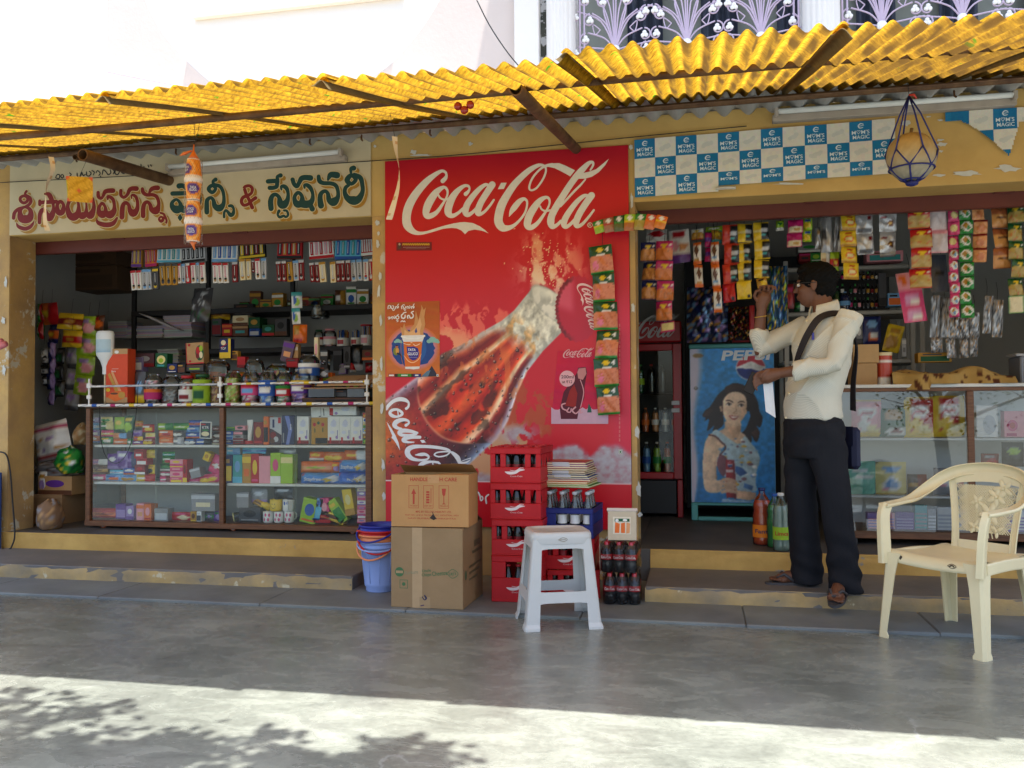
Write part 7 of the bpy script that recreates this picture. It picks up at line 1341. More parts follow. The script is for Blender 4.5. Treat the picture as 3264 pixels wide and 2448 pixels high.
def poster_girl():
    w, h = fx1-fx0-.006, fz1-fz0-.004; base = Vector((fx0+.003, FY2-.0015, fz0+.002))-O; m = MB()
    n2 = lambda u, v: fbm(np.array([u*26.]), np.array([v*50.]), 5, 3)[0]
    def bg(u, v):
        k = n2(u, v); c = np.array((40,122,188))*(.76+.5*k)+np.array((10,24,30))*(v); wv = max(0, 1-(u-.03*math.sin(v*9))/(.04+.11*v)); wv = min(1, wv*1.6); return tuple(int(min(255, x)) for x in c*(1-wv)+np.array((204,196,214))*wv)
    NX, NY = 150, 270; pm = m; m = Soft(NX, NY)
    for j in range(NY+1):
        for i in range(0, NX+1, 3): m.c[j, i:i+3] = bg(i/NX, j/NY)
    # traced coordinates: crop of the door, x 55..880, y 100..1560
    mp = lambda x, y, l=0.: base+Vector(((x-55-(y-100)*.022)/806*w, -l, (1558-y)/1458*h)); L = .0006
    SK, SK2, HR, HR2 = (228,198,168), (206,170,140), (40,26,24), (70,44,36)
    pm.text('PEPSI', 600, 168, -92, mp, L*2, (224,228,232), .03, fit=460, sl=.2)
    m.disc(655, 285, 146, 122, mp, L*3, (190,200,214), 36); m.disc(655, 285, 138, 114, mp, L*4, (226,228,230), 36)
    arc = lambda a0, a1, n=14: [(655+136*math.cos(a0+(a1-a0)*k/n), 285+112*math.sin(a0+(a1-a0)*k/n)) for k in range(n+1)]
    m.poly(arc(PI+.1, 2*PI-.1)+[(740,262),(690,235),(650,228),(600,246),(560,262)], mp, L*5, (188,40,60)); m.poly(arc(.08, PI-.1)+[(560,290),(610,300),(650,296),(700,310),(750,318)], mp, L*5, (28,44,120))
    m.disc(135, 165, 54, 20, mp, L*2, (140,110,60), 20); m.disc(110, 475, 17, 17, mp, L*2, (60,60,66), 14); m.disc(110, 475, 10, 10, mp, L*3, (190,186,180), 14)
    m.poly([(420,470),(350,520),(300,580),(250,650),(200,690),(170,740),(205,760),(190,790),(240,770),(215,880),(250,860),(290,830),(270,890),(320,870),(380,820),(400,700),(640,700),(600,860),(560,900),(600,940),(640,990),(660,960),(650,920),(700,990),(735,900),(700,830),(740,850),(765,760),(735,700),(720,610),(680,530),(620,470),(540,435),(470,435)], mp, L*4, HR); m.poly([(255,660),(200,700),(175,745),(230,740),(280,680)], mp, L*4.5, HR2); m.poly([(700,840),(730,890),(705,960),(650,900),(690,870)], mp, L*4.5, HR2); m.poly([(400,470),(500,440),(600,470),(560,500),(480,490),(420,540)], mp, L*4.6, (58,38,32))
    m.poly([(400,790),(395,850),(340,880),(260,905),(215,950),(190,1010),(172,1130),(168,1280),(178,1400),(200,1450),(260,1470),(350,1450),(360,1350),(300,1340),(310,1200),(330,1110),(420,1000),(560,1010),(640,1000),(590,920),(545,880),(550,800)], mp, L*5, SK); m.poly([(420,830),(480,850),(545,830),(550,880),(500,960),(440,900)], mp, L*5.4, SK2); m.poly([(300,1160),(310,1340),(290,1330),(280,1180)], mp, L*5.4, SK2)
    m.poly([(375,620),(380,720),(410,785),(450,815),(490,825),(540,805),(580,760),(605,700),(612,620),(600,560),(560,525),(500,510),(440,525),(395,565)], mp, L*6, (236,208,180)); m.poly([(345,650),(362,640),(376,690),(362,705),(348,690)], mp, L*6, SK2); m.poly([(600,690),(615,680),(612,720),(598,726)], mp, L*6, SK2); m.poly([(560,640),(610,640),(600,705),(570,770),(530,806),(555,730)], mp, L*6.3, (218,184,154))
    for cx, cy in ((437,632), (558,643)): m.disc(cx, cy, 26, 12, mp, L*7, (232,224,218), 14); m.disc(cx+2, cy, 11, 11, mp, L*8, (40,34,36), 12); m.stroke([(cx-30,cy+2,4),(cx-5,cy-15,8),(cx+28,cy,4)], mp, L*8.4, (44,30,30))
    m.stroke([(405,598,4),(440,594,10),(478,612,5)], mp, L*7, (50,34,30)); m.stroke([(526,616,5),(560,604,10),(596,614,4)], mp, L*7, (50,34,30)); m.stroke([(500,640,4),(508,690,6),(482,712,7),(505,722,6),(520,712,4)], mp, L*7, (182,142,116))
    m.poly([(435,735),(480,738),(532,742),(510,768),(485,778),(455,766)], mp, L*7, (170,92,90)); m.poly([(445,742),(484,744),(524,748),(500,762),(470,762)], mp, L*8, (236,230,224))
    m.poly([(262,905),(300,870),(340,885),(440,960),(540,1010),(585,925),(640,985),(700,1060),(735,1150),(700,1260),(690,1380),(700,1440),(640,1455),(500,1430),(470,1350),(400,1320),(340,1270),(310,1200),(330,1110),(400,1030),(320,950)], mp, L*7, (176,204,216))
    q = random.Random(8); 
    def inside(x, y): return 330 < x < 700 and 900 < y < 1440 and y > 930+abs(x-520)*.5
    for k in range(46):
        x, y = q.uniform(330,700), q.uniform(930,1430)
        if inside(x, y): m.disc(x, y, q.uniform(10,30), q.uniform(6,16), mp, L*8+k*2e-6, q.choice([(206,168,64),(90,130,180),(226,228,226),(140,176,206),(120,90,100)]), 10)
    m.poly([(310,1200),(340,1110),(400,1130),(420,1200),(380,1310),(340,1280)], mp, L*8.5, (120,72,84)); m.stroke([(235,920,12),(300,935,14),(360,990,14),(400,1040,12),(340,1110,12)], mp, L*8.6, (96,52,56)); m.poly([(490,1210),(560,1230),(610,1280),(540,1310),(495,1270)], mp, L*9, (50,90,150)); m.poly([(575,1370),(665,1400),(650,1440),(570,1415)], mp, L*9, (70,110,160))
    m.poly([(500,1440),(690,1460),(690,1520),(620,1535),(500,1520)], mp, L*6.5, SK2); m.poly([(360,1520),(480,1530),(700,1545),(700,1556),(350,1556)], mp, L*6.6, (150,180,206))
    m.poly([(400,1165),(420,1155),(470,1160),(484,1190),(496,1500),(470,1512),(424,1508),(400,1490)], mp, L*10, (150,34,44)); m.disc(440, 1200, 27, 26, mp, L*11, (226,226,230), 16); m.poly([(413,1195),(468,1190),(460,1178),(425,1178)], mp, L*12, (190,40,56)); m.poly([(414,1206),(467,1202),(456,1222),(428,1224)], mp, L*12, (34,50,130)); m.rect(398, 1248, 488, 1272, mp, L*11, (206,190,190)); m.poly([(470,1165),(484,1190),(496,1500),(478,1508)], mp, L*11, (112,24,34))
    for k in range(4): m.stroke([(358,1352+36*k,26),(410,1340+36*k,34),(470,1352+34*k,30),(500,1362+34*k,20)], mp, L*13+k*1e-5, (212,178,150) if k % 2 else (204,168,140))
    a = m.c
    for r in range(2): a = (a+np.roll(a, 1, 0)+np.roll(a, -1, 0)+np.roll(a, 1, 1)+np.roll(a, -1, 1))/5
    pm.grid(lambda u, v: base+Vector((u*w, 0, v*h)), NX, NY, lambda u, v: tuple(int(min(255, max(0, x))) for x in a[round(v*NY), round(u*NX)])); pm.build('poster', 'print_panel', T)
poster_girl()
item('bx','N',690,800,100,195,1.55,'dgry','dred','pur','dark carton on top of the blue fridge','behind the toffee bags','carton_box',0,.2)
# bottles by the platform edge
pet('big orange soft drink bottle with an orange label on the platform edge', (.40, .30, .2135), .365, .06, (206,72,16), 'dblu', (226,128,30), 'Fanta', lcol='dblu', band=(.14,.36)); pet('pale lime soda bottle with a green label beside the trouser leg', (.497, .07, .2135), .355, .05, (150,166,150), 'wht', 'lime', 'Limca', lcol='red', band=(.2,.42)); pet('green soda bottle with a blue cap behind the lime soda', (.47, .2, .2135), .34, .05, (40,130,60), 'blu', None, fill=.8)
# hanging strips under the right shutter
def st(zr, x0, x1, y0, y1, n, a, b, c, ds, wy=.55, tilt=0, ops=None, t=.035, mat='print_film', **k): strip('sachet_strip', ds+' under the right shutter', zr, x0, x1, y0, y1, wy, n, (a, b, c, ops) if ops else (a, b, c), t, tilt, mat=mat, **k)
def snack(hd, body, spot='yel'): return [('r',0,.0,1,.07,hd),('r',0,.07,1,.56,body),('e',.5,.56,.5,.07,body),('e',.5,.78,.2,.09,spot),('e',.85,.84,.07,.06,'wht'),('n',(180,110,60),.15,.1,.5)]
st('I',155,312,575,1180,3,'dblu','org','yel','purple topped strip of orange snack sachets hanging by the pillar',.35,2,snack('dblu',(206,140,74))); st('I',305,488,560,1410,4,'mag','org','yel','magenta topped strip of orange snack sachets hanging by the pillar',.33,1,snack('dblu',(206,120,60))); st('I',345,505,1405,1520,1,'mag','pyel','yel','magenta end card below the snack strip',.33,-3,[('r',.05,.2,.45,.8,'pyel'),('r',.55,.2,.95,.8,'pyel')],.01,hang=False)
st('I',438,655,425,790,1,'wht','lav','red','white and purple baby diaper pack hanging',.6,-4,[('e',.5,.85,.42,.12,'red'),('r',0,0,1,.25,'pur'),('e',.3,.5,.2,.12,'lpink'),('e',.7,.48,.2,.12,'peach')]); st('I',212,432,428,575,1,'wht','pur','red','red headed diaper pack hanging behind',.66,0,[('e',.5,.6,.4,.25,'red')])
st('I',668,800,430,545,1,'wht','red','must','white and red snack sachet hanging',.6,0,snack('red','must')); st('I',690,782,565,1050,2,'wht','org','tan','narrow orange and white wafer strip',.52,-2,[('r',0,0,1,.16,'org'),('r',0,.9,1,1,'org'),('e',.5,.6,.3,.22,'brn'),('e',.5,.2,.3,.05,'gold')]); st('I',812,888,470,778,2,'mag','org','pur','short magenta sachet strip',.58,0,[('r',0,.4,1,.6,'pur')]); st('I',878,968,560,1315,3,'wht','org','tan','long narrow orange and white wafer strip',.5,-2,[('r',0,0,1,.14,'org'),('r',0,.9,1,1,'org'),('e',.5,.6,.3,.22,'brn'),('e',.5,.3,.3,.1,'lblu')]); st('I',890,1000,440,580,1,'must','teal','yel','mustard sachet',.6); st('I',806,1004,405,470,1,'lime','grn','wht','lime green packet edge',.62)
NG = lambda a: [('r',.45,.08,1,.94,'blk'),('e',.72,.55,.2,.14,'sil'),('e',.66,.3,.14,.1,'teal'),('r',0,.46,.45,.54,'pyel' if a == 'yel' else 'red')]
st('I',1005,1165,390,1010,3,(190,60,40),'blk','sil','red and black noodle sachet strip',.5,-1,NG('r')); st('I',1010,1145,1005,1205,1,'red','pink','blk','red end sachet of the noodle strip',.5,-3,[('e',.3,.7,.1,.06,'pink'),('e',.85,.15,.12,.1,'blk')],.03,hang=False); st('I',1158,1315,365,990,3,'yel','blk','sil','left yellow and black noodle sachet strip',.5,0,NG('yel')); st('I',1160,1312,985,1172,1,'yel','must','blk','plain yellow end sachet',.5,-2,[('e',.85,.15,.12,.1,'blk')],.03,hang=False); st('I',1338,1500,358,950,3,'yel','blk','sil','right yellow and black noodle sachet strip',.5,0,NG('yel')); st('I',1368,1478,945,1050,1,'must','yel','blk','yellow end sachet near the raised hand',.5,-8,[],.03,hang=False); st('I',1575,1659,340,450,1,'lime','wht','grn','little green sachet',.6)
st('J',385,502,240,455,2,'mag','cream','red','red and cream noodle sachet pair',.55,0,[('r',.05,.05,.95,.45,'cream'),('e',.6,.25,.26,.1,'gold')]); st('J',505,578,228,415,2,'lime','yel','blu','narrow lime sachet pair',.58); st('J',592,650,300,470,1,'gry','sil','tan','crumpled clear pouch',.62,mat='print_foil'); st('J',645,735,222,495,1,'gry','sil','dgry','long clear silver pouch',.58,-1,mat='print_foil'); st('J',735,805,225,490,1,'gry','wht','dgry','second clear silver pouch',.6,mat='print_foil'); st('J',636,708,490,640,1,'cream','wht','tan','cream paper pouch',.62); st('J',706,782,495,640,1,'lime','red','yel','lime and red sachet',.61)
st('J',800,930,198,705,4,'yel','must','red','yellow banana chip sachet strip above the head',.5,0,[('r',0,0,1,.12,'must'),('e',.5,.45,.3,.24,'org'),('e',.5,.45,.2,.15,'pyel'),('r',.25,.72,.75,.82,'red')]); st('J',922,1052,190,512,2,'sil','wht','dred','left white silver sachet strip',.5,0,[('e',.8,.75,.14,.1,'dred'),('r',.1,.1,.9,.2,'dgry')],mat='print_foil'); st('J',1088,1224,178,500,2,'sil','wht','brn','right white silver sachet strip',.5,0,[('e',.62,.4,.22,.16,'brn'),('e',.62,.4,.13,.09,'gold'),('e',.25,.7,.14,.08,'dred')],mat='print_foil'); st('J',1100,1218,480,530,1,'gry','dgry','gry','grey end card',.5,0,[],.01,hang=False)
st('J',1325,1492,158,772,4,'red','cream','yel','red and khaki snack sachet strip',.42,-1,snack('red',(178,150,84))); st('J',1480,1622,158,500,2,'lpink','wht','pink','white and pink candy bag strip',.48,-1,[('r',.0,.1,1,.8,(196,184,186)),('r',.46,0,.52,1,'pink')]); st('J',1500,1640,500,800,1,(70,78,92),'dgry','gry','slate grey card sheet',.6,0,[('r',.3,.45,.8,.5,'blk')],.01); st('J',1622,1712,158,465,3,'pink','yel','wht','pink and yellow sweet sachet strip',.5,0,[('e',.5,.5,.34,.3,'pyel')]); st('J',1635,1712,465,995,6,'pink','wht','must','pink edged white sachet strip',.5,0,[('e',.5,.5,.42,.36,'wht'),('e',.45,.55,.2,.18,'must'),('e',.6,.4,.16,.12,'lblu')]); st('J',1715,1818,135,1000,8,'grn','wht','must','long green edged white sachet strip',.49,0,[('e',.5,.5,.43,.36,'wht'),('e',.42,.55,.22,.18,'must'),('e',.62,.4,.16,.12,'grn')]); st('J',1815,1922,138,572,4,'peach','org','must','peach snack sachet strip',.5,0,[('e',.5,.4,.36,.3,(196,120,74)),('r',0,.86,1,1,'dred')]); st('J',1960,2104,150,620,3,(150,84,50),'gold','cream','brown and gold snack sachet strip',.5,-1,[('r',0,.1,1,.6,(196,140,80)),('e',.5,.5,.3,.1,'brn')]); st('J',2088,2212,130,835,5,'dgrn','tan','yel','dark green and tan sachet strip at the right edge',.47,0,snack('dgrn',(170,146,80))); st('J',2088,2204,830,965,1,'grn','cream','cream','green edged white end card at the right edge',.47,0,[('r',.05,.1,.45,.9,'cream'),('r',.55,.1,.95,.9,'cream')],.01,hang=False)
st('J',1235,1425,640,1035,1,'pink','lpink','wht','pink shampoo card with four rows',.62,-7,[('r',0,.66,1,1,'lpink'),('e',.25,.86,.18,.08,'org')]+[('r',.2,.05+.15*i,.88,.14+.15*i,(206,150,190)) for i in range(4)]+[('r',.35,.08+.15*i,.8,.11+.15*i,'wht') for i in range(4)],.012)
for k, (x0, x1, y0, y1) in enumerate(((1480,1560,830,1150),(1560,1640,835,1150),(1640,1720,990,1160),(1715,1790,1000,1160),(1790,1870,960,1150),(1890,1965,830,1120),(1965,2050,860,1150),(1490,1580,1150,1270),(1620,1700,1150,1310),(1710,1780,1150,1310),(1785,1850,1150,1300))): st('J',x0,x1,y0,y1,1,'gry','sil','dgry','clear cellophane pouch of small goods',.8,0,[('n','sil',.3),('n','dgry',.25),('n','tan',.1)],.03,'print_foil',hang=y0 < 1000)
item('bx','J',1380,1640,1270,1345,.9,'must','dgrn','dgry','olive yellow carton','behind the cloth on the right counter',d=.1)
# bags of assorted toffees above the fridge
def assorted(lab, zr, x0, x1, y0, y1, wy, base, pal, seed):
    x, z, w, h = rect(zr, x0, x1, y0, y1, wy); m = MB(); pillow(m, w, h, .14, painter(base, [('n',c,.14) for c in pal], seed), 15, 19, False, seed, wr=.3); solo(m, 'toffee_bag', 'print_foil', lab, 'bag', (x, wy, z))
assorted('big bag of assorted blue and gold toffees hanging above the blue fridge','I',630,1065,1040,1630,1.2,(38,48,84),('blk','dgry','gold','lblu','lav','dblu'),3); assorted('dark bag of yellow and black toffees right of the blue toffee bag','I',1060,1290,1250,1610,1.25,(44,36,30),('blk','must','blk','dred'),4); item('pk','I',1290,1345,1240,1600,1.15,'red','dred','red','red hanging bag','right of the toffee bags'); assorted('hanging bag of blue and yellow toys behind the raised hand','J',230,390,600,1090,.9,(50,84,130),('blu','lime','dgrn','lblu','yel'),6); item('pk','J',372,440,740,930,1.1,'dred','red','mag','dark red pouch','behind the face'); item('rl','J',440,520,880,950,1.1,'dgrn','wht','grn','green packet','on the rack behind the collar')
# rack at the back of the right shop
T = thing('storage_rack', 'grey steel rack of bottles and cartons behind the man', 'shelf rack', (1.0, 1.5, .2135)); O = T.location.copy()
ZS = [Y(2350+800/2.42, 600+y/2.42, 1.3).z for y in (602, 948, 1325)]
for zz in ZS: wb('shelf', 'shelf_grey', ((.64,1.3,zz-.03), (1.62,1.75,zz)), th=T, o=O)
for x in (Y(2350+355/2.42, 900, 1.3).x, Y(2350+1335/2.42, 1050, 1.3).x, 1.6): wb('post', 'shelf_grey', ((x,1.29,.2145), (x+.035,1.299,2.2)), th=T, o=O); wb('post', 'shelf_grey', ((x,1.75,.2145), (x+.035,1.76,2.2)), th=T, o=O)
wb('back_sheet', 'dark_metal', ((-.1,2.3,.2145), (1.6,2.31,2.4)), th=T, o=O)
for t in (('bx',985,1265,495,575,'lpink','teal','brn','pinkish carton with a green arc'),('bx',462,632,440,505,'gry','wht','grn','grey white carton'),('bx',470,555,512,575,'dred','mag','blk','dark red carton'),('bx',556,640,510,575,'grn','lime','wht','green carton')): item(t[0],'J',*t[1:5],1.36,*t[5:8],t[8],'on the top rack shelf of the right shop',d=.14)
BN = 'small bottles on the right rack'; k = 0
for j, (y0, y1) in enumerate(((640,705),(735,815),(840,925))):
    for i in range(9):
        x0 = 800+i*33
        if i in (1,) and j == 1: continue
        x, z, w, h = rect('J', x0, x0+28, y0, y1, 1.34+.0*j); c = ('mag','gold','must','blk','dgrn','wht','dred','dgry','lpink')[(i*4+j*5) % 9]
        T2 = thing('hair_oil_bottle', 'small dark bottle with %s label, %s in the %s rack row' % (dict(mag='magenta', gold='gold', must='mustard', blk='black', dgrn='dark green', wht='white', dred='maroon', dgry='grey', lpink='rose')[c], ordn(i), ('upper','middle','lower')[j]), 'bottle', (x, 1.36+.1*(2-j)*0, z), group=BN); m = MB(); m.lathe([(w*.4,0),(w*.45,.004),(w*.45,h*.62),(w*.2,h*.72),(w*.2,h*.8)], 10, (0,0,0), (24,22,22)); m.build('bottle_wall', 'plastic_gloss', T2); m = MB(); m.lathe([(w*.26,h*.78),(w*.26,h)], 10, (0,0,0), kc('blk' if i % 3 else 'grn')); m.build('cap', 'plastic', T2); m = MB(); m.lathe([(w*.47,h*.14),(w*.47,h*.5)], 12, (0,0,0), kc(c), cap=False); m.build('label', 'print_matte', T2)
pet('dark green bottle on the middle rack shelf', (Y(2350+770/2.42, 980, 1.4).x, 1.4, ZS[1]+.001), .2, .035, 'dgrn', 'grn', None, grp=BN); pet('blue labelled dark bottle on the middle rack shelf', (Y(2350+830/2.42, 980, 1.36).x, 1.36, ZS[1]+.001), .15, .04, 'dblu', 'lblu', 'lblu', grp=BN)
for t in (('bx',1150,1256,815,915,'lblu','org','blk','blue box with an orange picture'),('bx',1080,1140,660,915,'dgry','blk','dgry','dark upright carton'),('bx',385,500,620,655,'gry','dgry','wht','grey bracket box')): item(t[0],'J',*t[1:5],1.36,*t[5:8],t[8],'on the middle rack shelf of the right shop',d=.1)
item('pk','J',968,1108,990,1205,1.3,'dblu','red','wht','dark blue pouch with a red panel','on the lower rack shelf',None,0,None,None,[('e',.5,.75,.3,.15,'lblu'),('r',.3,.15,.85,.45,'org'),('r',.35,.2,.8,.28,'wht'),('r',.35,.34,.8,.4,'wht')]); item('pk','J',1112,1242,1050,1262,1.3,'yel','must','must','yellow pouch slanting','on the lower rack shelf',None,14); item('bx','J',905,965,1050,1200,1.34,'gry','dgry','wht','grey carton end','on the lower rack shelf'); item('bx','J',1268,1300,1160,1300,1.3,'sil','wht','gry','narrow silver tin','on the lower rack shelf')
# right glass counter
O = Vector((.86, .40, .2135)); T = thing('display_counter', 'brown framed glass counter of the right shop mirroring the street', 'counter', O); RZ0, RZ1 = .285, 1.235; A = .40
S1R, S2R = Y(2650+400/1.659,1150+410/1.659,A).z, Y(2650+300/1.659,1150+716/1.659,A).z; XP = Y(2650+735/1.659, 1397, A).x
wb('bottom_rail', 'wood', ((.86,A-.01,RZ0-.03), (3.0,A+.42,RZ0+.02)), th=T, o=O, ch=.003); wb('top_board', 'white_lam', ((.86,A-.016,RZ1-.018), (3.0,A+.44,RZ1+.004)), th=T, o=O, ch=.003); wb('top_rail', 'wood', ((.862,A-.008,RZ1-.042), (3.0,A+.02,RZ1-.019)), th=T, o=O, ch=.002)
for x in (.86, XP-.018, 2.4): wb('frame_post', 'wood', ((x,A-.012,RZ0+.021), (x+.04,A+.022,RZ1-.043)), th=T, o=O, ch=.003)
for zz in (S1R, S2R): wb('shelf', 'white_lam', ((.905,A+.03,zz-.014), (2.95,A+.38,zz)), th=T, o=O, ch=.002)
wb('back_panel', 'white_lam', ((.88,A+.4,RZ0+.021), (2.95,A+.412,RZ1-.019)), th=T, o=O, ch=0)
for x0, x1 in ((.901, XP-.019), (XP+.023, 2.399)):
    m = MB(); zb, zt, yb, yt = RZ0+.022, RZ1-.044, A-.034, A+.012
    m.add([Vector(p)-O for p in ((x0,yb,zb),(x1,yb,zb),(x1,yt,zt),(x0,yt,zt))], [(0,1,2,3)]); m.build('glass_pane', 'pane_mirror', T)
for x in (.95, 1.7, 2.6):
    m = MB(kc('dgry')); m.box(Vector((x,A+.02,.2137))-O, Vector((x+.05,A+.07,RZ0-.031))-O, .003); m.build('foot', 'plastic', T)
GR = 'goods in the right counter'
def gk(kd, x0, x1, y0, y1, a, b, c, ds, ops=None): item(kd,'K',x0,x1,y0,y1,A+.12,a,b,c,ds,'in the right counter',None,0,.07 if kd == 'bx' else None,GR,ops)
CH = lambda c, d: [('r',0,0,1,.1,'yel'),('r',0,.92,1,1,'yel'),('e',.5,.66,.38,.14,'wht'),('e',.5,.66,.24,.06,'red'),('e',.4,.3,.26,.16,d),('e',.7,.22,.2,.12,'pyel')]
gk('pk',105,265,205,402,'lpink','wht','yel','pink chip packet with a white banner',CH('pink','wht')); gk('pk',252,400,250,402,'dgrn','tan','wht','dark green namkeen packet',[('e',.5,.75,.36,.2,'tan'),('e',.6,.2,.4,.16,'wht'),('e',.6,.2,.26,.08,'dred')]); gk('pk',382,542,190,406,'red','wht','yel','left red and yellow chip packet',CH('red','yel')+[('r',0,0,.16,1,'yel')]); gk('pk',532,704,184,402,'red','wht','yel','right red and yellow chip packet',CH('red','yel')+[('r',0,0,.14,1,'yel'),('r',.86,0,1,1,'yel')])
gk('bx',758,872,236,404,'wht','lav','sil','white upright carton',[('e',.6,.4,.3,.3,'sil')]); gk('bx',904,1012,266,404,'lpink','pink','red','pink carton with a red flower',[('e',.4,.45,.26,.22,'pink'),('e',.4,.45,.14,.12,'red'),('r',.1,.05,.6,.16,'mag')])
gk('pk',78,232,530,712,(120,190,170),'wht','lpink','mint green mango bite packet',[('r',.2,.66,.7,.76,'wht'),('r',.3,.5,.95,.58,'wht'),('e',.5,.2,.4,.12,(90,170,150))]); gk('pk',234,396,534,710,'pyel','wht','lblu','pale yellow packet with a round picture',[('e',.5,.8,.34,.1,'lblu'),('e',.5,.34,.3,.24,'wht'),('e',.5,.34,.2,.14,'lblu'),('r',.0,.0,1,.06,'must'),('e',.3,.2,.12,.06,'lpink')]); gk('pk',402,505,600,710,'dgry','dred','gold','grey and maroon pouch'); gk('pk',540,700,566,708,'gry','lpink','wht','grey pouch behind the chair back'); gk('pk',790,885,490,562,'dred','red','gry','dark red pouch high in the right bay'); gk('pk',900,1018,430,560,'blk','dgry','lime','black and lime pouch in the right bay')
for k, (x0, x1, y0, y1, a, b, ds) in enumerate(((186,258,800,926,'lav','lpink','lilac carton pair at the bottom'),(260,330,800,926,'lpink','lav','rose lilac carton at the bottom'),(332,432,798,930,'pur','lav','purple carton at the bottom'),(436,500,760,930,'teal','gry','grey green carton pile at the bottom'),(502,548,780,930,'gry','sil','grey carton at the bottom'),(552,640,770,936,'wht','sil','white paper pile at the bottom'),(642,720,800,936,'sil','wht','silver white pile at the bottom'),(900,1018,790,930,'wht','lav','white lavender pile at the bottom right'))): gk('bx',x0,x1,y0,y1,a,b,'wht',ds,[('r',.06,.1+.12*i,.94,.16+.12*i,b) for i in range(6)])
x, z, w, h = rect('K',320,945,8,150,A+.1); T = thing('folded_cloth', 'mustard cloth with brown paisley motifs spread on the right counter', 'cloth', (x, A+.14, RZ1+.004)); m = MB(); q = random.Random(5); spots = [(q.random(), q.random(), q.uniform(.04,.075)) for _ in range(95)]
def clf(u, v):
    e = .03*math.sin(9*u+2)+.02*math.sin(23*u); px, py = (u-.5)*w*1.0+.02*(v-.5), -.17+.3*v
    zz = .05+.035*math.sin(3*u*PI+1)*math.sin(PI*v)+.012*math.sin(17*u+9*v)+.03*math.sin(PI*u)
    if v < .22: zz = (.05+.03*math.sin(PI*u))*(v/.22)-.012*(1 if u < .3 else 0)*(1-v/.22)*3
    return (px, py+e*(1-v), max(zz, .003) if py > -.14 else zz)
m.grid(clf, 70, 26, lambda u, v: (84,48,32) if any(((u-a)*1.0)**2*6+((v-b)*1.)**2 < c*c*(.9+.5*math.sin(40*u)) for a, b, c in spots) else (172,142,84)); m.build('cloth_sheet', 'print_matte', T)
item('bx','J',875,1070,1212,1352,A+.25,(176,142,96),(166,132,88),(150,118,78),'upper plain brown carton','on the right counter behind the man','carton_box',0,.2,None,[('t','O',.06,.3,.12,.0,'brn')]); item('bx','J',872,1058,1355,1545,A+.25,(168,134,90),(160,126,84),(150,118,78),'lower plain brown carton','on the right counter behind the man','carton_box',0,.2,None,[('e',.1,.7,.02,.04,'brn')])
x, z, w, h = rect('J',1070,1200,1290,1540,A+.2); T = thing('malt_drink_tin', 'round red and white malt drink tin on the right counter', 'tin', (x, A+.2, RZ1+.005)); m = MB(); r = w*.46; m.grid(lambda u, v: (r*math.sin(2*PI*u), -r*math.cos(2*PI*u), h*.92*v), 28, 14, lambda u, v: kc('wht') if (v < .25 and (u < .12 or u > .8)) or .72 < v < .8 else (176,64,40) if u < .3 or u > .7 else kc('cream'), True, True); m.build('tin_wall', 'print_film', T); m = MB(kc('cream')); m.lathe([(r*1.02,h*.9),(r*1.04,h*.91),(r*1.04,h),(r*.9,h)], 22); m.build('lid', 'plastic', T)
T = thing('weighing_machine', 'grey and white electronic box at the right end of the right counter', 'machine', (Y(3262,1180,A+.2).x, A+.2, RZ1+.005)); m = MB(); m.box((-.05,-.1,0), (.3,.12,.17), .008, (110,114,124)); m.build('housing', 'plastic', T); m = MB(); m.box((-.03,-.104,.02), (-.005,-.1001,.14), .001, kc('sil')); m.box((.01,-.104,.03), (.2,-.1001,.15), .001, kc('wht')); m.tube([(-.02,-.11,.07),(.06,-.115,.06),(.2,-.11,.065)], .003, 5, kc('blk')); m.build('front_panel', 'print_matte', T); m = MB(); m.box((-.07,-.09,.171), (.3,.1,.19), .004, (150,150,152)); m.build('top_plate', 'plastic', T)
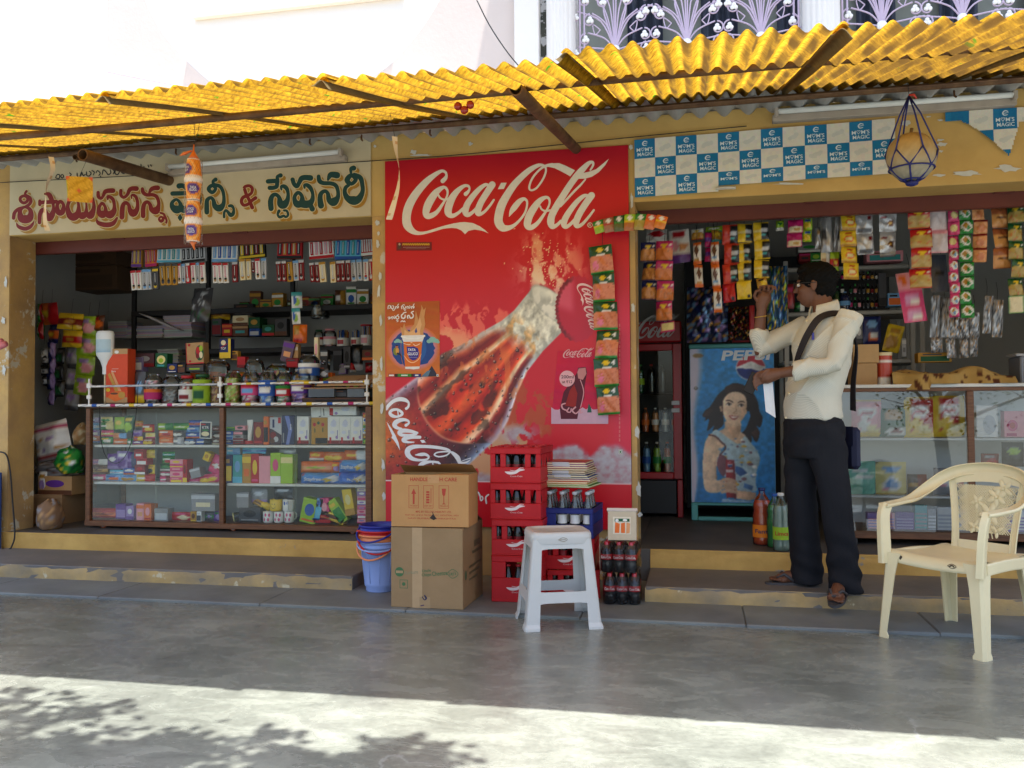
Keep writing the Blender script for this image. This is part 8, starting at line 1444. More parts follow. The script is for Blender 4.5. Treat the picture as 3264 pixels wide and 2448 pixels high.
# ---------------------------------------------------------------- plastic armchair
def armchair():
    T = thing('plastic_chair', 'cream moulded plastic armchair with flowered lattice back standing before the right counter', 'chair', (1.205, -1.095, 0), rad(-46)); SZ = .41
    def band(name, pts, wv, w, t, lip=0.):
        P = [Vector(p) for p in smooth_path(pts, 6)]; n = len(P); m = MB(); vs = []
        for i, p in enumerate(P):
            d = (P[min(i+1, n-1)]-P[max(i-1, 0)]).normalized(); k = i/(n-1); wd = wv(k) if callable(wv) else Vector(wv); ww = w(k) if callable(w) else w; wd = (wd-d*wd.dot(d)).normalized(); nn = d.cross(wd)
            for a, b in ((-.5,-.5),(-.46,.3),(-.36,.5),(.36,.5),(.46,.3),(.5,-.5),(.42,-.5),(.34,.0),(-.34,.0),(-.42,-.5)): vs.append(p+wd*a*ww+nn*b*t)
        k = 10; m.add(vs, [(i*k+j, i*k+(j+1) % k, (i+1)*k+(j+1) % k, (i+1)*k+j) for i in range(n-1) for j in range(k)]+[tuple(range(k))[::-1], tuple(range((n-1)*k, n*k))], None, False); return m.build(name, 'plastic_cream', T)
    # seat shell with rolled front lip
    m = MB()
    def sf(u, v):
        x = (u-.5)*2; y = -.235+.45*v; hw = .232-.03*v; z = SZ+.012*x*x-.018*math.sin(PI*min(1, v*1.1))-.012*v
        if v < .08: z -= (.08-v)/.08*.052+.012*(1-x*x)*0; y = -.235
        return (x*hw, y, z)
    m.grid(sf, 26, 24, None, True)
    m.grid(lambda u, v: (sf(u, v)[0]*.985, sf(u, v)[1]+.006, sf(u, v)[2]-.007), 26, 24, None, True); m.build('seat', 'plastic_cream', T)
    m = MB(); mp = lambda x, y, l=0.: Vector((x, -.2362-l, y)); m.stroke([(-.16,.385,.01),(-.15,.39,.012),(-.155,.378,.006)], mp, 0, (70,56,40)); m.stroke([(.08,.382,.003),(.1,.392,.003),(.12,.382,.003),(.1,.372,.003),(.08,.382,.003)], mp, 0, (90,76,56)); m.stroke([(.09,.38,.006),(.1,.386,.006),(.11,.38,.006)], mp, .0003, (70,56,40)); m.build('maker_mark', 'print_matte', T)
    for sx in (-1, 1):      # legs: V-section, splayed
        for front in (1, 0):
            m = MB(); rows = []
            for z, k in ((0,0),(.012,.02),(.03,.06),(.1,.24),(.2,.5),(.3,.76),(.37,.93),(.402,1.)):
                if front: cx, cy = sx*(.262-.026*k), -(.268-.03*k); f = .044+.022*k+(.012 if z < .02 else 0)
                else: cx, cy = sx*(.222-.02*k), .262-.06*k; f = .042+.02*k
                s = -1 if front else 1; t = .007
                if front and k > .9: f += .02*(k-.9)/.1
                rows += [Vector((cx-sx*f, cy, z)), Vector((cx-sx*.012, cy, z)), Vector((cx, cy-s*.012, z)), Vector((cx, cy-s*f, z)), Vector((cx-sx*t, cy-s*f, z)), Vector((cx-sx*t, cy-s*.018, z)), Vector((cx-sx*.018, cy-s*t, z)), Vector((cx-sx*f, cy-s*t, z))]
            m.add(rows, [(8*i+j, 8*i+(j+1) % 8, 8*i+8+(j+1) % 8, 8*i+8+j) for i in range(7) for j in range(8)]+[tuple(range(8))], None, False); m.build('leg', 'plastic_cream', T)
        # side rail under the seat, arm post
        band('side_rail', [(sx*.236,-.2,SZ-.03), (sx*.225,0,SZ-.028), (sx*.205,.2,SZ-.04)], (0,0,1), .055, .01)
        band('arm_post', [(sx*.232,-.236,SZ-.06), (sx*.24,-.232,.5), (sx*.246,-.222,.58), (sx*.246,-.2,.622)], (sx*.3,-1,0), lambda k: .062-.008*k, .03)
    # continuous arm and back rim
    pts = [(-.246,-.225,.622), (-.254,-.12,.628), (-.256,.02,.645), (-.245,.13,.70), (-.205,.205,.768), (-.13,.245,.81), (0,.262,.828), (.13,.245,.81), (.205,.205,.768), (.245,.13,.70), (.256,.02,.645), (.254,-.12,.628), (.246,-.225,.622)]
    pts = [(a, b, .622+(c-.622)*.83) for a, b, c in pts]
    def band2():
        P = [Vector(p) for p in smooth_path(pts, 8)]; n = len(P); m = MB(); vs = []
        for i, p in enumerate(P):
            d = (P[min(i+1, n-1)]-P[max(i-1, 0)]).normalized(); k = i/(n-1); a = abs(k-.5)*2; b = max(0, min(1, (a-.3)/.45)); out = Vector((p.x, p.y-.02, 0)).normalized(); top = Vector((0,0,1)); side = (out*b+top*(1-b)); side = (side-d*side.dot(d)).normalized(); nn = d.cross(side).normalized(); ww = .058-.006*b
            for s_, t_ in ((-.5,-.3),(-.5,.1),(-.42,.32),(0,.5),(.42,.32),(.5,.1),(.5,-.3),(.4,-.3),(.36,.0),(-.36,.0),(-.4,-.3)): vs.append(p+side*s_*ww+nn*t_*.03*(-1 if b < .5 else -1))
        k = 11; m.add(vs, [(i*k+j, i*k+(j+1) % k, (i+1)*k+(j+1) % k, (i+1)*k+j) for i in range(n-1) for j in range(k)]+[tuple(range(k))[::-1], tuple(range((n-1)*k, n*k))], None, True); m.build('back_rim_and_arms', 'plastic_cream', T)
    band2()
    # back splat: side stiles, lattice and raised flowers
    def bk(x, z): t = (z-SZ)/(.80-SZ); return Vector((x, .195+.06*t-.28*x*x+.0, z))
    half = lambda z: .13+.05*(max(0., z-SZ)/.4)**1.6
    for sx in (-1, 1): band('back_stile', [tuple(bk(sx*(half(z)+.01), z)) for z in (SZ-.012, .46, .54, .62, .70, .745)], lambda k, sx=sx: Vector((1,-.2*sx,0)), lambda k: .034, .012)
    m = MB()
    def lat(x0, z0, x1, z1):
        n = 8; pp = []
        for i in range(n+1):
            x, z = x0+(x1-x0)*i/n, z0+(z1-z0)*i/n; top = .752-.8*x*x
            if abs(x) < half(z) and .452 < z < top: pp.append(bk(x, z))
        if len(pp) > 1: m.tube(pp, .0026, 4, cap=False, sm=False)
    for i in range(-34, 70):
        o = -.4+.0125*i; lat(o, .44, o+.36, .80); lat(o+.36, .44, o, .80)
    m.build('lattice_panel', 'plastic_cream', T); m = MB()
    m.grid(lambda u, v: bk((u-.5)*2*half(.42), SZ-.02+.052*v), 12, 3, None, True); m.build('back_base', 'plastic_cream', T); m = MB(); m.grid(lambda u, v: bk((u-.5)*2*half(.77), .728+.05*v-.6*((u-.5)*2*half(.77))**2), 14, 3, None, True); m.build('back_crest', 'plastic_cream', T)
    m = MB()
    for cx, cz, r, n in ((.02,.575,.05,6), (.05,.66,.042,6), (-.045,.63,.03,5), (.08,.70,.04,5), (-.05,.51,.03,4), (.06,.50,.03,3)):
        for k in range(n):
            a = 2*PI*k/n+cx*9; ex, ez = cx+r*.6*math.cos(a), cz+r*.6*math.sin(a)
            if abs(ex) > half(ez): continue
            vs = []
            for j in range(10): t = 2*PI*j/10; lx, lz = r*.62*math.cos(t), r*.3*math.sin(t); vs.append(bk(ex+lx*math.cos(a)-lz*math.sin(a), ez+lx*math.sin(a)+lz*math.cos(a))+Vector((0,-.004,0)))
            c = bk(ex, ez)+Vector((0,-.012,0)); m.add(vs+[c], [(j, (j+1) % 10, 10) for j in range(10)], None, True)
        m.ball(bk(cx, cz)+Vector((0,-.012,0)), (.009,.006,.009), 8, 5)
    for k in range(3): m.tube([bk(.0+.02*k, .46), bk(.01*k, .52), bk(.02+.02*k, .6)], .003, 5)
    m.build('flower_relief', 'plastic_cream', T)
armchair()
# ---------------------------------------------------------------- the man at the right shop
def fuse(name, mb, voxel, it, mat, parent, post=None, tex=None):
    """overlapping volumes -> one continuous smooth surface"""
    o = mb.build('volume_source', mat); r = o.modifiers.new('r', 'REMESH'); r.mode = 'VOXEL'; r.voxel_size = voxel; r.use_smooth_shade = True
    s = o.modifiers.new('s', 'SMOOTH'); s.iterations = it; s.factor = .5
    dg = bpy.context.evaluated_depsgraph_get(); me = bpy.data.meshes.new_from_object(o.evaluated_get(dg)); old = o.data; bpy.data.objects.remove(o); bpy.data.meshes.remove(old); me.name = name
    if post:
        co = np.empty(len(me.vertices)*3); me.vertices.foreach_get('co', co); no = np.empty(len(me.vertices)*3); me.vertices.foreach_get('normal', no); co = co.reshape(-1, 3); no = no.reshape(-1, 3); co += no*post(co)[:, None]; me.vertices.foreach_set('co', co.ravel())
    me.materials.clear(); me.materials.append(MATS[mat]); me.polygons.foreach_set('use_smooth', [True]*len(me.polygons)); me.update()
    q = bpy.data.objects.new(name, me); C.objects.link(q); q.parent = parent; return q
M('skin', (104,68,50), .5, spec=.4, var=.08, vs=14.); M('hair', (9,8,8), .75, spec=.15, var=.3, vs=60.); M('trousers', (30,31,36), .8, spec=.2, var=.12, vs=10., bump=.2, bs=90.); M('bag_cloth', (26,30,58), .7, var=.15); M('strap_cloth', (30,24,28), .7, var=.15); M('rubber', (66,64,66), .6)
def shirt_mat():
    m = M('shirt_stripe', (204,201,186), .85, spec=.15, var=.05, vs=5.); nt = m.node_tree; b = nt.nodes['Principled BSDF']; L = nt.links.new; src = b.inputs['Base Color'].links[0].from_socket
    w = nd(nt, 'ShaderNodeTexWave', Scale=74.); w.bands_direction = 'DIAGONAL'; tc = [n for n in nt.nodes if n.type == 'TEX_COORD'][0]; L(tc.outputs['Object'], w.inputs['Vector']); r = nd(nt, 'ShaderNodeMapRange'); r.inputs[1].default_value = .2; r.inputs[2].default_value = .8; r.inputs[3].default_value = .8; r.inputs[4].default_value = 1.03; L(w.outputs['Fac'], r.inputs[0])
    v = nd(nt, 'ShaderNodeVectorMath', operation='SCALE'); L(src, v.inputs[0]); L(r.outputs[0], v.inputs['Scale']); L(v.outputs[0], b.inputs['Base Color'])
shirt_mat()
MO = Vector((.62, -.52, .1)); MAN = thing('person', 'man in a cream striped shirt and dark trousers pointing up at the hanging sachets', 'person', MO)
def mm(x, y, d): return Y(2300+x/1.383, 800+y/1.383, d)-MO
fw_ = Vector((-.87,-.5,0)); lf = Vector((.5,-.87,0)); up_ = Vector((0,0,1))
def ring_loft(m, secs, n=28):
    """secs: (centre, half width along lf, half depth along fw)"""
    vs = []
    for c, a, b, *e in secs:
        for i in range(n): t = 2*PI*i/n; vs.append(c+lf*(a*math.cos(t))+fw_*(b*math.sin(t)))
    k = len(secs); m.add(vs, [(j*n+i, j*n+(i+1) % n, (j+1)*n+(i+1) % n, (j+1)*n+i) for j in range(k-1) for i in range(n)]+[tuple(range(n))[::-1], tuple(range((k-1)*n, k*n))], None, True)
neck = mm(452, 262, -.56); pel = mm(402, 770, -.55); chest = mm(440, 400, -.56)
shL, shR = neck+lf*.185+Vector((.012,0,-.055)), neck-lf*.18+Vector((0,0,-.075))
elL, wrL = mm(492, 500, -.80), mm(262, 538, -.76); elR, wrR = mm(158, 436, -.50), mm(176, 262, -.52)
hd = mm(412, 150, -.53); hf = Vector((-.96,.28,0)).normalized(); hl = Vector((-.28,-.96,0)).normalized()     # head turned away towards the goods
b = MB()
def lp(c, f, l, u): return hd+hf*f+hl*l+up_*u
# head: cranium, face, jaw, nose, brow, lips, ear
def ell(c, rf, rl, ru, nu=18, nv=12): b.grid(lambda u, v: c+hf*(rf*math.sin(PI*v)*math.cos(2*PI*u))+hl*(rl*math.sin(PI*v)*math.sin(2*PI*u))-up_*(ru*math.cos(PI*v)), nu, nv, None, True, True)
ell(hd+up_*.025-hf*.012, .096, .076, .092); ell(hd+hf*.03-up_*.045, .062, .06, .078); ell(hd+hf*.048-up_*.088, .034, .036, .026); ell(hd+hf*.094-up_*.012, .016, .012, .022); ell(hd+hf*.106-up_*.03, .013, .014, .011); ell(hd+hf*.08+up_*.022, .016, .045, .011); ell(hd+hf*.088-up_*.062, .012, .022, .008); ell(hd+hf*.085-up_*.074, .012, .02, .008)
for s in (1, -1): ell(hd-hf*.006+hl*s*.078-up_*.008, .018, .007, .031); ell(hd-hf*.004+hl*s*.08-up_*.03, .01, .007, .012); ell(hd+hf*.05+hl*s*.04-up_*.03, .03, .02, .025)
b.tube([hd-hf*.02-up_*.03, (hd+neck)/2-hf*.01-up_*.02, neck-up_*.03], [.058,.056,.066], 16)
ring_loft(b, [(pel-up_*.08,.14,.09),(pel+up_*.05,.135,.085),(chest-up_*.05,.14,.09),(neck-up_*.14,.15,.09),(neck-up_*.06,.11,.07),(neck,.06,.06)], 20)
def limb(a, c, e, r0, r1, r2): b.tube([a, a*.5+c*.5, c, c*.6+e*.4, e], [r0, (r0+r1)/2, r1, r1*.96, r2], 14)
limb(shL, elL, wrL, .046, .035, .027); limb(shR, elR, wrR, .046, .035, .027)
def finger(p0, dirs, lens, r):
    P = [p0]; 
    for d, l in zip(dirs, lens): P.append(P[-1]+Vector(d).normalized()*l)
    b.tube(P, [r, r*.97, r*.9, r*.7][:len(P)], 8); b.ball(P[-1], r*.72, 8, 6)
# raised right hand: loosely closed, index and thumb meeting on the packet
hu = Vector((.03,.0,1)).normalized(); hx = Vector((1,.1,-.05)).normalized(); hn = Vector((.1,-1,0))
b.tube([wrR, wrR+hu*.03, wrR+hu*.075+hx*.014, wrR+hu*.1+hx*.02], [.026,.034,.04,.03], 12)
pk = wrR+hu*.098+hx*.004
for k, (o, l) in enumerate(((-.03,1.), (-.008,1.06), (.014,1.), (.034,.84))): finger(pk+hx*(o+.012)+Vector((0,-.006*k,0)), [hu*1.+hx*.15+hn*.3, hx*.5+hu*.1+hn*.9, -hu*1.+hx*.1+hn*.3], [.034*l,.03*l,.024*l], .0088-.0004*k)
finger(wrR+hu*.05-hx*.022, [hu*.8-hx*.6+hn*.3, hu+hx*.3+hn*.5, hu*.4+hx], [.036,.03,.022], .0105)
# lower left hand holding wallet and paper
gx = (wrL-elL).normalized(); gd = Vector((-.35,-.1,-1)).normalized(); gn = Vector((0,-1,0))
b.tube([wrL, wrL+gx*.03, wrL+gx*.075+gd*.01, wrL+gx*.1+gd*.014], [.026,.034,.038,.028], 12)
pl = wrL+gx*.092
for k, (o, l) in enumerate(((.028,1.), (.008,1.06), (-.012,1.), (-.03,.82))): finger(pl+up_*(o-.004)+gn*.004, [gx*.9+gn*.5+gd*.2, gd*.9+gx*.5+gn*.2, gd*1.-gx*.7-gn*.2], [.036*l,.028*l,.02*l], .0088)
finger(wrL+gx*.045+up_*.024, [gx*.8+gn*.6+up_*.1, gx*.7+gd*.7+gn*.4, gd+gx*.2], [.036,.03,.022], .0105)
# legs and feet
hipL, hipR = pel+lf*.085, pel-lf*.085; knL, anL = mm(505, 1090, -.62), mm(545, 1470, -.57); knR, anR = mm(350, 1085, -.46), mm(378, 1425, -.40)
limb(hipL, knL, anL, .085, .055, .038); limb(hipR, knR, anR, .085, .055, .038)
heelL, toeL = Vector((.745,-.56,.118))-MO, Vector((.690,-.75,.083))-MO; heelR, toeR = Vector((.60,-.37,.118))-MO, Vector((.415,-.40,.113))-MO
def foot(heel, toe, an, big):
    d = (toe-heel).normalized(); s = d.cross(up_).normalized(); u = s.cross(d)
    b.tube([an, an*.4+heel*.6+u*.03], [.038,.034], 10); b.tube([heel+u*.022-d*.01, heel+u*.03+d*.05, heel*.4+toe*.6+u*.022, toe-d*.02+u*.014], [.028,.034,.036,.026], 14)
    b.tube([heel*.3+toe*.7+s*.022+u*.012, toe-d*.015+s*.028+u*.012], [.022,.018], 8); b.tube([heel*.3+toe*.7-s*.022+u*.012, toe-d*.03-s*.03+u*.01], [.02,.015], 8)
    for k in range(5): o = (.034,.017,.002,-.013,-.027)[k]*big; r = (.0115,.0085,.008,.0078,.0075)[k]; l = (.022,.024,.018,.008,-.002)[k]; p = toe-d*.025+s*o+u*.01; b.tube([p, p+d*(.016+l*.5)+u*.003, p+d*(.024+l)-u*.001], [r, r, r*.85], 8)
foot(heelL, toeL, anL, -1); foot(heelR, toeR, anR, 1)
fuse('body', b, .0042, 3, 'skin', MAN)
# face details
m = MB(); e = hd+hf*.083+hl*.03+up_*.002; m.ball(e, .011, 10, 8, (196,186,176)); m.ball(e+hf*.007+hl*.003, .006, 8, 6, (24,18,16)); e = hd+hf*.083-hl*.03+up_*.002; m.ball(e, .011, 10, 8, (196,186,176)); m.ball(e+hf*.007, .006, 8, 6, (24,18,16)); m.build('eyes', 'plastic_gloss', MAN)
m = MB(); 
for s in (1, -1): c = hd+hf*.104+hl*s*.034; m.tube([c+hl*(.022*math.cos(2*PI*k/14))+up_*(.017*math.sin(2*PI*k/14)) for k in range(15)], .0018, 5); m.tube([hd+hf*.104+hl*s*.056+up_*.006, hd+hf*.05+hl*s*.078+up_*.006, hd-hf*.02+hl*s*.086+up_*.004], .002, 5)
m.tube([hd+hf*.106+hl*.012, hd+hf*.11, hd+hf*.106-hl*.012], .002, 5); m.build('spectacles', 'black_rack', MAN)
h = MB(); hb = b; b = h
ell(hd+up_*.038-hf*.018, .103, .084, .09, 22, 14); ell(hd+up_*.085+hf*.02, .07, .066, .04); ell(hd-hf*.052-up_*.01, .058, .072, .072); ell(hd-hf*.05-up_*.055, .04, .058, .04); ell(hd+hf*.06+up_*.08, .034, .055, .022)
for s in (1, -1): ell(hd+hf*.028+hl*s*.07+up_*.03, .02, .012, .03); ell(hd-hf*.036+hl*s*.066-up_*.03, .026, .014, .036)
fuse('hair', h, .006, 2, 'hair', MAN, lambda c: .004*np.sin(c[:, 0]*190+9*np.sin(c[:, 2]*60))*np.sin(c[:, 2]*140+c[:, 1]*80)+.002)
# shirt
def folds(c): rg = lambda p: (1-np.abs(np.sin(p)))**2.2; return .011*rg(c[:, 2]*15+c[:, 0]*17+2.6*np.sin(c[:, 1]*8+c[:, 2]*6))*(.5+.5*np.sin(c[:, 0]*13+c[:, 2]*7+1))+.009*rg(c[:, 2]*21-c[:, 0]*19+2.2*np.sin(c[:, 1]*11+2))*(.5+.5*np.sin(c[:, 2]*11-c[:, 0]*9))-.004
s = MB(); hem = mm(402, 742, -.55)
ring_loft(s, [(hem+Vector((0,0,-.0)),.178,.136),(hem+up_*.02,.181,.14),(hem+up_*.12,.176,.136),(chest-up_*.12,.178,.138),(chest,.186,.138),(neck-up_*.15,.2,.138),(neck-up_*.085,.168,.106),(neck-up_*.045,.13,.092),(neck-up_*.01,.078,.075)], 32)
def sleeve(a, c, e, f): s.tube([a+(c-a)*(-.06), a*.55+c*.45, c, c*(1-f*.5)+e*(f*.5), c*(1-f)+e*f], [.068,.06,.053,.05,.046], 18); q = c*(1-f)+e*f; d = (e-c).normalized(); s.tube([q-d*.055, q-d*.03, q+d*.004], [.051,.056,.054], 18)
sleeve(shL, elL, wrL, .74); sleeve(shR, elR, wrR, .5)
fuse('shirt', s, .0062, 4, 'shirt_stripe', MAN, folds)
m = MB(); cc = [neck+lf*(.07*math.cos(t))+fw_*(.072*math.sin(t))+up_*(.006-.02*math.sin(t)) for t in [2*PI*k/26+PI/2+.12 for k in range(26)]][:25]
vs = []
for p in cc: o_ = Vector((p.x-neck.x, p.y-neck.y, 0)).normalized(); vs += [p+o_*.012-up_*.022, p+o_*.008+up_*.012, p+up_*.036, p-o_*.004+up_*.036, p-o_*.002-up_*.02]
m.add(vs, [(5*i+j, 5*i+j+1, 5*i+6+j, 5*i+5+j) for i in range(24) for j in range(4)], None, True); m.build('collar', 'shirt_stripe', MAN)
m = MB(); pp = [(neck+fw_*.1-up_*.06), chest+fw_*.157, (chest+hem)/2+fw_*.158, hem+fw_*.153+up_*.01]
for i in range(5): p = Vector(pp[0])*(1-i/4)+Vector(pp[3])*i/4; k = [0,.02,.026,.02,.006][i]; m.ball(p+fw_*(.012+k), .0065, 8, 6, kc('cream'))
m.box(neck+lf*.08+fw_*.135-up_*.15-Vector((.006,.006,.02)), neck+lf*.08+fw_*.135-up_*.15+Vector((.006,.006,.02)), .002, (60,56,150)); m.build('buttons_and_pen', 'plastic', MAN)
# trousers
t = MB(); wst = pel+up_*.06
ring_loft(t, [(wst,.17,.125),(pel,.182,.138),(pel-up_*.1,.186,.14),(pel-up_*.17,.16,.12)], 26)
def leg(h, k, a, ex): t.tube([h+up_*.02, h*.55+k*.45, k, k*.5+a*.5, a+up_*.01, a-up_*.045+ex], [.108,.098,.083,.08,.086,.086], 18)
leg(hipL, knL, anL, Vector((.006,.0,0))); leg(hipR, knR, anR, Vector((.0,.0,.0)))
fuse('trousers', t, .0075, 5, 'trousers', MAN, lambda c: .005*np.sin(c[:, 2]*26+c[:, 0]*22+4*np.sin(c[:, 2]*9+c[:, 1]*12))+.0035*np.sin(c[:, 2]*70+c[:, 0]*30)*np.clip(-(c[:, 2]-.35)*4, 0, 1))
for heel, toe, nm, sg in ((heelL, toeL, 'sandal', -1), (heelR, toeR, 'sandal', 1)):
    d = (toe-heel).normalized(); sd = d.cross(up_).normalized(); u = sd.cross(d); m = MB(); n = 24; out = []
    for k in range(n): a = 2*PI*k/n; w = .045+.008*math.cos(a); out.append((heel+toe)/2+d*(.148*math.cos(a))+sd*(w*math.sin(a)))
    m.add([p-u*.018 for p in out]+[p-u*.002 for p in out], [(i, (i+1) % n, n+(i+1) % n, n+i) for i in range(n)]+[tuple(range(n))[::-1], tuple(range(n, 2*n))], None, False); tb = toe-d*.012+sd*.012*sg*-1
    for s_ in (1, -1): m.tube([tb+u*.02, toe-d*.05+sd*.03*s_+u*.045, toe-d*.1+sd*.047*s_+u*.004], [.006,.009,.008], 6)
    m.build(nm, 'rubber', MAN)
m = MB((176,140,60)); ax = (wrR-elR).normalized(); x_ = ax.cross(Vector((0,1,0))).normalized(); y_ = ax.cross(x_); c = wrR-ax*.035; m.tube([c+x_*(.034*math.cos(2*PI*k/20))+y_*(.034*math.sin(2*PI*k/20))-ax*.008*math.cos(2*PI*k/20) for k in range(21)], .0028, 5); m.build('bangle', 'plastic_gloss', MAN)
# carried things
T = thing('shoulder_bag', 'dark blue shoulder bag hanging behind the man on a black strap', 'bag', MO); m = MB()
sp = [mm(312,440,-.78), mm(345,390,-.80), mm(395,320,-.80), mm(450,270,-.735), mm(500,252,-.66)]; sp = [p for p in sp]
ps = [neck+fw_*.165+lf*-.03-up_*.30, neck+fw_*.172+lf*.02-up_*.23, neck+fw_*.158+lf*.07-up_*.14, neck+fw_*.105+lf*.1-up_*.055, neck+lf*.105-up_*.028, neck-fw_*.09+lf*.09-up_*.06, neck-fw_*.155+lf*.06-up_*.2, neck-fw_*.18+lf*.0-up_*.4, neck-fw_*.2-lf*.03-up_*.55]
Q = [Vector(p) for p in smooth_path([tuple(p) for p in ps], 6)]; vs = []
for i, p in enumerate(Q):
    d = (Q[min(i+1, len(Q)-1)]-Q[max(i-1, 0)]).normalized(); ctr = Vector((neck.x, neck.y, min(p.z, neck.z-.12))); o_ = (p-ctr).normalized(); w = d.cross(o_).normalized(); vs += [p-w*.019+o_*.006, p+w*.019+o_*.006, p+w*.019, p-w*.019]
m.add(vs, [(4*i+j, 4*i+(j+1) % 4, 4*i+4+(j+1) % 4, 4*i+4+j) for i in range(len(Q)-1) for j in range(4)]); m.build('strap', 'strap_cloth', T)
m = MB(); bc = neck-fw_*.165-lf*.075-up_*.74; m.T = Matrix.Translation(bc) @ Matrix.Rotation(math.atan2(lf.y, lf.x), 4, 'Z'); m.box((-.13,-.03,-.13), (.13,.03,.1), .02); m.box((-.132,-.035,.0), (.132,-.0305,.105), .002); m.build('bag_body', 'bag_cloth', T)
hp = wrL+gx*.095+gd*.03
T = thing('paper_sheet', 'folded white paper held in the lowered hand', 'paper', hp+MO); m = MB(); m.grid(lambda u, v: Vector((.012+.05*u+.012*v, .012+.006*math.sin(3*u), -.005-.19*v*(1-.18*(1-u)))), 5, 8, lambda u, v: (214,214,216)); m.build('sheet', 'print_matte', T)
T = thing('wallet', 'small dark wallet held in the lowered hand', 'wallet', hp+MO); m = MB(); m.T = Matrix.Rotation(.45, 4, 'Y'); m.box((-.065,-.012,-.085), (-.008,.004,.03), .003, (34,28,24)); m.build('wallet_body', 'print_matte', T)
# ---------------------------------------------------------------- tree on the street side: only its leaf shadow and its reflection are seen
M('bark', (92,78,62), .9, var=.25, bump=.5); M('leaf', (58,84,36), .6, var=.35, vs=3.)
def tree(loc, label, seed, H, R, n, zoff):
    q = random.Random(seed); T = thing('roadside_tree', label, 'tree', loc); m = MB()
    m.tube([(0,0,-.02), (.05,.02,H*.3), (-.04,.05,H*.6), (.02,0,H*.8)], [.13,.11,.09,.05], 10); tips = []
    for k in range(9):
        a = q.uniform(0, 2*PI); h = H*q.uniform(.5, .8); l = R*q.uniform(.6, 1.); e = Vector((l*math.cos(a), l*math.sin(a), h+q.uniform(.1, .5)*R)); mid = Vector((e.x*.5, e.y*.5, h+.2)); m.tube([(0,0,h-.1), mid, e], [.05,.03,.012], 6); tips += [mid*.5+e*.5, e]
        for j in range(3):
            e2 = e+Vector((q.uniform(-.6,.6), q.uniform(-.6,.6), q.uniform(-.4,.3))); m.tube([mid*.4+e*.6, e2], [.012,.005], 5); tips.append(e2)
    m.build('trunk', 'bark', T); c = MB()
    for k in range(n):
        t = q.choice(tips); p = t+Vector((q.gauss(0,.24), q.gauss(0,.24), q.gauss(-.05,.16))); a = q.uniform(0, 2*PI); tl = q.uniform(-.9,.9); L = q.uniform(.05,.1)
        d = Vector((math.cos(a)*math.cos(tl), math.sin(a)*math.cos(tl), math.sin(tl))); s = d.cross(Vector((q.uniform(-1,1), q.uniform(-1,1), 1))).normalized()*L*.28
        c.add([p, p+d*L*.5+s, p+d*L, p+d*L*.5-s], [(0,1,2,3)])
    c.build('crown', 'leaf', T); return T
tree((3.9,-9.2,0), 'branching tree beyond the street, seen mirrored in the glass of the right counter', 8, 3.4, 1.9, 700, 0)
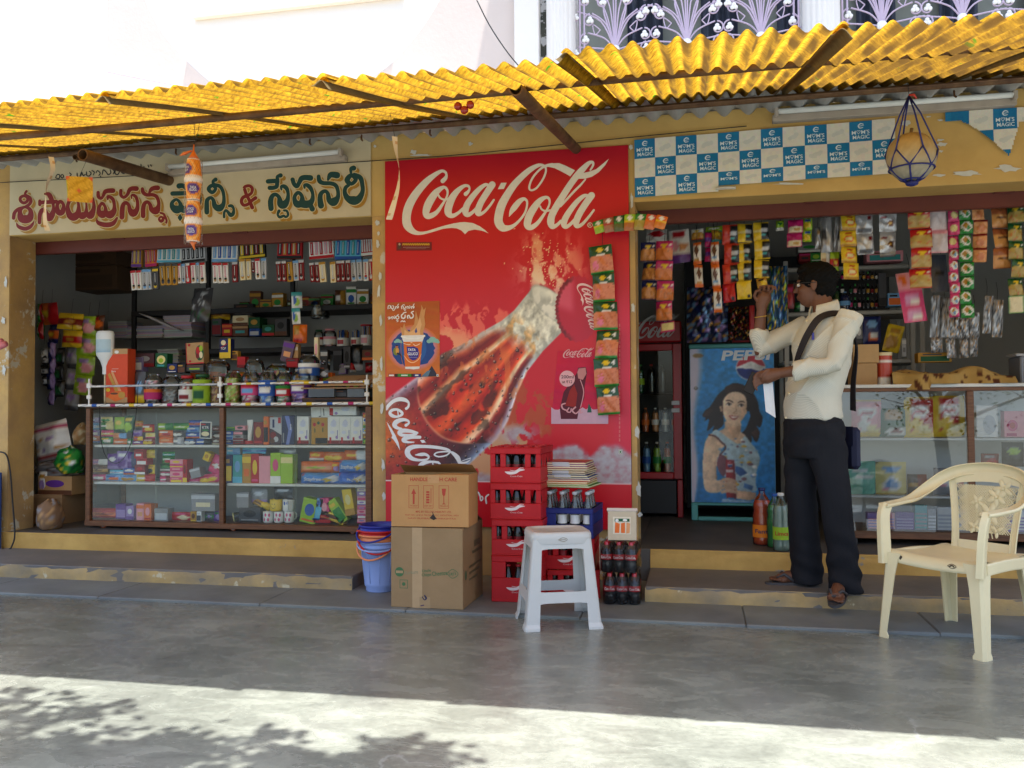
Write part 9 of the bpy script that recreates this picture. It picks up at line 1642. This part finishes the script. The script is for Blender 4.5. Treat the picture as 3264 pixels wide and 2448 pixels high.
def shade_tree():
    q = random.Random(11); T = thing('roadside_tree', 'leafy street tree whose crown casts the leaf shadows on the sunlit forecourt', 'tree', (-3.1,-5.9,0)); O = Vector((-3.1,-5.9,0)); m = MB(); c = MB()
    m.tube([(0,0,-.02), (.05,.05,1.2), (.2,.25,2.4), (.35,.5,3.2)], [.14,.12,.1,.08], 10); fork = Vector((.35,.5,3.2))
    for px, py, r, n, h in ((140,2420,.27,420,3.2), (350,2430,.22,340,3.3), (540,2390,.18,260,3.25), (430,2470,.24,200,3.1), (60,2290,.2,70,3.4), (280,2270,.2,50,3.5), (40,2225,.16,40,3.3), (860,2350,.1,40,3.3), (880,2425,.13,80,3.3), (1000,2450,.13,90,3.2), (1210,2435,.13,90,3.4), (1360,2430,.15,110,3.3), (1290,2370,.12,40,3.5), (-420,2440,.4,300,3.3), (200,2900,.5,400,3.4), (-200,2800,.5,400,3.3)):
        g = Z(px, py, 0.); p = g+SUN*(h/SUN.z)-O; m.tube([fork, (fork+p)/2+Vector((0,0,.25)), p], [.05,.025,.008], 6)
        for k in range(3): m.tube([p*.85+fork*.15, p+Vector((q.gauss(0,r*.7), q.gauss(0,r*.7), q.gauss(0,.1)))], [.008,.003], 4)
        for k in range(n):
            a, tl, L = q.uniform(0, 2*PI), q.uniform(-.6,.4), q.uniform(.05,.1); b = p+Vector((q.gauss(0,r*.46), q.gauss(0,r*.4), q.gauss(0,.12))); d = Vector((math.cos(a)*math.cos(tl), math.sin(a)*math.cos(tl), math.sin(tl))); s = d.cross(Vector((q.uniform(-.4,.4), q.uniform(-.4,.4), 1))).normalized()*L*.3; c.add([b, b+d*L*.5+s, b+d*L, b+d*L*.5-s], [(0,1,2,3)])
    m.build('trunk', 'bark', T); c.build('crown', 'leaf', T)
SUN = Vector((.2, -.085, 1.)).normalized()
shade_tree()
# ---------------------------------------------------------------- camera, sky, sun
cam = bpy.data.objects.new('camera', bpy.data.cameras.new('camera')); C.objects.link(cam); S.camera = cam
cam.data.sensor_width = 36.; cam.data.lens = FPX/3264*36; cam.data.clip_end = 2000; cam.data.clip_start = .05
cam.matrix_world = Matrix(((RT.x, UP.x, -FW.x, CAM.x), (RT.y, UP.y, -FW.y, CAM.y), (RT.z, UP.z, -FW.z, CAM.z), (0,0,0,1)))
W = bpy.data.worlds.new('World'); S.world = W; W.use_nodes = True; nt = W.node_tree
sky = nt.nodes.new('ShaderNodeTexSky'); sky.sky_type = 'NISHITA'; sky.sun_disc = False
SUN = Vector((.2, -.085, 1.)).normalized(); el = math.asin(SUN.z); az_ = math.atan2(SUN.x, SUN.y)
sky.sun_elevation = el; sky.sun_rotation = az_; sky.dust_density = 3.; sky.air_density = 1.; sky.ozone_density = 1.
nt.links.new(sky.outputs[0], nt.nodes['Background'].inputs[0]); nt.nodes['Background'].inputs[1].default_value = .15
l = bpy.data.lights.new('sun', 'SUN'); l.energy = 4.; l.angle = rad(.6); l.color = (1., .96, .91); so = bpy.data.objects.new('sun', l); C.objects.link(so)
so.rotation_euler = SUN.to_track_quat('Z', 'Y').to_euler(); so.location = SUN*30
S.view_settings.view_transform = 'Standard'; S.view_settings.look = 'None'; S.view_settings.gamma = 1.; S.view_settings.exposure = 1.75
S.cycles.max_bounces = 8; S.cycles.transparent_max_bounces = 24; S.cycles.sample_clamp_indirect = 6.
